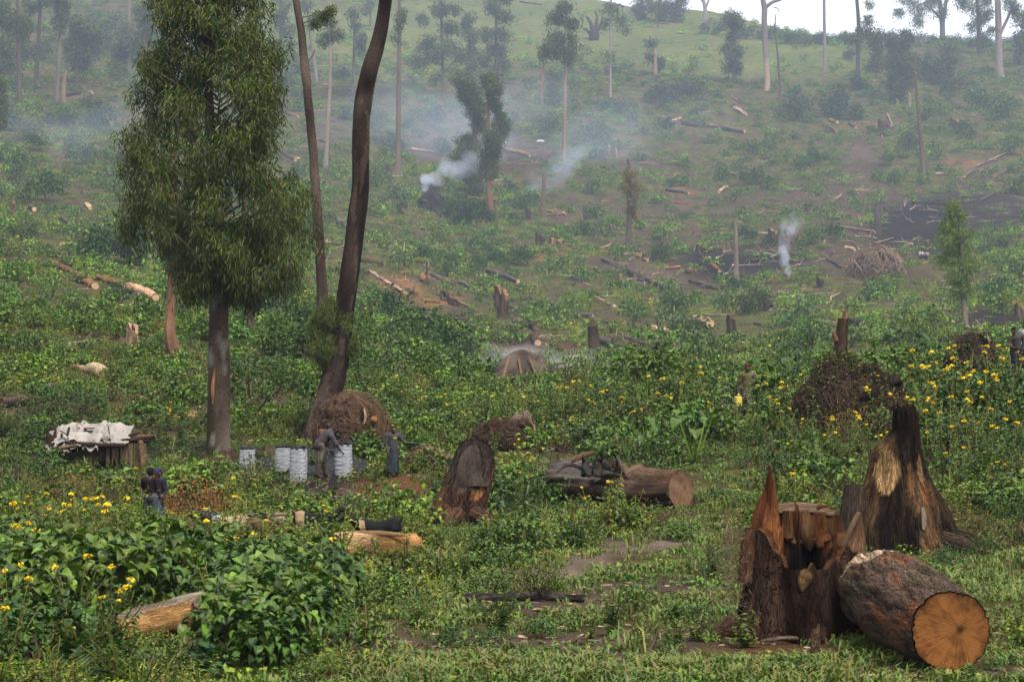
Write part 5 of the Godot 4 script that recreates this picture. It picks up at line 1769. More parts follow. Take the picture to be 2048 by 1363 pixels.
# ---------------------------------------------------------------- people and animals: one skin over tapered bones, as surface nets
func skin_of(b: Buf, bones: Array, cell: float, k: float, col: Callable) -> void:
	var lo := Vector3(INF, INF, INF)
	var hi := -lo
	for e in bones:
		for q in 2:
			var r: float = e[2 + q]
			lo = lo.min(e[q] - Vector3.ONE * r)
			hi = hi.max(e[q] + Vector3.ONE * r)
	lo -= Vector3.ONE * cell * 3.0
	hi += Vector3.ONE * cell * 3.0
	var nx := int((hi.x - lo.x) / cell) + 2
	var ny := int((hi.y - lo.y) / cell) + 2
	var nzz := int((hi.z - lo.z) / cell) + 2
	var f := PackedFloat32Array()
	f.resize(nx * ny * nzz)
	f.fill(9.0)
	for e in bones:
		var a: Vector3 = e[0]
		var ab: Vector3 = e[1] - e[0]
		var l2 := maxf(ab.length_squared(), 1e-8)
		var ra: float = e[2]
		var rb: float = e[3]
		var m := maxf(ra, rb) + cell * 2.0 + k
		var p0 := (a.min(e[1]) - Vector3.ONE * m - lo) / cell
		var p1 := (a.max(e[1]) + Vector3.ONE * m - lo) / cell
		for z in range(maxi(0, int(p0.z)), mini(nzz, int(p1.z) + 1)):
			for y in range(maxi(0, int(p0.y)), mini(ny, int(p1.y) + 1)):
				for x in range(maxi(0, int(p0.x)), mini(nx, int(p1.x) + 1)):
					var p := lo + Vector3(x, y, z) * cell - a
					var t := clampf(p.dot(ab) / l2, 0.0, 1.0)
					var d := (p - ab * t).length() - lerpf(ra, rb, t)
					var i := (z * ny + y) * nx + x
					var o := f[i]
					var h := maxf(k - absf(o - d), 0.0) / k
					f[i] = minf(o, d) - h * h * k * 0.25
	var at_cell := {}
	var V := PackedVector3Array()
	var offs := [0, 1, nx, nx + 1, nx * ny, nx * ny + 1, nx * ny + nx, nx * ny + nx + 1]
	for z in nzz - 1:
		for y in ny - 1:
			for x in nx - 1:
				var i := (z * ny + y) * nx + x
				var s := 0
				for c in 8:
					if f[i + offs[c]] < 0.0: s += 1
				if s == 0 or s == 8: continue
				var sum := Vector3.ZERO
				var n := 0
				for e in [[0, 1], [2, 3], [4, 5], [6, 7], [0, 2], [1, 3], [4, 6], [5, 7], [0, 4], [1, 5], [2, 6], [3, 7]]:
					var u := f[i + offs[e[0]]]
					var w := f[i + offs[e[1]]]
					if (u < 0.0) != (w < 0.0):
						var t := u / (u - w)
						var pa := Vector3(e[0] & 1, (e[0] >> 1) & 1, e[0] >> 2)
						var pb := Vector3(e[1] & 1, (e[1] >> 1) & 1, e[1] >> 2)
						sum += pa.lerp(pb, t)
						n += 1
				at_cell[i] = V.size()
				V.append(lo + (Vector3(x, y, z) + sum / n) * cell)
	var N := PackedVector3Array()
	N.resize(V.size())
	var tris := PackedInt32Array()
	for i in at_cell:
		var x: int = i % nx
		var y: int = (i / nx) % ny
		var z: int = i / (nx * ny)
		for ax in 3:
			var st: int = [1, nx, nx * ny][ax]
			var s1: int = [nx, nx * ny, 1][ax]
			var s2: int = [nx * ny, 1, nx][ax]
			if [y, z, x][ax] == 0 or [z, x, y][ax] == 0: continue
			var in0 := f[i] < 0.0
			if in0 == (f[i + st] < 0.0): continue
			if not (at_cell.has(i - s1) and at_cell.has(i - s2) and at_cell.has(i - s1 - s2)): continue
			var q := [at_cell[i - s1 - s2], at_cell[i - s2], at_cell[i], at_cell[i - s1]]
			var fnorm := (V[q[2]] - V[q[0]]).cross(V[q[1]] - V[q[0]])
			var outd := Vector3.ZERO
			outd[ax] = 1.0 if in0 else -1.0
			var ids := [0, 1, 2, 0, 2, 3]
			if fnorm.dot(outd) < 0.0:
				ids = [0, 2, 1, 0, 3, 2]
				fnorm = -fnorm
			for w in ids: tris.append(q[w])
			for w in 4: N[q[w]] += fnorm
	for t in tris:
		b.v.append(V[t])
		b.n.append(N[t].normalized())
		b.c.append(col.call(V[t]))

const DARK_SKIN := Color(0.045, 0.024, 0.016)

func hand(b: Buf, wrist: Vector3, dir: Vector3, palm_n: Vector3, s: float, curl: float, left: bool) -> void:
	var d := dir.normalized()
	var n := (palm_n - d * palm_n.dot(d)).normalized()
	var w := d.cross(n) * (1.0 if left else -1.0)
	var bones := []
	var k := wrist + d * 0.085 * s
	bones.append([wrist, k + w * 0.02 * s, 0.026 * s, 0.022 * s])
	bones.append([wrist, k - w * 0.02 * s, 0.026 * s, 0.022 * s])
	for i in 4:
		var a := k + w * (0.030 - 0.02 * i) * s
		var l: float = [0.072, 0.080, 0.075, 0.058][i] * s
		var e := d
		for j in 3:
			var q = a + e * l * [0.45, 0.32, 0.23][j]
			bones.append([a, q, (0.0105 - 0.0012 * j) * s, (0.0095 - 0.0012 * j) * s])
			a = q
			e = (e + n * curl).normalized()
	var th := wrist + d * 0.03 * s + w * 0.03 * s
	var t1 := th + (d * 0.6 + w * 0.8 + n * 0.2).normalized() * 0.04 * s
	bones.append([th, t1, 0.014 * s, 0.012 * s])
	bones.append([t1, t1 + (d * 0.9 + w * 0.2 + n * curl).normalized() * 0.035 * s, 0.0115 * s, 0.009 * s])
	skin_of(b, bones, 0.006 * s, 0.008 * s, func(_p): return DARK_SKIN)

# a head that looks along `look_`: skull, jaw, nose, ears in one skin
func head_of(o: Node3D, b: Buf, mid: Vector3, look_: Vector3, s: float, hair: Color, cap := Color(0, 0, 0, 0)) -> void:
	var fz := look_.normalized()
	var rx := Vector3.UP.cross(fz).normalized()
	var up := fz.cross(rx)
	var p := func(x: float, y: float, z: float) -> Vector3: return mid + (rx * x + up * y + fz * z) * s
	var bones := [
		[p.call(0, 0.03, -0.015), p.call(0, 0.025, 0.015), 0.083 * s, 0.080 * s], [p.call(0, -0.05, 0.035), p.call(0, -0.075, 0.05), 0.055 * s, 0.042 * s], [p.call(0, 0.005, 0.05), p.call(0, -0.03, 0.055), 0.055 * s, 0.05 * s],
		[p.call(0, 0.005, 0.098), p.call(0, -0.025, 0.112), 0.010 * s, 0.017 * s], [p.call(-0.016, -0.055, 0.094), p.call(0.016, -0.055, 0.094), 0.011 * s, 0.011 * s], [p.call(-0.016, -0.068, 0.090), p.call(0.016, -0.068, 0.090), 0.011 * s, 0.011 * s],
		[p.call(-0.03, 0.022, 0.088), p.call(-0.012, 0.02, 0.094), 0.010 * s, 0.010 * s], [p.call(0.03, 0.022, 0.088), p.call(0.012, 0.02, 0.094), 0.010 * s, 0.010 * s],
		[p.call(-0.083, 0.015, 0.0), p.call(-0.086, -0.02, 0.003), 0.017 * s, 0.012 * s], [p.call(0.083, 0.015, 0.0), p.call(0.086, -0.02, 0.003), 0.017 * s, 0.012 * s],
		[p.call(0, -0.06, -0.02), p.call(0, -0.15, -0.035), 0.05 * s, 0.055 * s],
	]
	skin_of(b, bones, 0.009 * s, 0.018 * s, func(q: Vector3) -> Color:
		var l := Vector3((q - mid).dot(rx), (q - mid).dot(up), (q - mid).dot(fz)) / s
		if absf(l.x) < 0.024 and absf(l.y + 0.062) < 0.008 and l.z > 0.085: return Color(0.05, 0.018, 0.014)
		return DARK_SKIN)
	for k in [-1.0, 1.0]:
		var eb := Buf.new()
		lump(eb, p.call(0.031 * k, 0.006, 0.086), Vector3(0.013, 0.009, 0.011) * s, Color(0.42, 0.38, 0.34), 0.0, 6, 8)
		lump(eb, p.call(0.031 * k, 0.006, 0.0935), Vector3(0.006, 0.006, 0.005) * s, Color(0.01, 0.007, 0.006), 0.0, 5, 6)
		part("eye", commit(eb), M.skin, o)
	var h := Buf.new()
	var fuzzy := [[p.call(0, 0.052, -0.03), p.call(0, 0.055, 0.012), 0.080 * s, 0.075 * s], [p.call(0, 0.0, -0.05), p.call(0, 0.04, -0.04), 0.066 * s, 0.075 * s]]
	if cap.a > 0.0:
		fuzzy = [[p.call(0, 0.055, -0.045), p.call(0, 0.055, 0.02), 0.088 * s, 0.080 * s], [p.call(-0.03, 0.10, -0.03), p.call(0.03, 0.095, -0.03), 0.05 * s, 0.05 * s], [p.call(0, 0.01, -0.075), p.call(0, 0.03, -0.085), 0.055 * s, 0.06 * s]]
	skin_of(h, fuzzy, 0.011 * s, 0.02 * s, func(q): return tone(cap if cap.a > 0.0 else hair, 0.85 + 0.5 * absf(nz.get_noise_3d(q.x * 900.0, q.y * 900.0, q.z * 900.0))))
	part("headscarf" if cap.a > 0.0 else "hair", commit(h), M.cloth, o)

# a person from joints in metres, x to the right of the picture, z towards it. j: head, look, neck, chest, belly, hip, and per side (l, r): sh, el, wr, kn, an, toe
func person(label: String, at_: Vector3, turn: float, s: float, j: Dictionary, wear: Dictionary) -> Node3D:
	var o := thing("person", label, "person", at_, turn, "")
	o.scale = Vector3.ONE * s
	var b := Buf.new()
	var body := part("body", null, M.skin, o)
	var bones := [[j.neck, j.chest, 0.055, 0.10], [j.chest, j.belly, 0.125, 0.115], [j.belly, j.hip, 0.115, 0.125]]
	for q in ["l", "r"]:
		var sh: Vector3 = j[q + "sh"]
		bones.append([j.chest + (sh - j.chest) * 0.35 + Vector3(0, 0.02, 0), sh, 0.085, 0.062])
		bones.append([sh, j[q + "el"], 0.056, 0.043])
		bones.append([j[q + "el"], j[q + "wr"], 0.042, 0.027])
		var hp: Vector3 = j.hip + ((j[q + "kn"] - j.hip) * Vector3(0.4, 0, 0.1)) + Vector3(0.085 if q == "r" else -0.085, 0, 0).rotated(Vector3.UP, j.get("hipturn", 0.0))
		bones.append([hp, j[q + "kn"], 0.092, 0.06])
		bones.append([j[q + "kn"], j[q + "an"], 0.06, 0.036])
		bones.append([j[q + "an"], j[q + "toe"], 0.042, 0.03])
	skin_of(b, bones, 0.024, 0.04, func(_p): return DARK_SKIN)
	head_of(body, b, j.head, j.look, j.get("headsize", 1.0), wear.get("hair", Color(0.012, 0.010, 0.010)), wear.get("scarf", Color(0, 0, 0, 0)))
	for q in ["l", "r"]:
		var fore: Vector3 = j[q + "wr"] - j[q + "el"]
		hand(b, j[q + "wr"], fore, j.get(q + "palm", Vector3(0.3 if q == "l" else -0.3, 0, 0.2)), 1.0, j.get("curl", 0.35), q == "l")
	body.mesh = commit(b)
	# the shirt
	var sh_b := Buf.new()
	var sb := [[j.chest + Vector3(0, 0.03, 0), j.belly, 0.145, 0.138], [j.belly, j.belly.lerp(j.hip, wear.get("shirt_to", 0.8)), 0.138, 0.15]]
	for q in ["l", "r"]:
		var sh: Vector3 = j[q + "sh"]
		var e: Vector3 = sh.lerp(j[q + "el"], wear.get("sleeve", 0.6))
		sb.append([j.chest + (sh - j.chest) * 0.4 + Vector3(0, 0.025, 0), sh, 0.10, 0.078])
		sb.append([sh, e, 0.075, 0.07])
	var shirt: Color = wear.shirt
	skin_of(sh_b, sb, 0.022, 0.04, func(p): return tone(shirt, 0.9 + 0.5 * nz.get_noise_3d(p.x * 300.0, p.y * 160.0, p.z * 300.0)))
	part(wear.get("top", "shirt"), commit(sh_b), M.cloth, o)
	# skirt or trousers
	var lo := Buf.new()
	var lb := [[j.hip + Vector3(0, 0.06, 0), j.hip, 0.14, 0.15]]
	var low: Color = wear.lower
	var low2: Color = wear.get("lower2", low)
	if wear.get("skirt", false):
		var hem: float = wear.get("hem", 0.25)
		for q in 10:
			var a := TAU * q / 10.0
			var rr: float = wear.get("wide", 0.2)
			var mid: Vector3 = (j["lan"] + j["ran"]) * 0.5
			lb.append([j.hip + Vector3(cos(a) * 0.07, 0, sin(a) * 0.05), Vector3(lerpf(j.hip.x, mid.x, 0.8) + cos(a) * rr, hem, lerpf(j.hip.z, mid.z, 0.8) + sin(a) * rr * 0.75), 0.085, 0.05])
	else:
		for q in ["l", "r"]:
			var hp: Vector3 = j.hip + ((j[q + "kn"] - j.hip) * Vector3(0.4, 0, 0.1)) + Vector3(0.085 if q == "r" else -0.085, 0, 0).rotated(Vector3.UP, j.get("hipturn", 0.0))
			lb.append([hp, j[q + "kn"], 0.112, 0.088])
			lb.append([j[q + "kn"], j[q + "kn"].lerp(j[q + "an"], wear.get("leg", 0.85)), 0.088, 0.075])
	skin_of(lo, lb, 0.024, 0.03, func(p):
		var n := nz.get_noise_3d(p.x * 500.0, p.y * 500.0, p.z * 500.0)
		var c := low2 if n > 0.06 else low
		return tone(c, 0.85 + 0.9 * nz.get_noise_3d(p.x * 500.0 + 90.0, p.y * 60.0, p.z * 500.0)))
	part("skirt" if wear.get("skirt", false) else "trousers", commit(lo), M.cloth, o)
	return o

const STAND := {
	"head": Vector3(0, 1.53, 0.02), "look": Vector3(0, -0.05, 1), "neck": Vector3(0, 1.40, -0.01), "chest": Vector3(0, 1.24, 0), "belly": Vector3(0, 1.05, 0.01), "hip": Vector3(0, 0.90, 0),
	"lsh": Vector3(-0.18, 1.34, 0), "lel": Vector3(-0.25, 1.06, -0.02), "lwr": Vector3(-0.26, 0.82, 0.06), "rsh": Vector3(0.18, 1.34, 0), "rel": Vector3(0.25, 1.06, -0.02), "rwr": Vector3(0.26, 0.82, 0.06),
	"lkn": Vector3(-0.11, 0.48, 0.03), "lan": Vector3(-0.12, 0.08, -0.01), "ltoe": Vector3(-0.14, 0.035, 0.15), "rkn": Vector3(0.11, 0.48, 0.03), "ran": Vector3(0.12, 0.08, -0.01), "rtoe": Vector3(0.14, 0.035, 0.15),
}

func pose(changes: Dictionary) -> Dictionary:
	var j := STAND.duplicate()
	for k in changes: j[k] = changes[k]
	return j

func crouch() -> Dictionary:
	return pose({"hip": Vector3(0, 0.30, -0.05), "belly": Vector3(0, 0.48, -0.04), "chest": Vector3(0, 0.68, 0.0), "neck": Vector3(0, 0.84, 0.03), "head": Vector3(0, 0.97, 0.06), "lsh": Vector3(-0.18, 0.78, 0), "rsh": Vector3(0.18, 0.78, 0), "lel": Vector3(-0.24, 0.54, 0.1), "rel": Vector3(0.24, 0.54, 0.1), "lwr": Vector3(-0.14, 0.45, 0.3), "rwr": Vector3(0.14, 0.45, 0.3),
		"lkn": Vector3(-0.14, 0.50, 0.34), "rkn": Vector3(0.14, 0.50, 0.34), "lan": Vector3(-0.13, 0.08, 0.30), "ran": Vector3(0.13, 0.08, 0.30), "ltoe": Vector3(-0.14, 0.035, 0.45), "rtoe": Vector3(0.14, 0.035, 0.45)})

func people() -> void:
	# the woman with the yellow can, facing the road
	var p := gd(1495, 73.0)
	var o := person("woman in red headscarf and khaki top standing among the bushes with a yellow can", p, 0.0, 0.98, pose({"lel": Vector3(-0.25, 1.06, -0.02), "lwr": Vector3(-0.27, 0.80, 0.05), "rel": Vector3(0.29, 1.10, -0.05), "rwr": Vector3(0.24, 1.20, 0.14), "rpalm": Vector3(-1, 0, 0)}),
		{"shirt": Color(0.125, 0.110, 0.050), "lower": Color(0.115, 0.085, 0.035), "lower2": Color(0.20, 0.26, 0.27), "skirt": true, "hem": 0.2, "wide": 0.17, "scarf": Color(0.10, 0.012, 0.018), "sleeve": 0.75, "top": "blouse"})
	mark(1495, 770, "the woman with the can")
	var can := thing("jerrycan", "yellow plastic jerrycan hanging from the woman's hand", "can", p + Vector3(-0.285, 0.36, 0.12), 0.2)
	var b := Buf.new()
	box(b, Transform3D(Basis(), Vector3(0, 0.15, 0)), Vector3(0.18, 0.30, 0.26), Color(0.52, 0.40, 0.06))
	var tank := part("body", commit(b), mat(0.45, 0.4), can)
	b = Buf.new()
	tube(b, PackedVector3Array([Vector3(0, 0.30, -0.09), Vector3(0, 0.37, -0.05), Vector3(0, 0.375, 0.03), Vector3(0, 0.30, 0.07)]), PackedFloat32Array([0.018, 0.018, 0.018, 0.018]), 8, Color(0.52, 0.40, 0.06))
	part("handle", commit(b), tank.material_override, tank)
	b = Buf.new()
	tube(b, PackedVector3Array([Vector3(0, 0.29, 0.10), Vector3(0, 0.345, 0.10)]), PackedFloat32Array([0.026, 0.026]), 10, Color(0.45, 0.33, 0.05))
	part("cap", commit(b), tank.material_override, tank)
	# the child with an outstretched arm
	p = gp(786, 953)
	o = person("child in a grey dress with one arm stretched out, smiling beside the root plate", p, 0.25, 0.80, pose({"look": Vector3(0.25, 0.0, 1), "head": Vector3(0.0, 1.50, 0.02), "headsize": 1.12, "rel": Vector3(0.36, 1.10, 0.02), "rwr": Vector3(0.66, 1.08, 0.02), "rpalm": Vector3(0, -1, 0), "lwr": Vector3(-0.20, 0.86, 0.12), "lel": Vector3(-0.23, 1.08, 0.02)}),
		{"shirt": Color(0.070, 0.072, 0.075), "lower": Color(0.040, 0.050, 0.058), "lower2": Color(0.055, 0.066, 0.074), "skirt": true, "hem": 0.16, "wide": 0.17, "sleeve": 0.7, "top": "dress_top"})
	mark(786, 905, "the smiling child")
	b = Buf.new()   # the yellow print on the chest
	box(b, Transform3D(Basis(), Vector3(0.035, 1.25, 0.142)), Vector3(0.11, 0.075, 0.022), Color(0.42, 0.27, 0.02))
	part("yellow_print", commit(b), M.cloth, o.get_node("dress_top"))
	# the person bending to fill a sack, seen from behind to the left
	p = gp(646, 955)
	var bend := pose({"hip": Vector3(-0.10, 0.88, 0), "belly": Vector3(0.0, 1.03, 0), "chest": Vector3(0.17, 1.15, 0), "neck": Vector3(0.30, 1.17, 0.0), "head": Vector3(0.40, 1.16, 0.03), "look": Vector3(1.0, -0.75, 0.15),
		"lsh": Vector3(0.24, 1.17, -0.17), "rsh": Vector3(0.24, 1.13, 0.17), "lel": Vector3(0.38, 0.93, -0.17), "rel": Vector3(0.38, 0.90, 0.16), "lwr": Vector3(0.50, 0.74, -0.12), "rwr": Vector3(0.50, 0.72, 0.12),
		"lkn": Vector3(0.0, 0.47, -0.10), "rkn": Vector3(-0.08, 0.47, 0.13), "lan": Vector3(0.06, 0.08, -0.12), "ran": Vector3(-0.16, 0.08, 0.14), "ltoe": Vector3(0.22, 0.035, -0.14), "rtoe": Vector3(0.0, 0.035, 0.17), "hipturn": 1.5})
	person("person in a purple-grey shirt bending over the charcoal beside a filled sack", p, 0.0, 0.98, bend, {"shirt": Color(0.075, 0.062, 0.072), "lower": Color(0.115, 0.095, 0.072), "sleeve": 0.95, "shirt_to": 1.1, "leg": 0.9})
	mark(646, 920, "the bending person")
	# the one behind, of whom the head and shoulders show
	p = gd(651, 69.5)
	person("person with tied-back hair crouching behind the bending person", p, 0.9, 0.98, crouch(), {"shirt": Color(0.15, 0.075, 0.05), "lower": Color(0.07, 0.05, 0.04), "sleeve": 0.5, "hair": Color(0.035, 0.016, 0.012)})
	# two children by the rust-brown bush
	p = gd(300, 48.5)
	p.y = at(300, 936, 48.5).y - 1.66 * 0.75
	person("child in a dark shirt seen from behind beside the rust-brown bush", p, PI - 0.3, 0.75, pose({"headsize": 1.15, "look": Vector3(0.2, -0.1, 1), "lwr": Vector3(-0.2, 0.9, 0.12), "rel": Vector3(0.28, 1.1, 0.1), "rwr": Vector3(0.2, 1.08, 0.3)}), {"shirt": Color(0.022, 0.013, 0.014), "lower": Color(0.09, 0.09, 0.11), "sleeve": 0.7})
	p = gd(316, 49.3)
	p.y = at(316, 938, 49.3).y - 1.66 * 0.74
	person("child in a purple cap half hidden behind the child in the dark shirt", p, -0.5, 0.74, pose({"headsize": 1.12, "look": Vector3(-0.2, -0.25, 1)}), {"shirt": Color(0.03, 0.03, 0.045), "lower": Color(0.06, 0.15, 0.2), "lower2": Color(0.12, 0.2, 0.25), "skirt": true, "hem": 0.2, "scarf": Color(0.045, 0.035, 0.09), "sleeve": 0.8})
	mark(305, 965, "the two children")
	# the boy bending beside the mossy stump, and a companion at the frame's edge
	p = gd(2034, 66.5)
	p.y = at(2025, 655, 66.5).y - 1.62 * 0.8
	person("boy in a faded dark top stooping beside the mossy stump", p, 0.0, 0.8, pose({"head": Vector3(-0.12, 1.50, 0.10), "look": Vector3(-0.5, -0.35, 1), "chest": Vector3(-0.02, 1.22, 0.03), "neck": Vector3(-0.07, 1.38, 0.05), "lsh": Vector3(-0.22, 1.26, 0.05), "lel": Vector3(-0.30, 1.0, 0.12), "lwr": Vector3(-0.10, 0.92, 0.3), "headsize": 1.08}), {"shirt": Color(0.075, 0.06, 0.058), "lower": Color(0.03, 0.035, 0.05), "sleeve": 0.35})
	p = gd(2052, 68.0)
	p.y = at(2050, 645, 68.0).y - 1.62 * 0.85
	person("person in a white shirt half cut off behind the stooping boy", p, -1.0, 0.85, pose({}), {"shirt": Color(0.55, 0.56, 0.60), "lower": Color(0.05, 0.05, 0.06), "sleeve": 0.6})
	# far off, two workers sit by the burnt ground
	var sit := crouch()
	person("far worker in a white shirt crouching on the burnt ground", gp(1843, 520), 0.4, 1.0, sit, {"shirt": Color(0.55, 0.50, 0.48), "lower": Color(0.08, 0.06, 0.06), "sleeve": 0.9})
	person("far worker in a pinkish shirt crouching beside the white-shirted worker", gp(1853, 521), -0.5, 1.0, sit, {"shirt": Color(0.42, 0.32, 0.30), "lower": Color(0.06, 0.05, 0.06), "sleeve": 0.9})
	mark(1848, 508, "the crouching workers")

func goat(label: String, at_: Vector3, turn: float, s: float, coat: Callable, rope: bool) -> Node3D:
	var o := thing("goat", label, "goat", at_, turn, "goats behind the orange logs")
	o.scale = Vector3.ONE * s
	var b := Buf.new()
	var bones := [
		[Vector3(-0.30, 0.54, 0), Vector3(0.0, 0.49, 0), 0.150, 0.150], [Vector3(0.0, 0.49, 0), Vector3(0.30, 0.58, 0), 0.150, 0.125], [Vector3(0.30, 0.58, 0), Vector3(0.42, 0.52, 0), 0.125, 0.085], [Vector3(-0.28, 0.44, 0), Vector3(0.05, 0.42, 0), 0.12, 0.16], [Vector3(-0.30, 0.58, 0), Vector3(-0.24, 0.60, 0), 0.10, 0.10], [Vector3(0.36, 0.60, 0), Vector3(0.30, 0.50, 0), 0.12, 0.13],
		[Vector3(-0.36, 0.57, 0), Vector3(-0.56, 0.72, 0), 0.105, 0.075], [Vector3(-0.56, 0.74, 0), Vector3(-0.64, 0.73, 0), 0.070, 0.062], [Vector3(-0.64, 0.72, 0), Vector3(-0.76, 0.655, 0), 0.055, 0.034],
		[Vector3(-0.58, 0.77, 0.05), Vector3(-0.54, 0.73, 0.17), 0.022, 0.014], [Vector3(-0.58, 0.77, -0.05), Vector3(-0.54, 0.73, -0.17), 0.022, 0.014], [Vector3(0.45, 0.64, 0), Vector3(0.52, 0.72, 0), 0.035, 0.022],
	]
	for z in [-0.085, 0.085]:
		bones.append([Vector3(-0.30, 0.44, z), Vector3(-0.29, 0.24, z), 0.062, 0.032])
		bones.append([Vector3(-0.29, 0.24, z), Vector3(-0.30, 0.04, z), 0.030, 0.022])
		bones.append([Vector3(-0.30, 0.03, z), Vector3(-0.33, 0.02, z), 0.026, 0.022])
		bones.append([Vector3(0.34, 0.50, z), Vector3(0.27, 0.33, z), 0.095, 0.055])
		bones.append([Vector3(0.27, 0.33, z), Vector3(0.40, 0.22, z), 0.048, 0.030])
		bones.append([Vector3(0.40, 0.22, z), Vector3(0.37, 0.04, z), 0.028, 0.021])
		bones.append([Vector3(0.37, 0.03, z), Vector3(0.34, 0.02, z), 0.026, 0.022])
	skin_of(b, bones, 0.02, 0.04, coat)
	var body := part("body", commit(b), M.fur, o)
	for z in [-1.0, 1.0]:
		var h := Buf.new()
		tube(h, PackedVector3Array([Vector3(-0.60, 0.79, 0.03 * z), Vector3(-0.57, 0.86, 0.045 * z), Vector3(-0.51, 0.90, 0.06 * z)]), PackedFloat32Array([0.018, 0.013, 0.004]), 8, Color(0.10, 0.08, 0.06))
		part("horn", commit(h), M.fur, body)
		h = Buf.new()
		lump(h, Vector3(-0.655, 0.745, 0.048 * z), Vector3(0.012, 0.010, 0.008), Color(0.12, 0.08, 0.02), 0.0, 6, 8)
		part("eye", commit(h), M.skin, body)
	if rope:
		var rb := Buf.new()
		for k in 7:
			var pts := PackedVector3Array()
			var rad := PackedFloat32Array()
			for i in 17:
				var a := TAU * i / 16.0
				pts.append(Vector3(-0.33 + k * 0.016 - 0.03 * sin(a), 0.52 + 0.168 * sin(a) - (0.02 if sin(a) < 0 else 0.0), 0.165 * cos(a)))
				rad.append(0.0085)
			tube(rb, pts, rad, 6, vary(Color(0.34, 0.24, 0.13), 0.2), 0.0, false)
		part("rope_band", commit(rb), M.cloth, o)
	return o
# ---------------------------------------------------------------- the scene
func _ready() -> void:
	var cam := Camera3D.new()
	cam.name = "camera"
	cam.position = Vector3(0, EYE, 0)
	cam.fov = rad_to_deg(2.0 * atan(CY / F))
	cam.near = 0.5
	cam.far = 3000.0
	var lens := CameraAttributesPhysical.new()
	lens.frustum_focal_length = 12.0 / (CY / F)
	lens.frustum_focus_distance = 46.0
	lens.frustum_near = 0.5
	lens.frustum_far = 3000.0
	lens.exposure_aperture = 6.3
	cam.attributes = lens
	add_child(cam)
	var we := WorldEnvironment.new()
	we.name = "world_environment"
	var env := Environment.new()
	env.background_mode = Environment.BG_SKY
	var sm := ProceduralSkyMaterial.new()
	sm.sky_top_color = Color(0.86, 0.88, 0.92)
	sm.sky_horizon_color = Color(0.88, 0.89, 0.92)
	sm.sky_curve = 0.12
	sm.ground_bottom_color = Color(0.16, 0.17, 0.12)
	sm.ground_horizon_color = Color(0.45, 0.47, 0.45)
	var sky := Sky.new()
	sky.sky_material = sm
	env.sky = sky
	env.background_energy_multiplier = 0.78
	env.tonemap_mode = Environment.TONE_MAPPER_LINEAR
	env.tonemap_exposure = 2.25
	env.fog_enabled = true
	env.fog_density = 0.00014
	env.fog_light_color = Color(0.86, 0.91, 1.0)
	env.volumetric_fog_enabled = true
	env.volumetric_fog_density = 0.0
	env.sdfgi_enabled = true
	env.ssao_enabled = true
	env.ssil_enabled = true
	we.environment = env
	add_child(we)
	var sun := DirectionalLight3D.new()
	sun.name = "sun"
	sun.light_color = Color(1.0, 0.98, 0.95)
	sun.light_energy = 1.0
	sun.light_angular_distance = 22.0
	sun.shadow_enabled = true
	sun.sky_mode = DirectionalLight3D.SKY_MODE_LIGHT_ONLY
	sun.rotation_degrees = Vector3(-58, 32, 0)
	add_child(sun)

	rng.seed = 7
	nz.seed = 3
	nz.frequency = 0.01
	nz.fractal_octaves = 4
	nz2.seed = 17
	nz2.frequency = 0.01
	nz2.fractal_octaves = 3
	materials()
	for i in 4:
		var m: StandardMaterial3D = M.leaf.duplicate()
		m.albedo_color = [Color(1, 1, 1), Color(0.76, 0.85, 0.82), Color(1.0, 0.97, 0.80), Color(0.68, 0.78, 0.70)][i]
		M["leaf_%d" % i] = m
	make_table()
	make_masks()
	var t0 := Time.get_ticks_msec()
	var b0 := gd(815, 62.5)
	bumps.append([b0.x, b0.z, 1.5, 0.28])
	b0 = gd(640, 68.0)
	bumps.append([b0.x, b0.z, 2.2, 0.15])
	make_ground()
	print("ground ", Time.get_ticks_msec() - t0)
	landmarks()
	templates()
	big_things()
	print("big ", Time.get_ticks_msec() - t0)
	people()
	print("people ", Time.get_ticks_msec() - t0)
	trees()
	print("trees ", Time.get_ticks_msec() - t0)
	small_wood()
	print("wood ", Time.get_ticks_msec() - t0)
	plants()
	print("plants ", Time.get_ticks_msec() - t0)
	scatter_cover()
	smoke()
	print("all ", Time.get_ticks_msec() - t0)

func landmarks() -> void:
	mark(862, 400, "the smoking mound")
	mark(1045, 725, "the misty kiln mound")
	mark(1750, 520, "the brushwood mound")
	mark(700, 400, "the crooked trunk")
	mark(620, 350, "the thin peeling trunk")
	mark(200, 880, "the rusty-posted shelter")
	mark(700, 860, "the root plate")
	mark(640, 930, "the charcoal sacks")
	mark(740, 1095, "the orange log")
	mark(330, 1270, "the worn log")
	mark(1680, 800, "the mossy root stump")
	mark(1955, 690, "the vine-topped stump")
	mark(1473, 510, "the pale bare trunk")
	mark(1258, 420, "the shaggy dead trunk")
	mark(1086, 390, "the snapped trunk")
	mark(1195, 690, "the shaggy stump post")
	mark(945, 280, "the twin leafy trees")
	mark(885, 90, "the wide-branched tree")
	mark(1130, 200, "the slim tall tree")
	mark(1532, 100, "the forked dead tree")
	mark(1838, 240, "the thin leaning pole")
	mark(1998, 90, "the great pale tree")
	mark(1915, 480, "the light green sapling")
	mark(1580, 540, "the small fire")
	mark(1480, 525, "the burnt clearing")
	mark(1850, 440, "the black ash field")
	mark(1230, 610, "the curved pale log")
	mark(820, 575, "the orange sawdust")
	mark(265, 670, "the pale broken stump")
	mark(240, 575, "the long cream log")
	mark(1250, 1110, "the dirt path")
	mark(342, 640, "the orange-footed trunk")
	mark(110, 130, "the columnar tree")
	mark(1406, 642, "the pale cut drum")
	mark(1940, 325, "the plank stack")

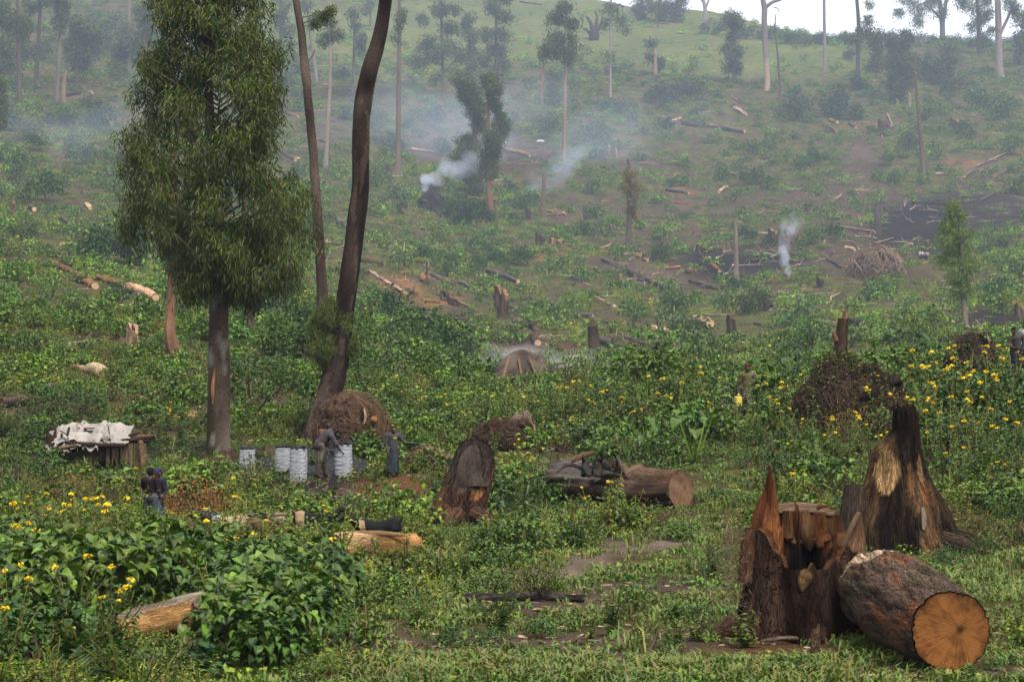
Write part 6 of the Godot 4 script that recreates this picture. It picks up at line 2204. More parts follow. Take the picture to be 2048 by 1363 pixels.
func big_things() -> void:
	sawn_log()
	split_stump()
	tall_stump()
	hollow_log()
	leaning_stump()
	var o := worn_log("worn_log", "barkless log with an orange worn side half buried in the round-leaved plants", 236, 1268, 30.2, 424, 1206, 31.0, 0.20, 0.22, Color(0.34, 0.19, 0.075), Color(0.33, 0.27, 0.21), true)
	chunk(o, "broken_limb", [Vector3(0.45, 0.12, 0), Vector3(0.62, 0.30, 0.0), Vector3(0.72, 0.42, 0)], [0.17, 0.12, 0.05], Color(0.24, 0.19, 0.15), "wood", 12, 0.4)
	o = worn_log("orange_log", "orange fibrous log with a dark hollow end in front of the black goat", 672, 1098, 41.6, 832, 1090, 42.6, 0.27, 0.235, Color(0.40, 0.20, 0.075), Color(0.33, 0.20, 0.11), true)
	slab(o, "splintered_edge", [Vector3(-0.55, 0.26, 0.1), Vector3(0.0, 0.25, 0.08), Vector3(0.5, 0.22, 0.05)], [0.06, 0.1, 0.05], 0.05, Vector3(0, 1, 0), Color(0.46, 0.28, 0.14))
	o = worn_log("orange_log", "pale topped orange log lying behind the round-leaved plants left of the goats", 452, 1060, 45.0, 568, 1054, 45.6, 0.22, 0.24, Color(0.42, 0.25, 0.12), Color(0.50, 0.38, 0.27), true)
	slab(o, "splintered_edge", [Vector3(-0.4, 0.22, 0.05), Vector3(0.1, 0.25, 0.06), Vector3(0.58, 0.28, 0.05)], [0.08, 0.1, 0.06], 0.05, Vector3(0, 1, 0), Color(0.5, 0.37, 0.24))
	# the flat half rotten log by the path
	o = lying_log(930, 1196, 1180, 1197, 9, "dark", "flat rotten dark log sunk into the soil beside the path", "rotten_log")
	# the black goat and the tan-rumped one
	goat("black goat with a tan rope band behind the orange log", gd(754, 43.6) - Vector3(0, 0.06, 0), 0.0, 0.90, func(p): return Color(0.009, 0.008, 0.008), true)
	goat("dark goat with a tan rump and white tail walking behind the bushes", gd(632, 44.6), PI, 0.86, func(p):
		if p.x > 0.44: return Color(0.42, 0.38, 0.33) if p.z > 0.0 else Color(0.02, 0.016, 0.014)
		return Color(0.36, 0.23, 0.13) if p.x > 0.24 and p.y > 0.35 else Color(0.013, 0.011, 0.010), false)
	mark(740, 1050, "the black goat")
	# root plates and stumps on the banks
	o = root_mass("root_plate", "big brown root plate of a toppled tree behind the charcoal sacks", Vector2(703, 925), 64, 108, Color(0.085, 0.052, 0.034), 520, 71.5)
	var mpp := 71.5 / F
	chunk(o, "torn_trunk", [Vector3(46 * mpp, 0.05, 0.45), Vector3(48 * mpp, 45 * mpp, 0.5), Vector3(42 * mpp, 88 * mpp, 0.42)], [0.36, 0.30, 0.22], Color(0.12, 0.07, 0.042), "deep_bark", 18, 0.35)
	chunk(o, "hollow", [Vector3(22 * mpp, 48 * mpp, 0.72), Vector3(26 * mpp, 66 * mpp, 0.74), Vector3(22 * mpp, 84 * mpp, 0.66)], [0.03, 0.12, 0.05], Color(0.012, 0.009, 0.008), "rough", 12, 0.3)
	slab(o, "torn_edge", [Vector3(28 * mpp, 60 * mpp, 0.84), Vector3(31 * mpp, 74 * mpp, 0.82), Vector3(28 * mpp, 90 * mpp, 0.74)], [0.05, 0.08, 0.04], 0.04, Vector3(1, 0, 0), Color(0.42, 0.30, 0.18))
	lumpy(o, "fresh_chip", Vector3(49 * mpp, 69 * mpp, 0.82), Vector3(0.10, 0.08, 0.05), Color(0.48, 0.23, 0.09))
	o = root_mass("root_tangle_stump", "dark tangle of dead roots and brush left of the rounded stump", Vector2(1012, 896), 54, 54, Color(0.052, 0.034, 0.024), 480, 74.5)
	o = root_mass("rounded_stump", "rounded brown stump rising from flowering weeds behind the leaning stump", Vector2(1046, 866), 24, 62, Color(0.17, 0.125, 0.095), 40, 77.0)
	o = root_mass("low_stump", "knobbly dark stump at the end of the child's arm", Vector2(850, 935), 34, 46, Color(0.075, 0.048, 0.034), 90, 67.0)
	mpp = 67.0 / F
	chunk(o, "limb", [Vector3(-30 * mpp, 28 * mpp, 0.2), Vector3(-8 * mpp, 38 * mpp, 0.25), Vector3(12 * mpp, 40 * mpp, 0.2), Vector3(70 * mpp, 22 * mpp, 0.3)], [0.06, 0.10, 0.16, 0.07], Color(0.13, 0.08, 0.05), "bark", 12, 0.35)
	chunk(o, "broken_end", [Vector3(4 * mpp, 26 * mpp, 0.45), Vector3(8 * mpp, 44 * mpp, 0.4)], [0.17, 0.13], Color(0.055, 0.036, 0.028), "rough", 12, 0.4)
	o = root_mass("mossy_root_stump", "mossy uprooted stump with hanging dead creepers and a snapped trunk on top", Vector2(1700, 862), 92, 96, Color(0.046, 0.030, 0.021), 900, 65.0)
	mpp = 65.0 / F
	for q in [[-58, 48, 34, 40], [-24, 92, 44, 38], [30, 62, 52, 40], [74, 40, 34, 42], [-40, 20, 40, 30], [8, 30, 60, 40]]:
		var cb := Buf.new()
		lump(cb, Vector3(q[0] * mpp, q[1] * mpp, rf(0.0, 0.35)), Vector3(q[2], q[3], q[2]) * mpp, vary(Color(0.028, 0.019, 0.014), 0.3), 0.9, 16, 24, 110.0)
		part("root_clod", commit(cb), M.rough, o)
		mat_of_roots(o, "hanging_roots", Vector3(q[0] * mpp, q[1] * mpp, 0.15), Vector3(q[2], q[3], q[2]) * mpp, 380, Color(0.060, 0.042, 0.028), 0.008, 0.35)
	chunk(o, "snapped_trunk", [Vector3(-22 * mpp, 80 * mpp, 0), Vector3(-20 * mpp, 135 * mpp, 0), Vector3(-17 * mpp, 168 * mpp, 0), Vector3(-13 * mpp, 212 * mpp, 0)], [0.34, 0.21, 0.185, 0.15], Color(0.085, 0.058, 0.04), "deep_bark", 18, 0.3)
	chunk(o, "splinter", [Vector3(-26 * mpp, 168 * mpp, 0.05), Vector3(-31 * mpp, 178 * mpp, 0.05), Vector3(-34 * mpp, 186 * mpp, 0.05)], [0.10, 0.06, 0.015], Color(0.16, 0.085, 0.045), "wood", 8, 0.3)
	chunk(o, "splinter", [Vector3(-10 * mpp, 200 * mpp, 0.02), Vector3(-9 * mpp, 222 * mpp, 0.02), Vector3(-9 * mpp, 236 * mpp, 0.02)], [0.10, 0.06, 0.012], Color(0.20, 0.13, 0.09), "wood", 8, 0.3)
	var moss := Buf.new()
	for i in 5200:
		var d := any_dir(-0.1, 1.0)
		var p := Vector3(d.x * 100 * mpp, (30 + d.y * 72) * mpp, d.z * 70 * mpp) * rf(1.0, 1.3)
		if i % 3 == 0: p = Vector3((-20 + d.x * 56) * mpp, (98 + d.y * 50) * mpp, d.z * 50 * mpp)
		if p.x < -0.2 and p.y < 0.8 and rng.randf() < 0.75: continue
		var e := any_dir(-0.2, 0.9)
		leaf(moss, p, e, across(e), rf(0.06, 0.13), 0.05, vary([OLIVE, DRY, MID, OLIVE, LIGHT][rng.randi() % 5], 0.35))
	part("moss", commit(moss), M.leaf, o, "", "stuff")
	o = root_mass("vine_stump", "dark stump topped with yellow-green creeper beside the stooping boy", Vector2(1945, 735), 46, 104, Color(0.040, 0.030, 0.027), 120, 71.0)
	mpp = 71.0 / F
	chunk(o, "trunk", [Vector3(4 * mpp, -4 * mpp, 0), Vector3(6 * mpp, 60 * mpp, 0), Vector3(12 * mpp, 104 * mpp, 0)], [0.62, 0.40, 0.26], Color(0.05, 0.036, 0.032), "deep_bark", 20, 0.3)
	slab(o, "bared_wood", [Vector3(28 * mpp, 76 * mpp, 0.35), Vector3(29 * mpp, 92 * mpp, 0.33), Vector3(26 * mpp, 104 * mpp, 0.25)], [0.05, 0.10, 0.05], 0.06, Vector3(1, 0, 0), Color(0.34, 0.28, 0.23))
	moss = Buf.new()
	for i in 420:
		var x := rf(-50, 34)
		var y := 108.0 - absf(x - 14.0) * 0.72 + rf(-8, 6)
		var e := any_dir(-0.4, 0.8)
		leaf(moss, Vector3(x * mpp, y * mpp, rf(-0.2, 0.45)), e, across(e), rf(0.07, 0.13), 0.07, vary([YELL, LIGHT, YELL, DRY][rng.randi() % 4], 0.3), 0.2, 1)
	part("creeper", commit(moss), M.leaf, o, "", "stuff")
	o = root_mass("uprooted_stump", "dark uprooted stump with snaking limbs on the bright pasture", Vector2(1188, 80), 9, 26, Color(0.060, 0.046, 0.040), 120)
	mpp = -o.position.z / F
	for q in [[-2, 20, -10, 40, -16, 48], [2, 22, 6, 44, 2, 58], [4, 16, 14, 30, 16, 46], [-4, 8, -14, 20, -22, 22]]:
		chunk(o, "limb", [Vector3(q[0] * mpp, q[1] * mpp * 0.6, 0.2), Vector3(q[0] * mpp, q[1] * mpp, 0.1), Vector3(q[2] * mpp, q[3] * mpp, 0), Vector3(q[4] * mpp, q[5] * mpp, 0.3)], [0.5, 0.42, 0.3, 0.1], Color(0.065, 0.05, 0.043), "bark", 9, 0.5)
	# charcoal kilns
	kiln("smoking earth-covered charcoal mound with planks leant against its front", Vector2(862, 420), 40, 42, Color(0.032, 0.026, 0.025), [[843, 425, 852, 396, 4], [850, 428, 858, 400, 4], [884, 430, 877, 412, 4], [846, 402, 872, 404, 3]])
	kiln("wide misty charcoal mound with pale poles leant against it above the flowering bank", Vector2(1048, 765), 88, 66, Color(0.125, 0.096, 0.078), [[1007, 752, 1019, 712, 6], [1043, 752, 1037, 716, 5], [1072, 750, 1058, 714, 6], [1115, 750, 1092, 724, 4]])
	kiln("brown brushwood-covered charcoal mound beside the burnt field", Vector2(1752, 552), 60, 62, Color(0.090, 0.062, 0.045), [], 260)
	sacks()
	shelter()
	clothes()

func lumpy(o: Node3D, called: String, p: Vector3, r: Vector3, col: Color) -> void:
	var b := Buf.new()
	lump(b, p, r, col, 0.4, 10, 14)
	part(called, commit(b), M.wood, o)

func sacks() -> void:
	var rows := [[493, 960, 31, 62, "white charcoal sack half hidden behind the leafy eucalyptus trunk"], [565, 945, 31, 50, "white charcoal sack standing behind the tallest pair of sacks"], [596, 966, 34, 70, "white crinkled charcoal sack standing left of the bending person"], [686, 954, 35, 66, "white charcoal sack heaped with charcoal right of the bending person"]]
	for q in rows:
		var base := gp(q[0], q[1])
		var mpp := -base.z / F
		var o := thing("charcoal_sack", q[4], "sack", base, rf(-0.3, 0.3), "charcoal sacks by the charcoal heap")
		var r: float = q[2] * 0.5 * mpp
		var h: float = q[3] * mpp
		var P := PackedVector3Array()
		var ref := PackedVector3Array()
		var C := PackedColorArray()
		var tilt := rf(-0.03, 0.03)
		var s := rf(0, 500)
		for i in 41:
			var t := i / 40.0
			ref.append(Vector3(0, t * h, 0))
			for j in 32:
				var a := TAU * j / 32
				var sq := pow(pow(absf(cos(a)), 3.0) + pow(absf(sin(a)), 3.0), -1.0 / 3.0)
				var crinkle := 0.035 * nz.get_noise_3d(cos(a) * 55.0 + s, t * 1500.0, sin(a) * 55.0) + 0.02 * nz.get_noise_3d(cos(a) * 200.0 + s, t * 2600.0, sin(a) * 200.0)
				var k: float = r * sq * (0.94 + 0.06 * sin(t * PI) + crinkle * 2.0) * (1.0 if t > 0.06 else 0.8 + t * 3.3)
				P.append(Vector3(cos(a) * k + tilt * t * h, t * h, sin(a) * k * 0.85))
				C.append(tone(Color(0.33, 0.335, 0.355), 1.0 + crinkle * 5.0).lerp(Color(0.18, 0.16, 0.15), 0.5 * smoothstep(0.12, 0.0, t)))
		var b := Buf.new()
		grid(b, P, 41, 32, true, C, ref, 2.0, 1.0)
		part("woven_bag", commit(b), M.sack, o)
		b = Buf.new()
		for i in 26:
			var p := Vector3(rf(-0.85, 0.85) * r + tilt * h, h + rf(-0.02, 0.05), rf(-0.7, 0.7) * r)
			lump(b, p, Vector3(rf(0.03, 0.07), rf(0.02, 0.045), rf(0.03, 0.06)), Color(0.02, 0.02, 0.022), 0.5, 4, 6)
		part("charcoal", commit(b), M.coal, o, "", "stuff")
	# loose charcoal over the work floor
	rng.seed = 77
	var mm := MultiMesh.new()
	mm.transform_format = MultiMesh.TRANSFORM_3D
	var cb := Buf.new()
	lump(cb, Vector3.ZERO, Vector3(0.06, 0.04, 0.045), Color(0.021, 0.021, 0.024), 0.6, 4, 6)
	mm.mesh = commit(cb)
	mm.instance_count = 3600
	for i in 3600:
		var px := 640.0 + rng.randfn(0.0, 52.0)
		var d := 67.8 + rng.randfn(0.0, 1.3)
		if px > 760.0: px -= 150.0
		var p := gd(px, d)
		p.y += 0.30 * exp(-pow((px - 655.0) / 48.0, 2.0) - pow((d - 68.4) / 0.9, 2.0)) * rng.randf()
		mm.set_instance_transform(i, Transform3D(Basis.from_euler(Vector3(rf(0, 6), rf(0, 6), rf(0, 6))).scaled(Vector3.ONE * rf(0.5, 1.7)), p))
	var o := MultiMeshInstance3D.new()
	o.name = "charcoal_pieces"
	o.multimesh = mm
	o.material_override = M.coal
	add_child(o)
	meta(o, "black broken charcoal spread over the ground between the white sacks", "", "", "stuff")

func shelter() -> void:
	var d := 64.0
	var base := gd(200, d)
	var o := thing("shelter", "low makeshift shelter of dark posts under crumpled white sheets", "shelter", base)
	var q := func(px: float, py: float, z: float) -> Vector3: return at(px, py, d) - base + Vector3(0, 0, z)
	for k in [[106, 952, 108, 868, 0.5, 0.10], [122, 950, 118, 862, -0.5, 0.09], [290, 942, 286, 878, 0.5, 0.08], [282, 935, 280, 876, -0.5, 0.07], [219, 940, 220, 886, 0.45, 0.045], [100, 915, 102, 852, -0.2, 0.11]]:
		chunk(o, "post", [q.call(k[0], k[1] + 6, k[4]), q.call((k[0] + k[2]) * 0.5 + 1, (k[1] + k[3]) * 0.5, k[4]), q.call(k[2], k[3], k[4])], [k[5], k[5] * 0.95, k[5] * 0.85], Color(0.075, 0.052, 0.04) if k[0] < 200 else Color(0.20, 0.135, 0.08), "bark", 10, 0.2)
	for k in [[100, 874, 300, 882, 0.1, 0.06], [112, 868, 306, 874, -0.55, 0.06], [150, 884, 255, 888, 0.6, 0.06], [112, 893, 160, 888, 0.65, 0.045], [258, 870, 280, 865, 0.1, 0.035], [205, 884, 312, 872, 0.3, 0.06]]:
		chunk(o, "beam", [q.call(k[0], k[1], k[4]), q.call((k[0] + k[2]) * 0.5, (k[1] + k[3]) * 0.5 + 1.5, k[4]), q.call(k[2], k[3], k[4])], [k[5], k[5], k[5] * 0.9], Color(0.055, 0.036, 0.03) if k[0] != 112 else Color(0.24, 0.15, 0.085), "bark", 10, 0.2)
	# crumpled sheets laid over the beams: outline rows from the back to the front
	for k in [[112, 262, 852, 884, 0.0, 1.05], [150, 222, 849, 862, -0.4, 0.2], [192, 244, 852, 880, -0.1, 1.0], [100, 150, 856, 896, 0.2, 1.12], [140, 204, 860, 893, 0.4, 1.1]]:
		var P := PackedVector3Array()
		var C := PackedColorArray()
		var s := rf(0, 400)
		for i in 12:
			for j in 26:
				var u := j / 25.0
				var t := i / 11.0
				var fold := nz.get_noise_3d(u * 320.0 + s, t * 150.0, 3.0)
				var rag := 9.0 * nz.get_noise_2d(u * 700.0 + s, 9.0) * t + 4.0 * nz.get_noise_2d(u * 2200.0 + s, 40.0) * t
				var p: Vector3 = q.call(lerpf(k[0], k[1], u) + 6.0 * fold, lerpf(k[2], k[3], t) + 7.0 * (u - 0.35) * t - 11.0 * fold + rag, lerpf(-0.55, 0.7, lerpf(k[4], k[5], t) * 0.8 + 0.1))
				P.append(p + Vector3(0, 0.10 * absf(fold), 0))
				C.append(tone(Color(0.33, 0.30, 0.265), clampf(1.0 + fold * 0.5, 0.6, 1.2)).lerp(Color(0.16, 0.11, 0.08), clampf(4.0 * nz2.get_noise_2d(u * 260.0 + s, t * 160.0) - 0.9, 0.0, 0.8)))
		var b := Buf.new()
		grid(b, P, 12, 26, false, C, PackedVector3Array())
		var under := PackedVector3Array()
		for p in P: under.append(p - Vector3(0, 0.012, 0))
		grid(b, under, 12, 26, false, C, PackedVector3Array(), 1.0, 1.0, -1.0)
		part("roof_sheet", commit(b), M.cloth, o)
	var rb := Buf.new()
	box(rb, Transform3D(Basis(), q.call(178, 856, 0.05)), Vector3(0.26, 0.03, 0.2), Color(0.16, 0.015, 0.02))
	part("red_cloth", commit(rb), M.cloth, o)
	for k in [[128, 860, 145, 874, 0.14], [135, 880, 156, 890, 0.10], [222, 849, 226, 866, 0.14]]:
		slab(o, "bark_sheet", [q.call(k[0], k[1], 0.55), q.call((k[0] + k[2]) * 0.5, (k[1] + k[3]) * 0.5 - 3, 0.6), q.call(k[2], k[3], 0.6)], [k[4], k[4] * 1.3, k[4]], 0.03, Vector3(0, 0.3, 1), Color(0.25, 0.18, 0.13))
	for k in 22:   # bark strips hanging at the right end
		var px := 118.0 + k * 3.0 if k < 8 else 218.0 + (k - 8) * 5.6
		slab(o, "hanging_strip", [q.call(px, 886, 0.4), q.call(px + rf(-2, 2), 905, 0.42), q.call(px + rf(-3, 3), rf(915, 940), 0.42)], [0.05, 0.07, 0.03], 0.015, Vector3(1, 0, 0), vary(Color(0.21, 0.15, 0.095), 0.35))
	chunk(o, "log_seat", [q.call(128, 925, 0.0), q.call(165, 921, 0.1), q.call(210, 912, 0.0)], [0.26, 0.28, 0.22], Color(0.11, 0.075, 0.05), "wood", 16, 0.25)
	chunk(o, "log_seat", [q.call(130, 938, 0.35), q.call(160, 936, 0.35), q.call(195, 934, 0.3)], [0.13, 0.14, 0.1], Color(0.24, 0.17, 0.11), "wood", 14, 0.25)
	for k in 10:   # dark sticks stood on end at its left side
		var px := 96.0 + k * 4.4
		chunk(o, "stick", [q.call(px + rf(-3, 3), 958, rf(0.2, 0.6)), q.call(px + rf(-3, 3), 905, rf(0.2, 0.6)), q.call(px + rf(-5, 5), rf(852, 884), rf(0.1, 0.5))], [0.05, 0.045, 0.03], vary(Color(0.075, 0.052, 0.04), 0.5), "bark", 8, 0.3)
	var back := Buf.new()   # dark bark panels close the back
	for k in 9:
		box(back, Transform3D(Basis(Vector3(0, 0, 1), rf(-0.06, 0.06)), q.call(128 + k * 13.0, 905, -0.5)), Vector3(0.15, 0.72, 0.025), vary(Color(0.032, 0.023, 0.02), 0.3))
		part("back_plank", commit(back), M.bark, o)
		back = Buf.new()

func clothes() -> void:
	var p := gd(424, 46.5)
	p.y = at(424, 1034, 46.5).y
	var o := thing("bundle", "dark blue and white cloth bundle lying on the log left of the goats", "bundle", p)
	var b := Buf.new()
	lump(b, Vector3(-0.08, 0.02, 0), Vector3(0.17, 0.10, 0.15), Color(0.028, 0.026, 0.05), 0.5, 14, 18)
	part("dark_cloth", commit(b), M.cloth, o)
	b = Buf.new()
	lump(b, Vector3(0.10, -0.05, 0.08), Vector3(0.10, 0.09, 0.10), Color(0.5, 0.5, 0.54), 0.6, 14, 18)
	part("white_cloth", commit(b), M.cloth, o)
	b = Buf.new()
	lump(b, Vector3(-0.1, -0.12, 0.05), Vector3(0.2, 0.12, 0.16), Color(0.075, 0.04, 0.025), 0.4, 12, 16)
	part("wooden_stub", commit(b), M.rough, o)
	for q in [[1080, 285, "white sack lying on dark soil uphill of the twin leafy trees"], [1011, 288, "small white sack beside the dark soil right of the twin leafy trees"]]:
		var g := gp(q[0], q[1])
		o = thing("white_sack", q[2], "sack", g)
		for k in (2 if q[0] > 1050 else 1):
			b = Buf.new()
			lump(b, Vector3(k * 0.55 - 0.2, 0.2, k * 0.2), Vector3(0.38, 0.22, 0.24), Color(0.66, 0.66, 0.68), 0.3, 10, 14)
			part("bag", commit(b), M.cloth, o)

func trees() -> void:
	rng.seed = 21
	hero_tree()
	var br := Color(0.135, 0.095, 0.070)
	# the crooked trunk and the thin peeling one
	tree("crooked_trunk", "tall crooked dark trunk bent like a snake beside the root plate", Vector2(640, 868), [[632, 880, 78], [640, 850, 60], [653, 800, 52], [668, 740, 48], [682, 660, 44], [694, 580, 41], [704, 500, 38], [712, 430, 36], [718, 370, 34], [720, 300, 35], [722, 240, 34], [727, 190, 33], [738, 140, 32], [752, 90, 29], [763, 40, 26], [770, -10, 24], [776, -70, 22]], [[652, 632, 26, 26], [640, 660, 28, 34], [650, 690, 30, 34], [636, 640, 18, 20], [646, 715, 20, 22], [690, 640, 16, 30], [704, 690, 14, 30], [660, 606, 18, 18]], {"category": "tree trunk", "d": 75.0, "fine": 0.5, "thick": 0.9, "tints": [Color(1.5, 1.35, 0.9), Color(1.0, 1.05, 0.85), Color(0.7, 0.8, 0.75)], "bark": Color(0.085, 0.060, 0.050),
		"shade": func(t, a, p):
			var n := nz.get_noise_3d(p.x * 120.0, p.y * 30.0, p.z * 120.0)
			var c := Color(0.028, 0.020, 0.018).lerp(Color(0.085, 0.060, 0.050), clampf(0.45 + n * 1.7, 0.0, 1.0))
			if t < 0.62 and t > 0.08: c = c.lerp(Color(0.15, 0.066, 0.034), clampf(cos(a - 0.6) * 1.2 - 0.75 + n, 0.0, 0.8))
			if nz2.get_noise_3d(p.x * 200.0, p.y * 20.0, p.z * 200.0) > 0.2: c = c.lerp(Color(0.17, 0.12, 0.095), 0.6)
			return c})
	tree("peeling_trunk", "thin leaning trunk with pale peeling strips behind the crooked trunk", Vector2(646, 615), [[646, 620, 24], [644, 590, 23], [641, 540, 21], [638, 490, 20], [634, 440, 20], [630, 380, 19], [626, 320, 18], [621, 260, 18], [617, 210, 17], [610, 150, 18], [605, 110, 17], [600, 60, 15], [591, 0, 14], [583, -60, 12]], [[644, 30, 26, 18], [660, 22, 18, 14], [630, 44, 16, 12]], {"d": 112.0, "bark": Color(0.17, 0.13, 0.105), "fine": 0.75, "thick": 0.7, "limbs": [[[612, 125, 4], [622, 112, 3], [628, 98, 2]]],
		"shade": func(t, a, p):
			var n := nz.get_noise_3d(p.x * 80.0, p.y * 16.0, p.z * 80.0)
			var c := Color(0.055, 0.038, 0.030).lerp(Color(0.15, 0.11, 0.088), clampf(0.45 + n * 1.7, 0.0, 1.0))
			if t > 0.55: c = c.lerp(Color(0.33, 0.25, 0.18), clampf(cos(a - 2.2) * 1.2 - 0.35, 0.0, 0.85))
			if t > 0.14 and t < 0.24: c = c.lerp(Color(0.48, 0.25, 0.115), clampf(cos(a - 0.9) * 1.6 - 0.7, 0.0, 1.0))
			return c})
	# trunks half hidden by the leafy eucalyptus
	tree("half_hidden_tree", "straight trunk with an orange bared foot behind the leafy eucalyptus", Vector2(342, 690), [[349, 697, 34], [342, 676, 24], [340, 640, 19], [342, 590, 17], [344, 520, 16], [346, 420, 14], [346, 300, 11]], [[345, 500, 30, 50], [350, 420, 40, 60]], {"d": 106.0, "bark": Color(0.30, 0.175, 0.105)})
	tree("half_hidden_tree", "dark slim trunk right behind the leafy eucalyptus crown", Vector2(502, 636), [[502, 640, 18], [500, 600, 15], [496, 540, 13], [490, 440, 12], [484, 300, 9]], [[490, 480, 34, 44]], {"d": 118.0, "bark": Color(0.14, 0.10, 0.085)})
	# far left stand
	tree("leafy_tree", "olive-crowned tree at the left edge of the hill with a straight pale trunk", Vector2(39, 210), [[39, 215, 12], [38, 150, 9], [36, 60, 7], [34, -20, 4]], [[14, 30, 26, 36], [38, 60, 22, 26], [10, 90, 20, 26], [46, 40, 16, 30], [2, 20, 20, 30]], {"bark": br, "tints": [Color(1.3, 1.2, 0.8), Color(1, 1, 0.8), Color(0.75, 0.8, 0.7)]})
	tree("leafy_tree", "near drooping branchlet tree cut off by the left edge", Vector2(-22, 330), [[-22, 340, 12], [-20, 200, 10], [-16, 60, 7]], [[2, 205, 18, 30], [-4, 165, 16, 26], [4, 245, 10, 18], [-14, 220, 20, 40]], {"bark": br, "tints": [Color(1.1, 1.05, 0.8), Color(0.75, 0.8, 0.7)]})
	tree("tall_dark_tree", "thin dark straight trunk with a small crown at the top left", Vector2(72, 174), [[70, 178, 10], [74, 110, 8], [78, 40, 7], [80, -30, 5]], [[58, 6, 18, 16], [92, -6, 20, 16]], {"bark": Color(0.09, 0.065, 0.055)})
	tree("columnar_tree", "tree with a narrow columnar crown above a long bare trunk", Vector2(113, 204), [[112, 208, 11], [116, 150, 9], [120, 90, 8], [122, 20, 6], [122, -30, 4]], [[122, 40, 15, 24], [123, 10, 15, 24], [122, -20, 13, 24]], {"bark": Color(0.22, 0.17, 0.14), "thick": 1.6})
	snag("snapped_trunk", "snapped pale trunk leaning against the columnar tree", Vector2(125, 203), [[126, 205, 9], [128, 160, 7], [134, 142, 5]], Color(0.32, 0.20, 0.13))
	tree("round_tree", "wide hazy round-crowned tree right of the columnar tree", Vector2(153, 165), [[153, 168, 7], [154, 120, 6], [158, 60, 4]], [[160, 60, 32, 28], [140, 90, 24, 24], [180, 95, 24, 26], [160, 120, 32, 22], [150, 40, 18, 14], [185, 65, 18, 20]], {"bark": br})
	tree("dense_tree", "dense dark crowned tree left of the leafy eucalyptus", Vector2(258, 152), [[258, 156, 12], [258, 110, 9], [257, 40, 6], [256, -20, 5]], [[256, 78, 26, 22], [240, 100, 20, 18], [272, 100, 24, 20], [250, 60, 18, 16], [230, 128, 16, 14], [284, 72, 18, 18]], {"bark": Color(0.24, 0.20, 0.17), "thick": 1.5})
	tree("dense_tree", "dark tree with a tufted top close left of the leafy eucalyptus crown", Vector2(296, 190), [[296, 194, 10], [291, 100, 8], [285, 0, 6]], [[288, 44, 18, 16], [300, 20, 18, 18], [280, 20, 14, 14], [294, 66, 14, 14]], {"bark": br, "thick": 1.3})
	# between the leafy eucalyptus and the crooked trunk
	tree("hazy_tree", "hazy spreading tree between the leafy eucalyptus and the thin peeling trunk", Vector2(560, 132), [[560, 136, 6], [561, 70, 5], [561, -20, 4]], [[556, 40, 16, 22], [574, 60, 20, 18], [548, 84, 14, 14], [566, 20, 16, 18], [580, 90, 14, 12]], {"bark": br})
	tree("slim_tree", "slim hazy tree whose trunk leans beside the thin peeling trunk", Vector2(633, 164), [[634, 168, 8], [628, 120, 6], [618, 60, 5], [612, -20, 4]], [[612, 10, 14, 16], [624, 40, 10, 12]], {"bark": Color(0.26, 0.21, 0.18)})
	tree("slim_tree", "slender pale-trunked tree with a drooping tuft right of the thin peeling trunk", Vector2(651, 342), [[651, 346, 10], [654, 280, 8], [659, 200, 7], [661, 130, 6], [659, 60, 5], [655, -10, 4]], [[656, 72, 18, 14], [674, 70, 14, 16], [644, 84, 10, 10], [662, 48, 12, 12]], {"bark": Color(0.36, 0.29, 0.23), "fine": 0.85})
	tree("slim_tree", "small tufted tree left of the crooked trunk's upper bend", Vector2(704, 186), [[704, 190, 6], [707, 120, 5], [709, 40, 4]], [[706, 26, 16, 16], [722, 78, 14, 20], [712, 50, 10, 12], [720, 100, 10, 10]], {"bark": br})
	tree("slim_tree", "thin hazy tree behind the upper half of the crooked trunk", Vector2(740, 60), [[740, 64, 5], [741, 20, 4], [742, -20, 3]], [[738, 6, 14, 14], [730, 22, 10, 12]], {"bark": br, "tints": [Color(1.3, 0.9, 0.75), Color(1, 0.9, 0.8)]})
	tree("tall_pole_tree", "very straight tall trunk with tiny tufts right of the crooked trunk", Vector2(796, 352), [[796, 356, 14], [797, 260, 11], [798, 150, 9], [799, 50, 7], [799, -30, 5]], [[801, 40, 10, 14], [797, 60, 8, 10], [804, 24, 7, 9], [794, 78, 6, 8]], {"bark": Color(0.22, 0.175, 0.145)})
	tree("wide_tree", "tree with wide airy layered branches right of the tall straight trunk", Vector2(885, 198), [[886, 202, 8], [885, 130, 6], [883, 60, 5], [882, -20, 4]], [[880, 20, 26, 22], [846, 34, 14, 14], [900, 50, 24, 20], [852, 86, 24, 18], [838, 120, 22, 18], [896, 92, 26, 20], [868, 110, 24, 20], [920, 110, 20, 16], [912, 16, 14, 12]], {"bark": br, "thick": 0.85, "limbs": [[[885, 130, 3], [860, 110, 2], [838, 104, 2]], [[885, 150, 3], [910, 120, 2], [930, 108, 1.5]]]})
	tree("small_tree", "small round-topped tree between the wide airy tree and its taller neighbour", Vector2(940, 150), [[940, 154, 6], [939, 90, 5], [938, 40, 4]], [[938, 34, 18, 16], [930, 56, 12, 14], [946, 74, 20, 20], [940, 104, 20, 22], [944, 134, 14, 14]], {"bark": br})
	tree("tall_tree", "tall layered tree above the twin leafy trees", Vector2(992, 172), [[992, 176, 8], [992, 100, 6], [992, 20, 5], [992, -40, 4]], [[984, 14, 24, 18], [1008, 30, 20, 18], [978, 66, 24, 18], [1004, 70, 22, 18], [988, 100, 30, 20], [966, 116, 20, 18], [1006, 128, 20, 18], [984, 146, 22, 14], [1012, -6, 18, 14]], {"bark": br})
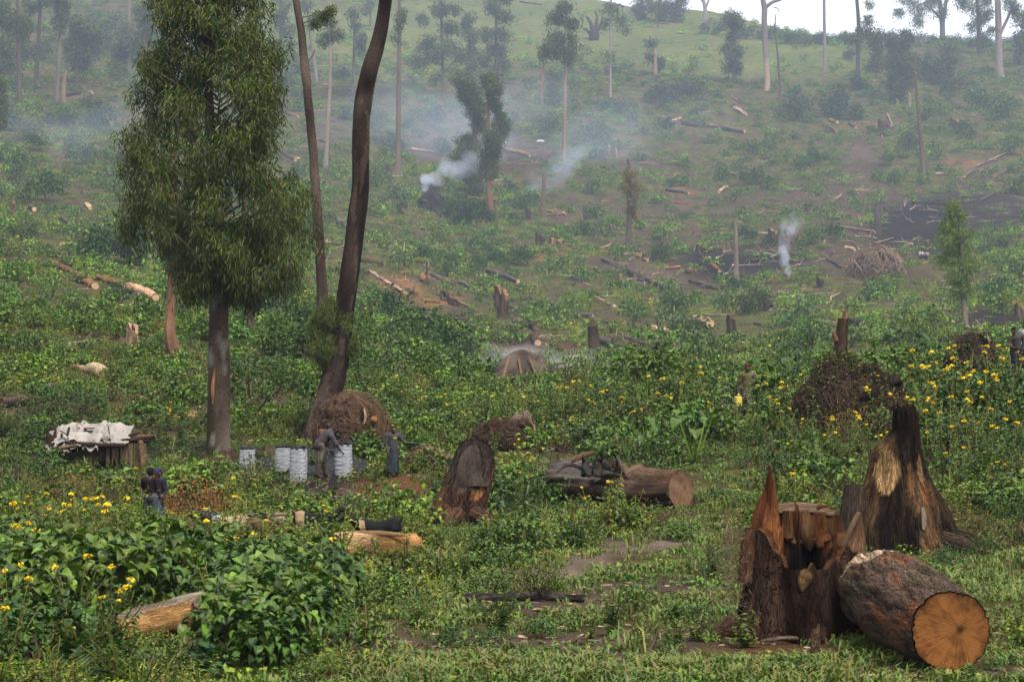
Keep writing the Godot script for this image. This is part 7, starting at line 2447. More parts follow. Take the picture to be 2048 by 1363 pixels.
	tree("leafy_twin_tree", "leafy column-like tree with two tiers of foliage beside the smoking mound", Vector2(952, 392), [[952, 398, 14], [950, 300, 10], [948, 220, 7], [944, 160, 4]], [[925, 162, 24, 20], [940, 186, 30, 26], [952, 214, 26, 24], [958, 244, 20, 20], [936, 288, 30, 26], [932, 312, 32, 30], [942, 344, 28, 26], [954, 376, 18, 20]], {"bark": br, "thick": 1.9, "fine": 0.75})
	tree("leafy_twin_tree", "right twin of the two leafy trees, orange-brown at its foot", Vector2(984, 436), [[986, 442, 20], [980, 410, 13], [977, 350, 10], [976, 260, 8], [976, 180, 5]], [[978, 158, 22, 18], [988, 180, 22, 22], [990, 210, 16, 16], [1002, 250, 22, 20], [986, 276, 24, 20], [984, 304, 26, 22], [978, 336, 24, 22], [1000, 230, 12, 10]], {"bark": Color(0.23, 0.125, 0.08), "thick": 1.8, "fine": 0.75})
	tree("slim_tall_tree", "slim leaning pale trunk with a layered crown left of the hill's middle", Vector2(1128, 332), [[1128, 336, 10], [1129, 250, 8], [1131, 160, 7], [1133, 80, 6], [1134, 10, 4], [1134, -30, 3]], [[1128, 14, 20, 18], [1112, 36, 22, 20], [1146, 42, 18, 18], [1106, 74, 24, 20], [1140, 80, 24, 20], [1116, 100, 28, 22], [1094, 98, 16, 14], [1138, 112, 16, 14]], {"bark": Color(0.30, 0.24, 0.19), "thick": 0.9})
	tree("small_tree", "thin-trunked low tree with a columnar bush-like crown left of the slim leaning tree", Vector2(1085, 212), [[1084, 216, 6], [1086, 160, 5], [1088, 110, 4]], [[1106, 150, 15, 16], [1106, 176, 16, 18], [1104, 202, 16, 16], [1086, 112, 12, 12]], {"bark": Color(0.30, 0.18, 0.12), "thick": 1.3})
	tree("airy_tree", "thin pale trunk with a faint airy crown right of the slim leaning tree", Vector2(1221, 196), [[1221, 200, 6], [1221, 120, 5], [1222, 40, 4], [1223, -20, 3]], [[1224, 16, 22, 18], [1246, 38, 18, 18], [1208, 44, 14, 14], [1250, 62, 12, 10], [1222, 112, 8, 8]], {"bark": Color(0.30, 0.27, 0.24), "thick": 0.5})
	for q in [[1282, 40, "first"], [1318, 44, "second"], [1352, 46, "third"]]:
		tree("hazy_tree", "%s hazy tree of the dark clump on the left of the skyline" % q[2], Vector2(q[0], q[1]), [[q[0], q[1] + 3, 6], [q[0] + 1, 10, 5], [q[0] + 2, -40, 4]], [[q[0] - 8, 14, 20, 18], [q[0] + 10, 6, 20, 20], [q[0], -18, 22, 20], [q[0] + 2, 30, 18, 12]], {"bark": br, "group": "hazy trees on the skyline"})
	snag("snapped_trunk", "snapped pale trunk with two leafy bunches on the green slope", Vector2(1312, 150), [[1312, 153, 9], [1311, 125, 8], [1310, 95, 6]], Color(0.36, 0.25, 0.19), {"crown": [[1302, 84, 11, 11], [1300, 112, 11, 12], [1320, 118, 10, 10], [1318, 128, 9, 8]], "thick": 1.4, "limbs": [[[1312, 112, 3], [1322, 116, 2], [1330, 118, 1.5]]]})
	tree("skyline_tree", "bare forked skyline tree left of the columnar skyline tree", Vector2(1411, 54), [[1411, 57, 12], [1411, 30, 9], [1409, 8, 7], [1402, -20, 5]], [], {"bark": Color(0.30, 0.26, 0.23), "limbs": [[[1411, 18, 5], [1417, 2, 4], [1422, -16, 3]], [[1410, 8, 4], [1402, -2, 3], [1396, -12, 2]]], "category": "dead tree"})
	tree("columnar_tree", "leafy columnar tree standing left of the forked dead tree", Vector2(1468, 168), [[1468, 171, 6], [1468, 120, 5], [1467, 50, 3]], [[1466, 28, 18, 16], [1458, 44, 14, 14], [1476, 48, 14, 16], [1468, 70, 18, 16], [1460, 98, 20, 16], [1472, 104, 18, 18], [1462, 128, 18, 16], [1474, 134, 14, 14]], {"bark": br, "thick": 1.3})
	tree("forked_dead_tree", "big grey forked dead tree with a pale stripped foot", Vector2(1534, 180), [[1536, 184, 15], [1535, 165, 12], [1533, 120, 12], [1531, 80, 13], [1529, 40, 12], [1530, 16, 12], [1526, -6, 10], [1526, -40, 8]], [], {"bark": Color(0.24, 0.205, 0.18), "category": "dead tree", "limbs": [[[1532, 14, 8], [1545, 4, 7], [1560, -1, 6], [1575, -8, 5]], [[1530, 58, 3], [1512, 50, 2.5], [1500, 52, 2]], [[1548, 14, 2.5], [1556, 16, 2], [1559, 24, 1.5]]],
		"shade": func(t, _a, _p): return Color(0.46, 0.33, 0.24) if t < 0.27 else Color(0.22, 0.185, 0.165)})
	snag("thin_dead_pole", "thin dark dead pole right of the forked dead tree", Vector2(1561, 230), [[1562, 233, 7], [1560, 180, 6], [1556, 120, 4.5], [1550, 64, 3], [1550, 30, 1.6]], Color(0.15, 0.105, 0.085))
	tree("tall_pole_tree", "bare grey pole trunk cutting the skyline right of the thin dead pole", Vector2(1650, 142), [[1650, 146, 8], [1650, 90, 7], [1650, 20, 6], [1650, -40, 5]], [[1656, 178, 16, 22], [1668, 170, 12, 16]], {"bark": Color(0.24, 0.20, 0.185)})
	tree("dark_tree", "dark curved trunk with layered foliage at the skyline", Vector2(1716, 180), [[1716, 184, 11], [1716, 140, 9], [1717, 90, 8], [1717, 40, 8], [1713, -10, 7], [1712, -50, 5]], [[1736, 40, 13, 14], [1730, 62, 20, 16], [1708, 76, 20, 16], [1752, 70, 18, 16], [1748, 94, 18, 18], [1756, 118, 18, 18], [1746, 134, 14, 14], [1736, 8, 10, 8]], {"bark": Color(0.10, 0.085, 0.08)})
	tree("dense_tree", "big dense bluish tree standing behind the thin leaning pole", Vector2(1797, 205), [[1797, 210, 10], [1800, 150, 8], [1806, 90, 6]], [[1812, 74, 22, 20], [1790, 84, 20, 18], [1800, 108, 26, 20], [1782, 118, 18, 18], [1816, 122, 20, 20], [1796, 142, 26, 20], [1790, 168, 24, 18], [1812, 164, 20, 18], [1798, 188, 20, 14]], {"bark": br, "thick": 1.4})
	snag("thin_leaning_pole", "long thin leaning dead pole above the black ash field", Vector2(1850, 360), [[1851, 364, 12], [1846, 320, 9], [1840, 260, 7], [1835, 200, 6], [1831, 150, 5], [1828, 108, 3]], Color(0.17, 0.115, 0.09))
	tree("skyline_giant", "first of the giant dark-crowned skyline trees, left of its twin trunks", Vector2(1886, 74), [[1886, 78, 12], [1884, 30, 10], [1876, -20, 8]], [[1816, 2, 24, 16], [1800, 22, 18, 14], [1846, 14, 28, 20], [1838, 40, 22, 18], [1866, -4, 24, 20], [1826, -16, 26, 18], [1880, 20, 20, 18]], {"bark": Color(0.15, 0.13, 0.12), "limbs": [[[1884, 66, 9], [1890, 20, 8], [1898, -30, 7]], [[1884, 40, 6], [1866, 20, 4], [1846, 8, 3]]], "thick": 0.8})
	tree("skyline_giant", "second giant skyline tree, with foliage thinning against the sky", Vector2(1958, 110), [[1958, 114, 9], [1958, 60, 8], [1955, 10, 7], [1950, -30, 6]], [[1936, 8, 24, 20], [1962, 30, 22, 20], [1946, 52, 18, 18], [1968, 74, 18, 18], [1922, -10, 26, 16], [1972, 0, 22, 18]], {"bark": br, "thick": 0.85})
	tree("skyline_giant", "great pale-trunked forked tree at the right end of the skyline", Vector2(1999, 152), [[2002, 157, 22], [1999, 135, 15], [1998, 90, 14], [1997, 40, 13], [1994, -20, 11]], [[2034, 26, 22, 22], [2052, 50, 22, 24], [2036, 70, 18, 18], [2018, 8, 18, 14], [1984, 60, 12, 14], [2044, 90, 20, 20], [1978, 24, 14, 14]], {"bark": Color(0.30, 0.25, 0.225), "limbs": [[[2000, 70, 7], [2016, 36, 6], [2030, 4, 5], [2042, -30, 4]]], "thick": 0.8})
	tree("hazy_tree", "broad hazy tree low on the right of the skyline", Vector2(1896, 165), [[1896, 168, 7], [1898, 130, 5], [1900, 90, 4]], [[1898, 92, 18, 18], [1884, 116, 18, 18], [1908, 120, 16, 18], [1890, 142, 20, 16], [1872, 134, 16, 16]], {"bark": br})
	tree("hazy_tree", "rounded hazy tree at the right edge under the great pale tree", Vector2(2044, 130), [[2044, 134, 6], [2044, 100, 4], [2044, 60, 3]], [[2040, 94, 20, 20], [2056, 80, 18, 20], [2036, 118, 14, 14]], {"bark": br})
	# mid slope
	snag("snapped_trunk", "snapped dark trunk standing beside a small fig bush in the smoke", Vector2(1085, 434), [[1084, 438, 11], [1086, 400, 8], [1088, 366, 8], [1088, 344, 5]], Color(0.19, 0.14, 0.11), {"limbs": [[[1086, 430, 5], [1080, 418, 4], [1078, 405, 2]]]})
	snag("shaggy_dead_tree", "shaggy dead trunk hung with brown withered leaves", Vector2(1256, 500), [[1256, 503, 16], [1258, 460, 12], [1260, 400, 11], [1258, 350, 9], [1256, 318, 5]], Color(0.14, 0.10, 0.08), {"crown": [[1262, 345, 15, 16], [1268, 375, 17, 20], [1264, 405, 15, 18], [1270, 430, 10, 14], [1252, 365, 10, 16]], "tints": [Color(2.6, 1.35, 1.1), Color(2.0, 1.15, 1.0), Color(1.5, 1.1, 1.0)], "thick": 0.75, "fine": 0.7})
	snag("bare_standing_trunk", "pale bare standing trunk at the edge of the burnt clearing", Vector2(1473, 572), [[1474, 577, 14], [1473, 540, 11], [1472, 490, 9], [1471, 445, 6]], Color(0.27, 0.225, 0.18))
	snag("short_snag", "short pale snag right of the snapped trunk", Vector2(1163, 470), [[1163, 473, 10], [1164, 450, 8], [1164, 430, 5]], Color(0.25, 0.18, 0.14))
	snag("short_snag", "blackened snag standing in the black ash field", Vector2(1757, 466), [[1757, 470, 20], [1756, 440, 15], [1754, 415, 9], [1753, 405, 3]], Color(0.09, 0.075, 0.07))
	snag("short_snag", "forked black snag just left of the blackened snag", Vector2(1747, 466), [[1746, 469, 10], [1744, 452, 7], [1742, 440, 4]], Color(0.07, 0.058, 0.055))
	snag("short_snag", "thin mossy pole standing in front of the brushwood mound", Vector2(1746, 545), [[1746, 548, 7], [1746, 510, 5], [1744, 470, 4]], Color(0.15, 0.125, 0.10))
	snag("shaggy_post", "tall shaggy stump post right of the misty kiln mound", Vector2(1192, 722), [[1195, 728, 38], [1190, 705, 27], [1187, 675, 23], [1185, 650, 20]], Color(0.085, 0.06, 0.045), {"crown": [[1188, 665, 12, 16], [1186, 645, 10, 8]], "tints": [Color(1.6, 1.1, 0.8), Color(1.2, 0.9, 0.7)], "thick": 0.5, "fine": 0.6})
	tree("sapling", "light green sapling with an airy drooping crown on the right", Vector2(1932, 655), [[1933, 660, 15], [1929, 600, 11], [1925, 540, 9], [1922, 480, 6], [1915, 410, 3]], [[1908, 412, 22, 16], [1918, 432, 26, 18], [1900, 452, 24, 18], [1926, 466, 30, 20], [1894, 482, 24, 18], [1924, 498, 32, 20], [1902, 518, 30, 20], [1938, 528, 26, 20], [1916, 552, 30, 20], [1934, 580, 18, 18], [1912, 588, 14, 14]], {"bark": Color(0.21, 0.165, 0.13), "tints": [Color(2.1, 2.3, 1.1), Color(1.6, 1.8, 1.0), Color(1.2, 1.4, 0.9)], "thick": 1.0, "fine": 0.75})

func small_wood() -> void:
	rng.seed = 31
	var rows := [
		[100, 522, 152, 546, 6, "orange"], [152, 549, 190, 571, 9, "orange"], [196, 554, 250, 572, 7, "orange"], [252, 573, 311, 594, 10, "pale"], [268, 590, 292, 600, 6, "grey"], [142, 734, 178, 741, 6, "pale"], [180, 738, 209, 747, 13, "pale"], [0, 806, 72, 797, 11, "grey"], [76, 787, 104, 768, 8, "grey"], [206, 765, 246, 779, 4, "pale"],
		[276, 793, 332, 832, 6, "grey"], [424, 816, 386, 828, 14, "brown"], [386, 757, 402, 757, 9, "orange"], [112, 432, 146, 450, 4, "grey"], [120, 488, 137, 487, 3, "pale"], [165, 383, 178, 414, 4, "grey"], [172, 408, 180, 416, 5, "pale"], [60, 414, 68, 418, 6, "brown"], [234, 300, 252, 306, 3, "pale"], [214, 232, 224, 250, 5, "pale"], [180, 186, 186, 190, 5, "pale"], [130, 190, 160, 186, 3, "dark"],
		[0, 1016, 74, 1036, 8, "dark"], [20, 1014, 80, 1012, 5, "pale"], [688, 512, 764, 527, 6, "brown"], [738, 540, 770, 562, 4, "pale"], [770, 562, 815, 588, 4, "pale"], [784, 552, 812, 560, 3, "orange"], [850, 546, 908, 568, 5, "grey"], [918, 564, 942, 573, 4, "grey"], [908, 599, 938, 612, 4, "pale"], [816, 580, 832, 588, 5, "grey"], [888, 592, 903, 597, 10, "dark"], [848, 556, 852, 560, 9, "orange"],
		[976, 541, 1036, 562, 5, "grey"], [1066, 566, 1130, 602, 4, "grey"], [1110, 611, 1160, 630, 6, "grey"], [1160, 630, 1186, 632, 5, "grey"], [1178, 630, 1206, 656, 4, "grey"], [1166, 566, 1200, 578, 3, "pale"], [1190, 596, 1225, 612, 6, "pale"], [1225, 612, 1249, 640, 5, "pale"], [1300, 655, 1342, 663, 5, "pale"], [1196, 676, 1250, 695, 6, "grey"], [1246, 672, 1302, 690, 6, "grey"], [1034, 641, 1060, 650, 7, "grey"], [1060, 648, 1072, 655, 8, "dark"], [1062, 672, 1076, 684, 9, "brown"],
		[1208, 516, 1250, 535, 6, "grey"], [1250, 540, 1300, 562, 5, "dark"], [1300, 562, 1352, 586, 5, "dark"], [1276, 512, 1295, 519, 5, "orange"], [1330, 536, 1360, 534, 4, "orange"], [1372, 540, 1392, 540, 7, "brown"], [1385, 500, 1428, 498, 5, "dark"], [1010, 299, 1060, 310, 5, "orange"], [822, 298, 870, 304, 3, "pale"], [1094, 421, 1132, 428, 4, "pale"], [1092, 430, 1132, 427, 3, "orange"], [1108, 418, 1128, 424, 2, "pale"], [890, 240, 906, 241, 2, "pale"], [850, 240, 862, 241, 2, "pale"],
		[1323, 240, 1333, 233, 4, "pale"], [1340, 244, 1362, 236, 4, "pale"], [1416, 250, 1490, 262, 5, "grey"], [1364, 246, 1412, 251, 5, "dark"], [1462, 211, 1474, 212, 5, "orange"], [1470, 216, 1494, 230, 4, "pale"], [1462, 193, 1480, 203, 2, "pale"], [1776, 229, 1787, 254, 4, "pale"], [1772, 246, 1784, 252, 4, "brown"], [1952, 332, 2012, 306, 4, "pale"], [1958, 328, 1996, 318, 3, "grey"], [1930, 352, 1950, 340, 3, "grey"], [1872, 348, 1896, 347, 3, "pale"], [1455, 345, 1478, 351, 4, "pale"],
		[1438, 383, 1456, 371, 3, "pale"], [1332, 378, 1378, 386, 4, "grey"], [1345, 404, 1376, 405, 3, "orange"], [1666, 400, 1682, 391, 5, "pale"], [1685, 455, 1750, 463, 5, "pale"], [1740, 488, 1786, 475, 3, "pale"], [1692, 495, 1710, 499, 4, "pale"], [1706, 484, 1718, 497, 3, "grey"], [1650, 512, 1686, 534, 3, "grey"], [1646, 508, 1664, 524, 3, "grey"], [1390, 640, 1421, 647, 11, "pale"], [1694, 640, 1725, 645, 8, "dark"], [1880, 619, 1906, 620, 3, "pale"], [1905, 645, 1930, 652, 4, "pale"], [1380, 560, 1440, 578, 4, "grey"], [1420, 527, 1440, 542, 4, "orange"],
		[1520, 610, 1552, 608, 8, "dark"], [1310, 686, 1400, 700, 3, "grey"], [1510, 645, 1560, 660, 3, "grey"], [1595, 745, 1618, 728, 5, "dark"], [850, 600, 880, 604, 3, "orange"], [768, 720, 820, 735, 12, "dark"], [1520, 466, 1540, 468, 4, "pale"], [1540, 470, 1545, 460, 3, "pale"], [1040, 2, 1085, 8, 3, "pale"], [1310, 45, 1345, 48, 2, "pale"], [1310, 55, 1316, 50, 3, "grey"], [640, 280, 655, 283, 3, "grey"], [580, 316, 600, 318, 4, "pale"], [578, 228, 596, 234, 3, "orange"], [560, 300, 590, 320, 4, "brown"], [1990, 350, 2040, 334, 4, "grey"],
		[1960, 400, 1990, 385, 3, "grey"], [1660, 440, 1700, 430, 3, "dark"], [1825, 405, 1900, 408, 3, "dark"], [1470, 806, 1490, 800, 10, "orange"], [1520, 812, 1550, 806, 7, "brown"], [1438, 818, 1462, 812, 7, "pale"], [1140, 920, 1180, 908, 6, "orange"], [480, 972, 640, 962, 4, "brown"], [560, 995, 660, 990, 3, "grey"], [390, 895, 440, 897, 4, "grey"], [1890, 660, 1930, 658, 5, "grey"], [1735, 262, 1765, 272, 2, "orange"], [1700, 246, 1712, 255, 4, "grey"], [1660, 240, 1675, 244, 4, "orange"],
	]
	for r in rows: lying_log(r[0], r[1], r[2], r[3], r[4], r[5])
	# stumps on the slopes: foot, width, height, colour
	for r in [[265, 690, 30, 44, "pale", "tall pale broken stump with jagged orange wood on the left slope"], [27, 432, 11, 30, "orange", ""], [1463, 671, 24, 40, "dark", "dark ragged stump right of the pale cut drum"], [1003, 634, 34, 62, "brown", "shaggy brown stump left of the grey fallen trunks"], [1055, 438, 14, 26, "dark", ""], [1225, 466, 18, 18, "grey", ""], [1290, 520, 14, 12, "dark", ""],
		[1530, 620, 24, 20, "dark", ""], [1640, 575, 18, 22, "dark", ""], [1218, 306, 7, 16, "pale", ""], [1232, 316, 7, 22, "pale", ""], [1238, 300, 6, 26, "dark", ""], [1795, 214, 7, 16, "pale", ""], [1820, 214, 9, 28, "pale", ""], [1660, 262, 18, 10, "brown", ""], [1765, 262, 22, 24, "dark", ""], [1910, 260, 24, 24, "brown", ""], [1400, 505, 20, 16, "dark", ""], [1170, 440, 10, 12, "dark", ""], [680, 455, 20, 12, "dark", ""],
		[2040, 640, 24, 34, "grey", ""], [1740, 680, 40, 20, "dark", ""], [1110, 496, 34, 20, "orange", ""], [1080, 492, 24, 26, "dark", ""], [905, 610, 24, 16, "dark", ""], [1480, 556, 20, 10, "dark", ""], [1575, 470, 16, 12, "dark", ""], [1895, 490, 40, 20, "brown", ""], [735, 180, 12, 14, "dark", ""], [1545, 482, 22, 26, "brown", ""]]:
		var base := gp(r[0], r[1])
		var mpp := -base.z / F
		var h: float = r[3] * mpp
		var hs := [h * 0.75, h * rf(0.4, 0.8), h * rf(0.5, 0.9), h * rf(0.8, 1.0), h * rf(0.8, 1.05), h * rf(0.6, 1.0), h]
		var lk: String = {"pale": "pale broken stump", "orange": "orange splintered stump", "dark": "charred dark stump", "brown": "brown rooty stump", "grey": "weathered grey stump"}[r[4]]
		var nw: Color = WOODS[r[4]][0]
		stump(base, r[5] if r[5] else spot(r[0], r[1] - r[3] * 0.5, lk), r[2] * 0.5 * mpp * 0.8, hs, 0.35, [0.25 * r[2] * mpp, 0.2 * r[2] * mpp], nw.lerp(Color(0.12, 0.08, 0.06), 0.35), WOODS[r[4]][1], h * 0.5, 0.2, "stumps on the hillside")

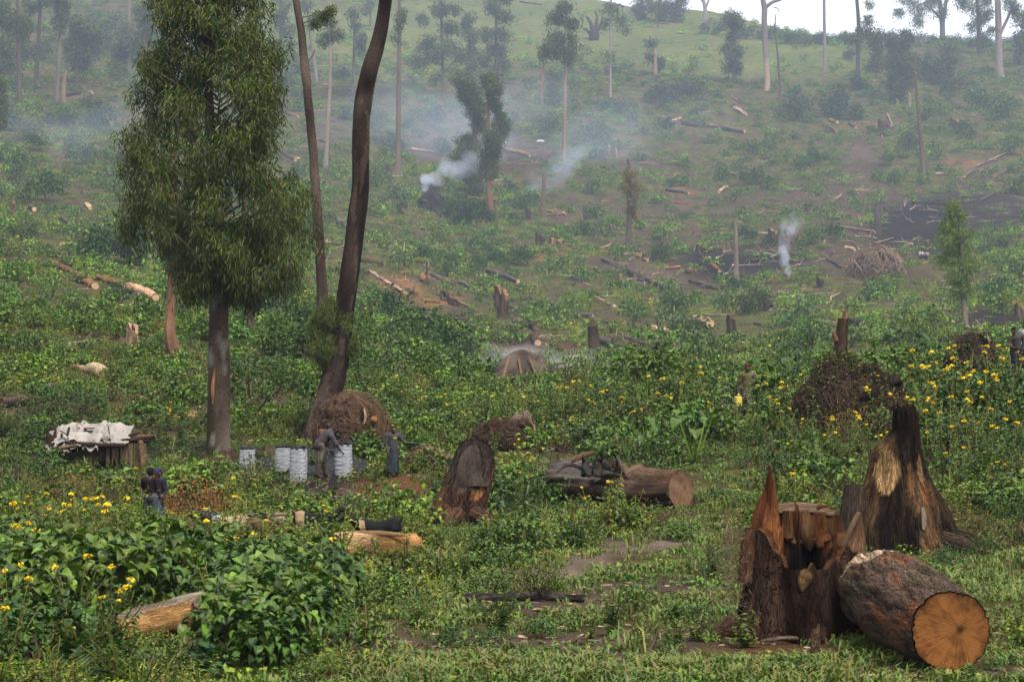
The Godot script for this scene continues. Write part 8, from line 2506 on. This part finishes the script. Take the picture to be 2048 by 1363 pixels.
func plants() -> void:
	rng.seed = 41
	# kind, column and row of the foot, height in pixels
	var rows := [
		# the thicket in the left corner, front to back
		["bloom", 20, 1345, 193], ["vine", 80, 1330, 193], ["bloom", 140, 1320, 216], ["lobed", 190, 1350, 102], ["bloom", 215, 1310, 193], ["lobed", 300, 1358, 91], ["lobed", 400, 1350, 91], ["vine", 40, 1250, 216], ["vine", 110, 1240, 262], ["vine", 170, 1235, 239], ["leafy", 240, 1225, 216], ["vine", 290, 1220, 227], ["vine", 340, 1190, 193], ["leafy", 380, 1170, 182],
		["vine", 510, 1336, 170], ["vine", 500, 1320, 227], ["vine", 545, 1296, 250], ["leafy", 540, 1300, 216], ["vine", 590, 1270, 216], ["vine", 620, 1230, 193], ["leafy", 430, 1190, 170], ["vine", 500, 1200, 182], ["leafy", 560, 1190, 170], ["vine", 610, 1180, 136], ["bloom", 60, 1170, 170], ["bloom", 110, 1150, 150], ["leafy", 20, 1180, 170], ["bloom", 170, 1140, 150], ["bloom", 230, 1130, 140], ["leafy", 290, 1120, 84],
		["vine", 330, 1112, 76], ["leafy", 360, 1130, 84], ["vine", 410, 1140, 90], ["leafy", 470, 1150, 84], ["leafy", 530, 1150, 80], ["vine", 585, 1150, 90], ["leafy", 630, 1140, 70], ["bloom", 90, 1090, 90], ["bloom", 130, 1080, 90], ["bloom", 190, 1085, 80], ["bloom", 60, 1080, 80], ["bloom", 240, 1070, 70], ["vine", 285, 1075, 66], ["leafy", 345, 1085, 40],
		["vine", 660, 1240, 90], ["leafy", 700, 1290, 90], ["herb", 640, 1320, 80], ["leafy", 740, 1220, 80], ["leafy", 780, 1205, 90], ["herb", 830, 1250, 60], ["fine", 640, 1350, 70], ["bloom", 180, 1326, 136], ["bloom", 20, 1290, 170], ["bloom", 0, 1230, 182], ["vine", 0, 1120, 120],
		# dry bushes by the shelter
		["dry", 395, 1030, 100], ["dry", 352, 1036, 66], ["dry", 425, 1034, 70], ["brown", 195, 1012, 76], ["brown", 150, 1002, 60], ["brown", 240, 1004, 74], ["brown", 265, 990, 56], ["brown", 170, 985, 50], ["brown", 120, 1000, 60], ["brown", 450, 1020, 60], ["brown", 420, 1000, 50], ["leafy", 490, 1010, 50], ["bigleaf", 450, 975, 50], ["leafy", 470, 960, 50], ["vine", 92, 968, 66], ["fine", 40, 960, 110], ["leafy", 20, 1000, 70], ["fine", 60, 1010, 60], ["bigleaf", 275, 1050, 70], ["leafy", 490, 985, 40], ["fine", 480, 960, 50],
		# round the log, the goats and the clearing
		["herb", 672, 1110, 36], ["leafy", 690, 1062, 60], ["leafy", 705, 1012, 40], ["bloom", 750, 972, 52], ["bloom", 900, 1030, 60], ["leafy", 880, 1085, 40], ["bloom", 660, 1090, 50], ["vine", 700, 1125, 60], ["leafy", 775, 1120, 40], ["leafy", 850, 1120, 50], ["fine", 900, 1075, 60], ["fine", 925, 1090, 60], ["leafy", 960, 1100, 80], ["leafy", 1000, 1110, 100], ["leafy", 1040, 1110, 120], ["leafy", 1080, 1105, 100], ["leafy", 1120, 1100, 80],
		["vine", 1020, 1135, 80], ["leafy", 980, 1140, 70], ["vine", 940, 1145, 60], ["leafy", 900, 1140, 50], ["bloom", 1045, 1010, 70], ["leafy", 1060, 1045, 50], ["herb", 1100, 1065, 36], ["bloom", 1180, 1046, 76], ["bloom", 1200, 1052, 60], ["bloom", 1140, 1075, 50], ["brown", 1300, 1046, 66], ["brown", 1322, 1050, 56], ["herb", 1350, 1064, 34], ["bloom", 1290, 1075, 50], ["leafy", 1410, 1050, 40], ["herb", 1250, 1062, 34], ["cabbage", 1290, 918, 95], ["cabbage", 1255, 905, 70], ["vine", 1045, 950, 40], ["yellow", 1040, 935, 60], ["yellow", 875, 1200, 30], ["yellow", 790, 1066, 22],
		["yellow", 1145, 1050, 34], ["fine", 1060, 1188, 100], ["fine", 1080, 1190, 90], ["leafy", 985, 1185, 70], ["herb", 950, 1180, 50], ["leafy", 1265, 1225, 85], ["fine", 1260, 1200, 50], ["herb", 1350, 1240, 60], ["herb", 1230, 1240, 50], ["leafy", 870, 1290, 50], ["leafy", 920, 1290, 70], ["leafy", 990, 1290, 60], ["leafy", 1085, 1275, 70], ["leafy", 1110, 1265, 60], ["herb", 1075, 1312, 30], ["herb", 930, 1330, 50], ["leafy", 960, 1360, 40], ["herb", 820, 1360, 50], ["fine", 840, 1230, 70], ["fine", 860, 1245, 60], ["herb", 700, 1340, 40], ["herb", 1150, 1255, 40], ["leafy", 1340, 1300, 50],
		["leafy", 1580, 1345, 60], ["herb", 1630, 1350, 40], ["leafy", 1720, 1300, 50], ["vine", 1870, 1358, 40], ["vine", 1945, 1350, 40], ["leafy", 1990, 1340, 40], ["herb", 1500, 1350, 40], ["herb", 1440, 1330, 40], ["fine", 1960, 1110, 60], ["leafy", 1900, 1130, 60], ["leafy", 1960, 1060, 40], ["brown", 1920, 1070, 80], ["brown", 1960, 1080, 70], ["brown", 1890, 1060, 90], ["fine", 2030, 1080, 150], ["leafy", 2020, 1030, 80], ["leafy", 1980, 1160, 30], ["brown", 1470, 1090, 90], ["fine", 1450, 1130, 60], ["leafy", 1420, 1150, 50], ["leafy", 1400, 1240, 60],
		# the right bank
		["bigleaf", 1635, 985, 78], ["bloom", 1600, 970, 75], ["leafy", 1580, 1000, 50], ["bloom", 1660, 960, 100], ["bloom", 1690, 940, 112], ["bloom", 1640, 930, 100], ["bloom", 1720, 920, 100], ["bloom", 1600, 920, 87], ["bloom", 1570, 890, 87], ["bloom", 1540, 870, 100], ["bloom", 1520, 850, 87], ["leafy", 1490, 880, 70], ["leafy", 1500, 930, 60], ["bloom", 1860, 930, 112], ["bloom", 1890, 960, 112], ["bloom", 1920, 990, 100], ["bloom", 1950, 950, 112], ["bloom", 1980, 1010, 90], ["bloom", 2010, 960, 112], ["bloom", 1880, 880, 112], ["bloom", 1940, 890, 112],
		["bloom", 2000, 880, 125], ["bloom", 2040, 900, 112], ["leafy", 1920, 870, 70], ["vine", 2035, 846, 120], ["leafy", 2014, 842, 100], ["vine", 2062, 840, 130], ["vine", 2010, 864, 80], ["vine", 1980, 840, 80], ["bigleaf", 1945, 870, 60], ["bloom", 1830, 840, 112], ["bloom", 1860, 820, 125], ["bloom", 1900, 810, 112], ["bloom", 1940, 800, 112], ["bloom", 1980, 800, 112], ["bloom", 2020, 800, 112], ["vine", 1830, 770, 100], ["vine", 1870, 800, 90], ["bigleaf", 1810, 740, 90], ["vine", 1920, 840, 80], ["bigleaf", 1960, 830, 90], ["vine", 1620, 800, 80], ["bigleaf", 1640, 770, 50], ["bloom", 1590, 820, 75], ["leafy", 1560, 810, 50], ["leafy", 1600, 780, 60],
		["bigleaf", 1390, 920, 110], ["bigleaf", 1370, 890, 90], ["vine", 1430, 880, 80], ["vine", 1400, 860, 60], ["leafy", 1440, 920, 50], ["bloom", 1430, 860, 60], ["bigleaf", 1470, 850, 50], ["bigleaf", 1510, 790, 70], ["bigleaf", 1560, 800, 90], ["leafy", 1340, 850, 70], ["umbrella", 1065, 830, 90], ["umbrella", 1120, 780, 70], ["tree_bush", 1300, 790, 120], ["tree_bush", 1280, 800, 90], ["fine", 1330, 810, 80], ["leafy", 1400, 790, 80], ["brown", 1360, 830, 80], ["brown", 1390, 820, 70], ["leafy", 1420, 800, 90], ["bloom", 1170, 830, 70], ["bloom", 1140, 850, 80], ["bloom", 1100, 870, 80],
		["bloom", 1200, 860, 80], ["bloom", 1230, 840, 70], ["bloom", 1160, 890, 60], ["bloom", 1260, 870, 70], ["fine", 1210, 830, 60], ["fine", 1150, 800, 60], ["bloom", 1080, 900, 60], ["brown", 1130, 900, 60], ["brown", 930, 890, 60], ["brown", 1010, 900, 50], ["brown", 880, 900, 50], ["bloom", 930, 880, 60], ["bloom", 900, 850, 60], ["fine", 960, 840, 60], ["leafy", 1000, 820, 50], ["bloom", 850, 850, 60], ["fine", 820, 840, 60], ["fine", 780, 830, 50], ["bloom", 760, 820, 50], ["umbrella", 1180, 770, 60], ["leafy", 1110, 770, 50], ["leafy", 1230, 780, 40],
		["bloom", 1040, 955, 80], ["bloom", 940, 880, 60], ["leafy", 1500, 1010, 40], ["leafy", 1440, 1000, 40], ["bloom", 1760, 860, 112], ["bloom", 1745, 930, 87], ["brown", 1740, 880, 100], ["brown", 1700, 880, 80], ["brown", 1640, 880, 70], ["brown", 1580, 945, 40], ["brown", 1620, 930, 40],
		["leafy", 70, 1200, 180], ["leafy", 140, 1190, 190], ["bloom", 200, 1180, 180], ["leafy", 260, 1170, 150], ["leafy", 10, 1140, 150], ["vine", 320, 1150, 130], ["leafy", 460, 1240, 190], ["leafy", 520, 1230, 190], ["leafy", 570, 1220, 170], ["leafy", 390, 1220, 150], ["bloom", 450, 1180, 150], ["leafy", 650, 1190, 110], ["vine", 540, 1170, 120], ["bloom", 150, 1110, 130], ["bloom", 210, 1105, 120], ["bloom", 110, 1100, 120], ["leafy", 60, 1110, 110],
		["leafy", 296, 1080, 84], ["leafy", 318, 1076, 70], ["dry", 345, 1066, 64], ["leafy", 330, 708, 30], ["leafy", 366, 704, 26], ["leafy", 350, 712, 22], ["leafy", 640, 1100, 96], ["leafy", 640, 1102, 80], ["bloom", 655, 1090, 84],
		["tree_bush", 1340, 830, 110], ["tree_bush", 1250, 830, 90], ["fine", 1310, 840, 130], ["fine", 1230, 850, 100], ["fine", 1370, 850, 110], ["leafy", 1440, 820, 110], ["bloom", 1410, 840, 110], ["bloom", 1350, 870, 110], ["bloom", 1290, 860, 110], ["fine", 1180, 850, 110], ["bloom", 1130, 870, 110], ["fine", 1110, 840, 90], ["bloom", 1220, 880, 100], ["leafy", 1470, 830, 60], ["fine", 1010, 850, 90], ["fine", 940, 850, 80], ["bloom", 970, 870, 90], ["fine", 900, 870, 90], ["bloom", 1560, 850, 90], ["leafy", 1540, 830, 80], ["vine", 1580, 840, 80],
		["tree_bush", 1300, 806, 150], ["tree_bush", 1326, 800, 130], ["fine", 1312, 796, 150], ["umbrella", 1135, 784, 92], ["umbrella", 1172, 778, 84], ["brown", 1376, 802, 90], ["leafy", 1250, 800, 100], ["tree_bush", 1420, 806, 100], ["vine", 1770, 780, 120], ["leafy", 1740, 800, 90], ["fine", 1600, 800, 100], ["leafy", 1640, 790, 90],
		["vine", 1790, 790, 110], ["fine", 1830, 800, 130], ["bloom", 1850, 860, 130], ["vine", 1880, 830, 120], ["bloom", 1910, 850, 140], ["fine", 1950, 830, 120], ["bloom", 1970, 850, 140], ["vine", 1990, 820, 110], ["bloom", 2030, 830, 130], ["leafy", 1860, 770, 90], ["leafy", 1900, 770, 70], ["bloom", 1820, 880, 120], ["bloom", 1900, 910, 120], ["bloom", 1960, 920, 120], ["bloom", 2020, 930, 120], ["fine", 2040, 960, 150], ["vine", 1860, 910, 90], ["leafy", 1930, 960, 90], ["fine", 1990, 970, 110],
		# the slope behind the trunks
		["tree_bush", 780, 640, 90], ["tree_bush", 800, 690, 90], ["tree_bush", 850, 690, 110], ["tree_bush", 890, 720, 100], ["tree_bush", 920, 720, 80], ["tree_bush", 760, 610, 50], ["tree_bush", 830, 760, 90], ["tree_bush", 870, 780, 80], ["leafy", 900, 780, 90], ["leafy", 940, 770, 70], ["leafy", 970, 760, 50], ["leafy", 790, 780, 60], ["tree_bush", 740, 700, 80], ["tree_bush", 750, 760, 70], ["fine", 655, 735, 150], ["fine", 672, 715, 120], ["fine", 640, 725, 120], ["tree_bush", 585, 720, 100], ["tree_bush", 560, 680, 80], ["tree_bush", 600, 660, 70], ["tree_bush", 530, 720, 80], ["tree_bush", 590, 790, 80], ["fine", 500, 830, 150], ["fine", 480, 790, 130],
		["tree_bush", 545, 780, 70], ["tree_bush", 470, 660, 60], ["tree_bush", 400, 680, 70], ["tree_bush", 230, 530, 110], ["tree_bush", 205, 520, 80], ["tree_bush", 270, 530, 90], ["tree_bush", 95, 400, 70], ["tree_bush", 60, 410, 60], ["tree_bush", 120, 390, 50], ["tree_bush", 30, 560, 60], ["tree_bush", 20, 480, 40], ["leafy", 50, 720, 70], ["leafy", 20, 750, 60], ["leafy", 90, 700, 50], ["leafy", 180, 830, 80], ["leafy", 210, 800, 60], ["leafy", 150, 800, 70], ["leafy", 120, 820, 60], ["bloom", 360, 880, 70], ["bloom", 390, 870, 60], ["bloom", 330, 860, 60], ["bloom", 300, 830, 50], ["bloom", 530, 880, 60], ["bloom", 570, 860, 50],
		["leafy", 370, 730, 50], ["tree_bush", 370, 660, 50], ["leafy", 300, 700, 40], ["leafy", 350, 780, 40], ["tree_bush", 240, 590, 40], ["leafy", 130, 660, 50], ["leafy", 60, 660, 50], ["leafy", 190, 650, 40], ["bloom", 220, 770, 50], ["fine", 320, 640, 50], ["scrub", 130, 255, 40], ["scrub", 100, 250, 34], ["scrub", 195, 260, 70], ["scrub", 210, 250, 50], ["scrub", 180, 220, 40], ["brown", 92, 178, 40], ["brown", 186, 180, 40], ["leafy", 140, 300, 44], ["tree_bush", 560, 490, 60], ["tree_bush", 600, 470, 50], ["tree_bush", 660, 450, 40], ["brown", 655, 420, 40], ["tree_bush", 720, 380, 40], ["tree_bush", 745, 370, 44],
		["scrub", 20, 150, 60], ["scrub", 60, 130, 50], ["scrub", 95, 120, 60], ["tree_bush", 40, 180, 44], ["scrub", 150, 120, 50], ["scrub", 200, 110, 60], ["scrub", 225, 70, 44], ["scrub", 180, 60, 40], ["tree_bush", 240, 160, 44], ["scrub", 300, 150, 60], ["tree_bush", 10, 260, 60], ["tree_bush", 70, 300, 50], ["tree_bush", 160, 330, 56], ["tree_bush", 230, 330, 50], ["tree_bush", 30, 340, 50], ["scrub", 560, 180, 50], ["scrub", 590, 150, 50], ["scrub", 680, 160, 40], ["scrub", 740, 120, 34],
		# the hill
		["scrub", 820, 258, 44], ["scrub", 870, 252, 48], ["scrub", 755, 250, 40], ["scrub", 770, 290, 40], ["scrub", 795, 300, 30], ["scrub", 1095, 275, 60], ["scrub", 1180, 290, 56], ["scrub", 1195, 280, 40], ["scrub", 1215, 225, 40], ["scrub", 1250, 230, 44], ["scrub", 1330, 205, 50], ["scrub", 1360, 200, 60], ["scrub", 1390, 200, 50], ["scrub", 1310, 205, 40], ["scrub", 1225, 150, 34], ["scrub", 925, 450, 72], ["scrub", 945, 455, 66], ["scrub", 910, 440, 60], ["scrub", 970, 450, 40], ["scrub", 1020, 390, 34], ["tree_bush", 1040, 425, 44], ["tree_bush", 1060, 412, 40], ["scrub", 880, 310, 44], ["scrub", 1345, 625, 54], ["scrub", 1360, 625, 44], ["scrub", 1320, 525, 50],
		["scrub", 1500, 625, 70], ["scrub", 1490, 630, 50], ["tree_bush", 1560, 690, 50], ["tree_bush", 1600, 700, 44], ["tree_bush", 1650, 690, 40], ["fine", 1840, 700, 100], ["fine", 1860, 690, 90], ["tree_bush", 1810, 690, 70], ["scrub", 1650, 235, 60], ["scrub", 1670, 230, 70], ["scrub", 1590, 225, 50], ["scrub", 1600, 240, 50], ["scrub", 1570, 240, 44], ["scrub", 1720, 180, 40], ["scrub", 1840, 160, 50], ["scrub", 1860, 150, 44], ["scrub", 1900, 190, 50], ["scrub", 1880, 170, 44], ["scrub", 1930, 180, 40], ["scrub", 1820, 300, 50], ["scrub", 1750, 270, 30], ["tree_bush", 1500, 310, 40], ["tree_bush", 1550, 300, 44], ["tree_bush", 1640, 330, 40], ["tree_bush", 1700, 240, 44],
		["tree_bush", 1600, 340, 40], ["tree_bush", 1880, 240, 50], ["tree_bush", 1950, 220, 50], ["tree_bush", 2010, 240, 60], ["tree_bush", 1930, 270, 44], ["tree_bush", 2030, 310, 50], ["tree_bush", 2040, 390, 50], ["tree_bush", 1790, 370, 40], ["tree_bush", 1440, 360, 40], ["tree_bush", 1500, 370, 50], ["tree_bush", 1540, 380, 40], ["tree_bush", 1330, 260, 40], ["scrub", 1545, 500, 44], ["tree_bush", 1630, 490, 50], ["tree_bush", 1660, 480, 50], ["tree_bush", 1170, 470, 40], ["tree_bush", 1190, 440, 36], ["tree_bush", 1040, 530, 50], ["tree_bush", 990, 530, 40], ["tree_bush", 960, 540, 40], ["tree_bush", 880, 490, 40], ["tree_bush", 840, 520, 40],
		["tree_bush", 1180, 600, 30], ["tree_bush", 1230, 580, 30], ["tree_bush", 2030, 560, 60], ["tree_bush", 1990, 590, 50], ["tree_bush", 1770, 330, 36], ["bloom", 960, 610, 36], ["bloom", 990, 600, 30], ["leafy", 890, 650, 40], ["leafy", 930, 640, 36], ["scrub", 560, 230, 40], ["tree_bush", 600, 200, 34], ["scrub", 690, 240, 34], ["scrub", 1700, 120, 30],
	]
	for r in rows: plant(r[0], r[1], r[2], r[3])
	for k in 46:   # the hedge of shrubs along the skyline
		var px := 1420.0 + k * 13.8 + rf(-5, 5)
		var py := 62.0 + 26.0 * smoothstep(1420.0, 1600.0, px) + rf(-4, 8)
		plant("tree_bush" if k % 3 else "scrub", px, py, rf(20, 36))
	plant("vine", 2066, 1363, 850, "dark leafy plant close to the camera in the bottom right corner", 13.0)

func puff(o: Node3D, p: Vector3, r: Vector3, density: float, col: Color) -> void:
	var f := FogVolume.new()
	f.shape = RenderingServer.FOG_VOLUME_SHAPE_ELLIPSOID
	f.size = r * 2.0
	var key := "fog%.4f%s" % [density, col.to_html()]
	if not M.has(key):
		var m := FogMaterial.new()
		m.density = density
		m.albedo = col
		M[key] = m
	f.material = M[key]
	f.name = "smoke"
	o.add_child(f, true)
	f.position = p
	f.rotation = Vector3(0, 0, rf(-0.5, 0.5))

# smoke that drifts through points [column, row, half width, half height, density] at one distance
func plume(label: String, foot: Vector2, line: Array, n: int, col: Color, dd := 0.0) -> void:
	var base := gp(foot.x, foot.y)
	var d := -base.z + dd
	var mpp := d / F
	var o := thing("smoke_plume", label, "smoke", base)
	o.set_meta("kind", "stuff")
	for k in n:
		var t := (k + rng.randf()) / n * (line.size() - 1)
		var i := mini(int(t), line.size() - 2)
		var f := t - i
		var q := []
		for c in 5: q.append(lerpf(line[i][c], line[i + 1][c], f))
		var s := rf(0.35, 0.75)
		var p := at(q[0] + rf(-0.6, 0.6) * q[2], q[1] + rf(-0.6, 0.6) * q[3], d) - base
		p.z += rf(-1.0, 1.0) * q[2] * mpp
		puff(o, p, Vector3(q[2] * mpp * s, q[3] * mpp * s, q[2] * mpp * s), snappedf(q[4], 0.001 if q[4] < 0.01 else 0.01), col)

func smoke() -> void:
	rng.seed = 61
	var bank := FogVolume.new()   # the burners' smoke hangs over the whole hillside
	bank.name = "hill_smoke"
	bank.shape = RenderingServer.FOG_VOLUME_SHAPE_BOX
	bank.size = Vector3(480, 150, 500)
	var fm := FogMaterial.new()
	fm.density = 0.00040
	fm.albedo = Color(0.84, 0.91, 1.0)
	bank.material = fm
	add_child(bank)
	bank.position = Vector3(0, 55, -370)
	meta(bank, "pale bluish smoke haze hanging over the whole cleared hillside", "", "", "stuff")
	plume("white smoke rising in wisps from the earth-covered mound", Vector2(862, 412), [[846, 380, 9, 7, 0.40], [852, 362, 16, 16, 0.24], [880, 352, 26, 18, 0.14], [905, 338, 30, 22, 0.08], [930, 325, 34, 26, 0.04], [985, 300, 44, 30, 0.02], [1040, 280, 50, 34, 0.01]], 44, Color(0.9, 0.93, 1.0))
	plume("bluish smoke drifting behind the snapped trunk", Vector2(1100, 400), [[1050, 388, 20, 12, 0.02], [1090, 355, 34, 22, 0.03], [1140, 335, 36, 26, 0.03], [1150, 300, 40, 26, 0.02]], 30, Color(0.86, 0.91, 1.0))
	plume("thin smoke column rising from the small fire by the burnt clearing", Vector2(1583, 562), [[1583, 558, 9, 6, 0.8], [1574, 540, 10, 11, 0.45], [1568, 510, 13, 18, 0.26], [1574, 470, 19, 26, 0.16], [1584, 428, 26, 26, 0.09]], 34, Color(0.92, 0.94, 1.0))
	plume("low dusty smoke over the wide misty mound", Vector2(1080, 760), [[960, 722, 44, 20, 0.04], [1040, 708, 54, 30, 0.05], [1100, 716, 54, 28, 0.06], [1170, 728, 64, 28, 0.04], [1230, 735, 60, 20, 0.03]], 34, Color(0.95, 0.93, 0.92))
	plume("bluish haze bank drifting over the left slope", Vector2(120, 330), [[-40, 270, 90, 60, 0.004], [60, 250, 100, 60, 0.005], [180, 270, 100, 60, 0.005], [280, 240, 110, 60, 0.004]], 18, Color(0.86, 0.92, 1.0))
	plume("thin bluish haze over the middle of the hill", Vector2(1000, 330), [[620, 260, 120, 90, 0.004], [900, 230, 150, 110, 0.005], [1150, 260, 150, 100, 0.004], [1350, 230, 150, 90, 0.002]], 26, Color(0.86, 0.92, 1.0))
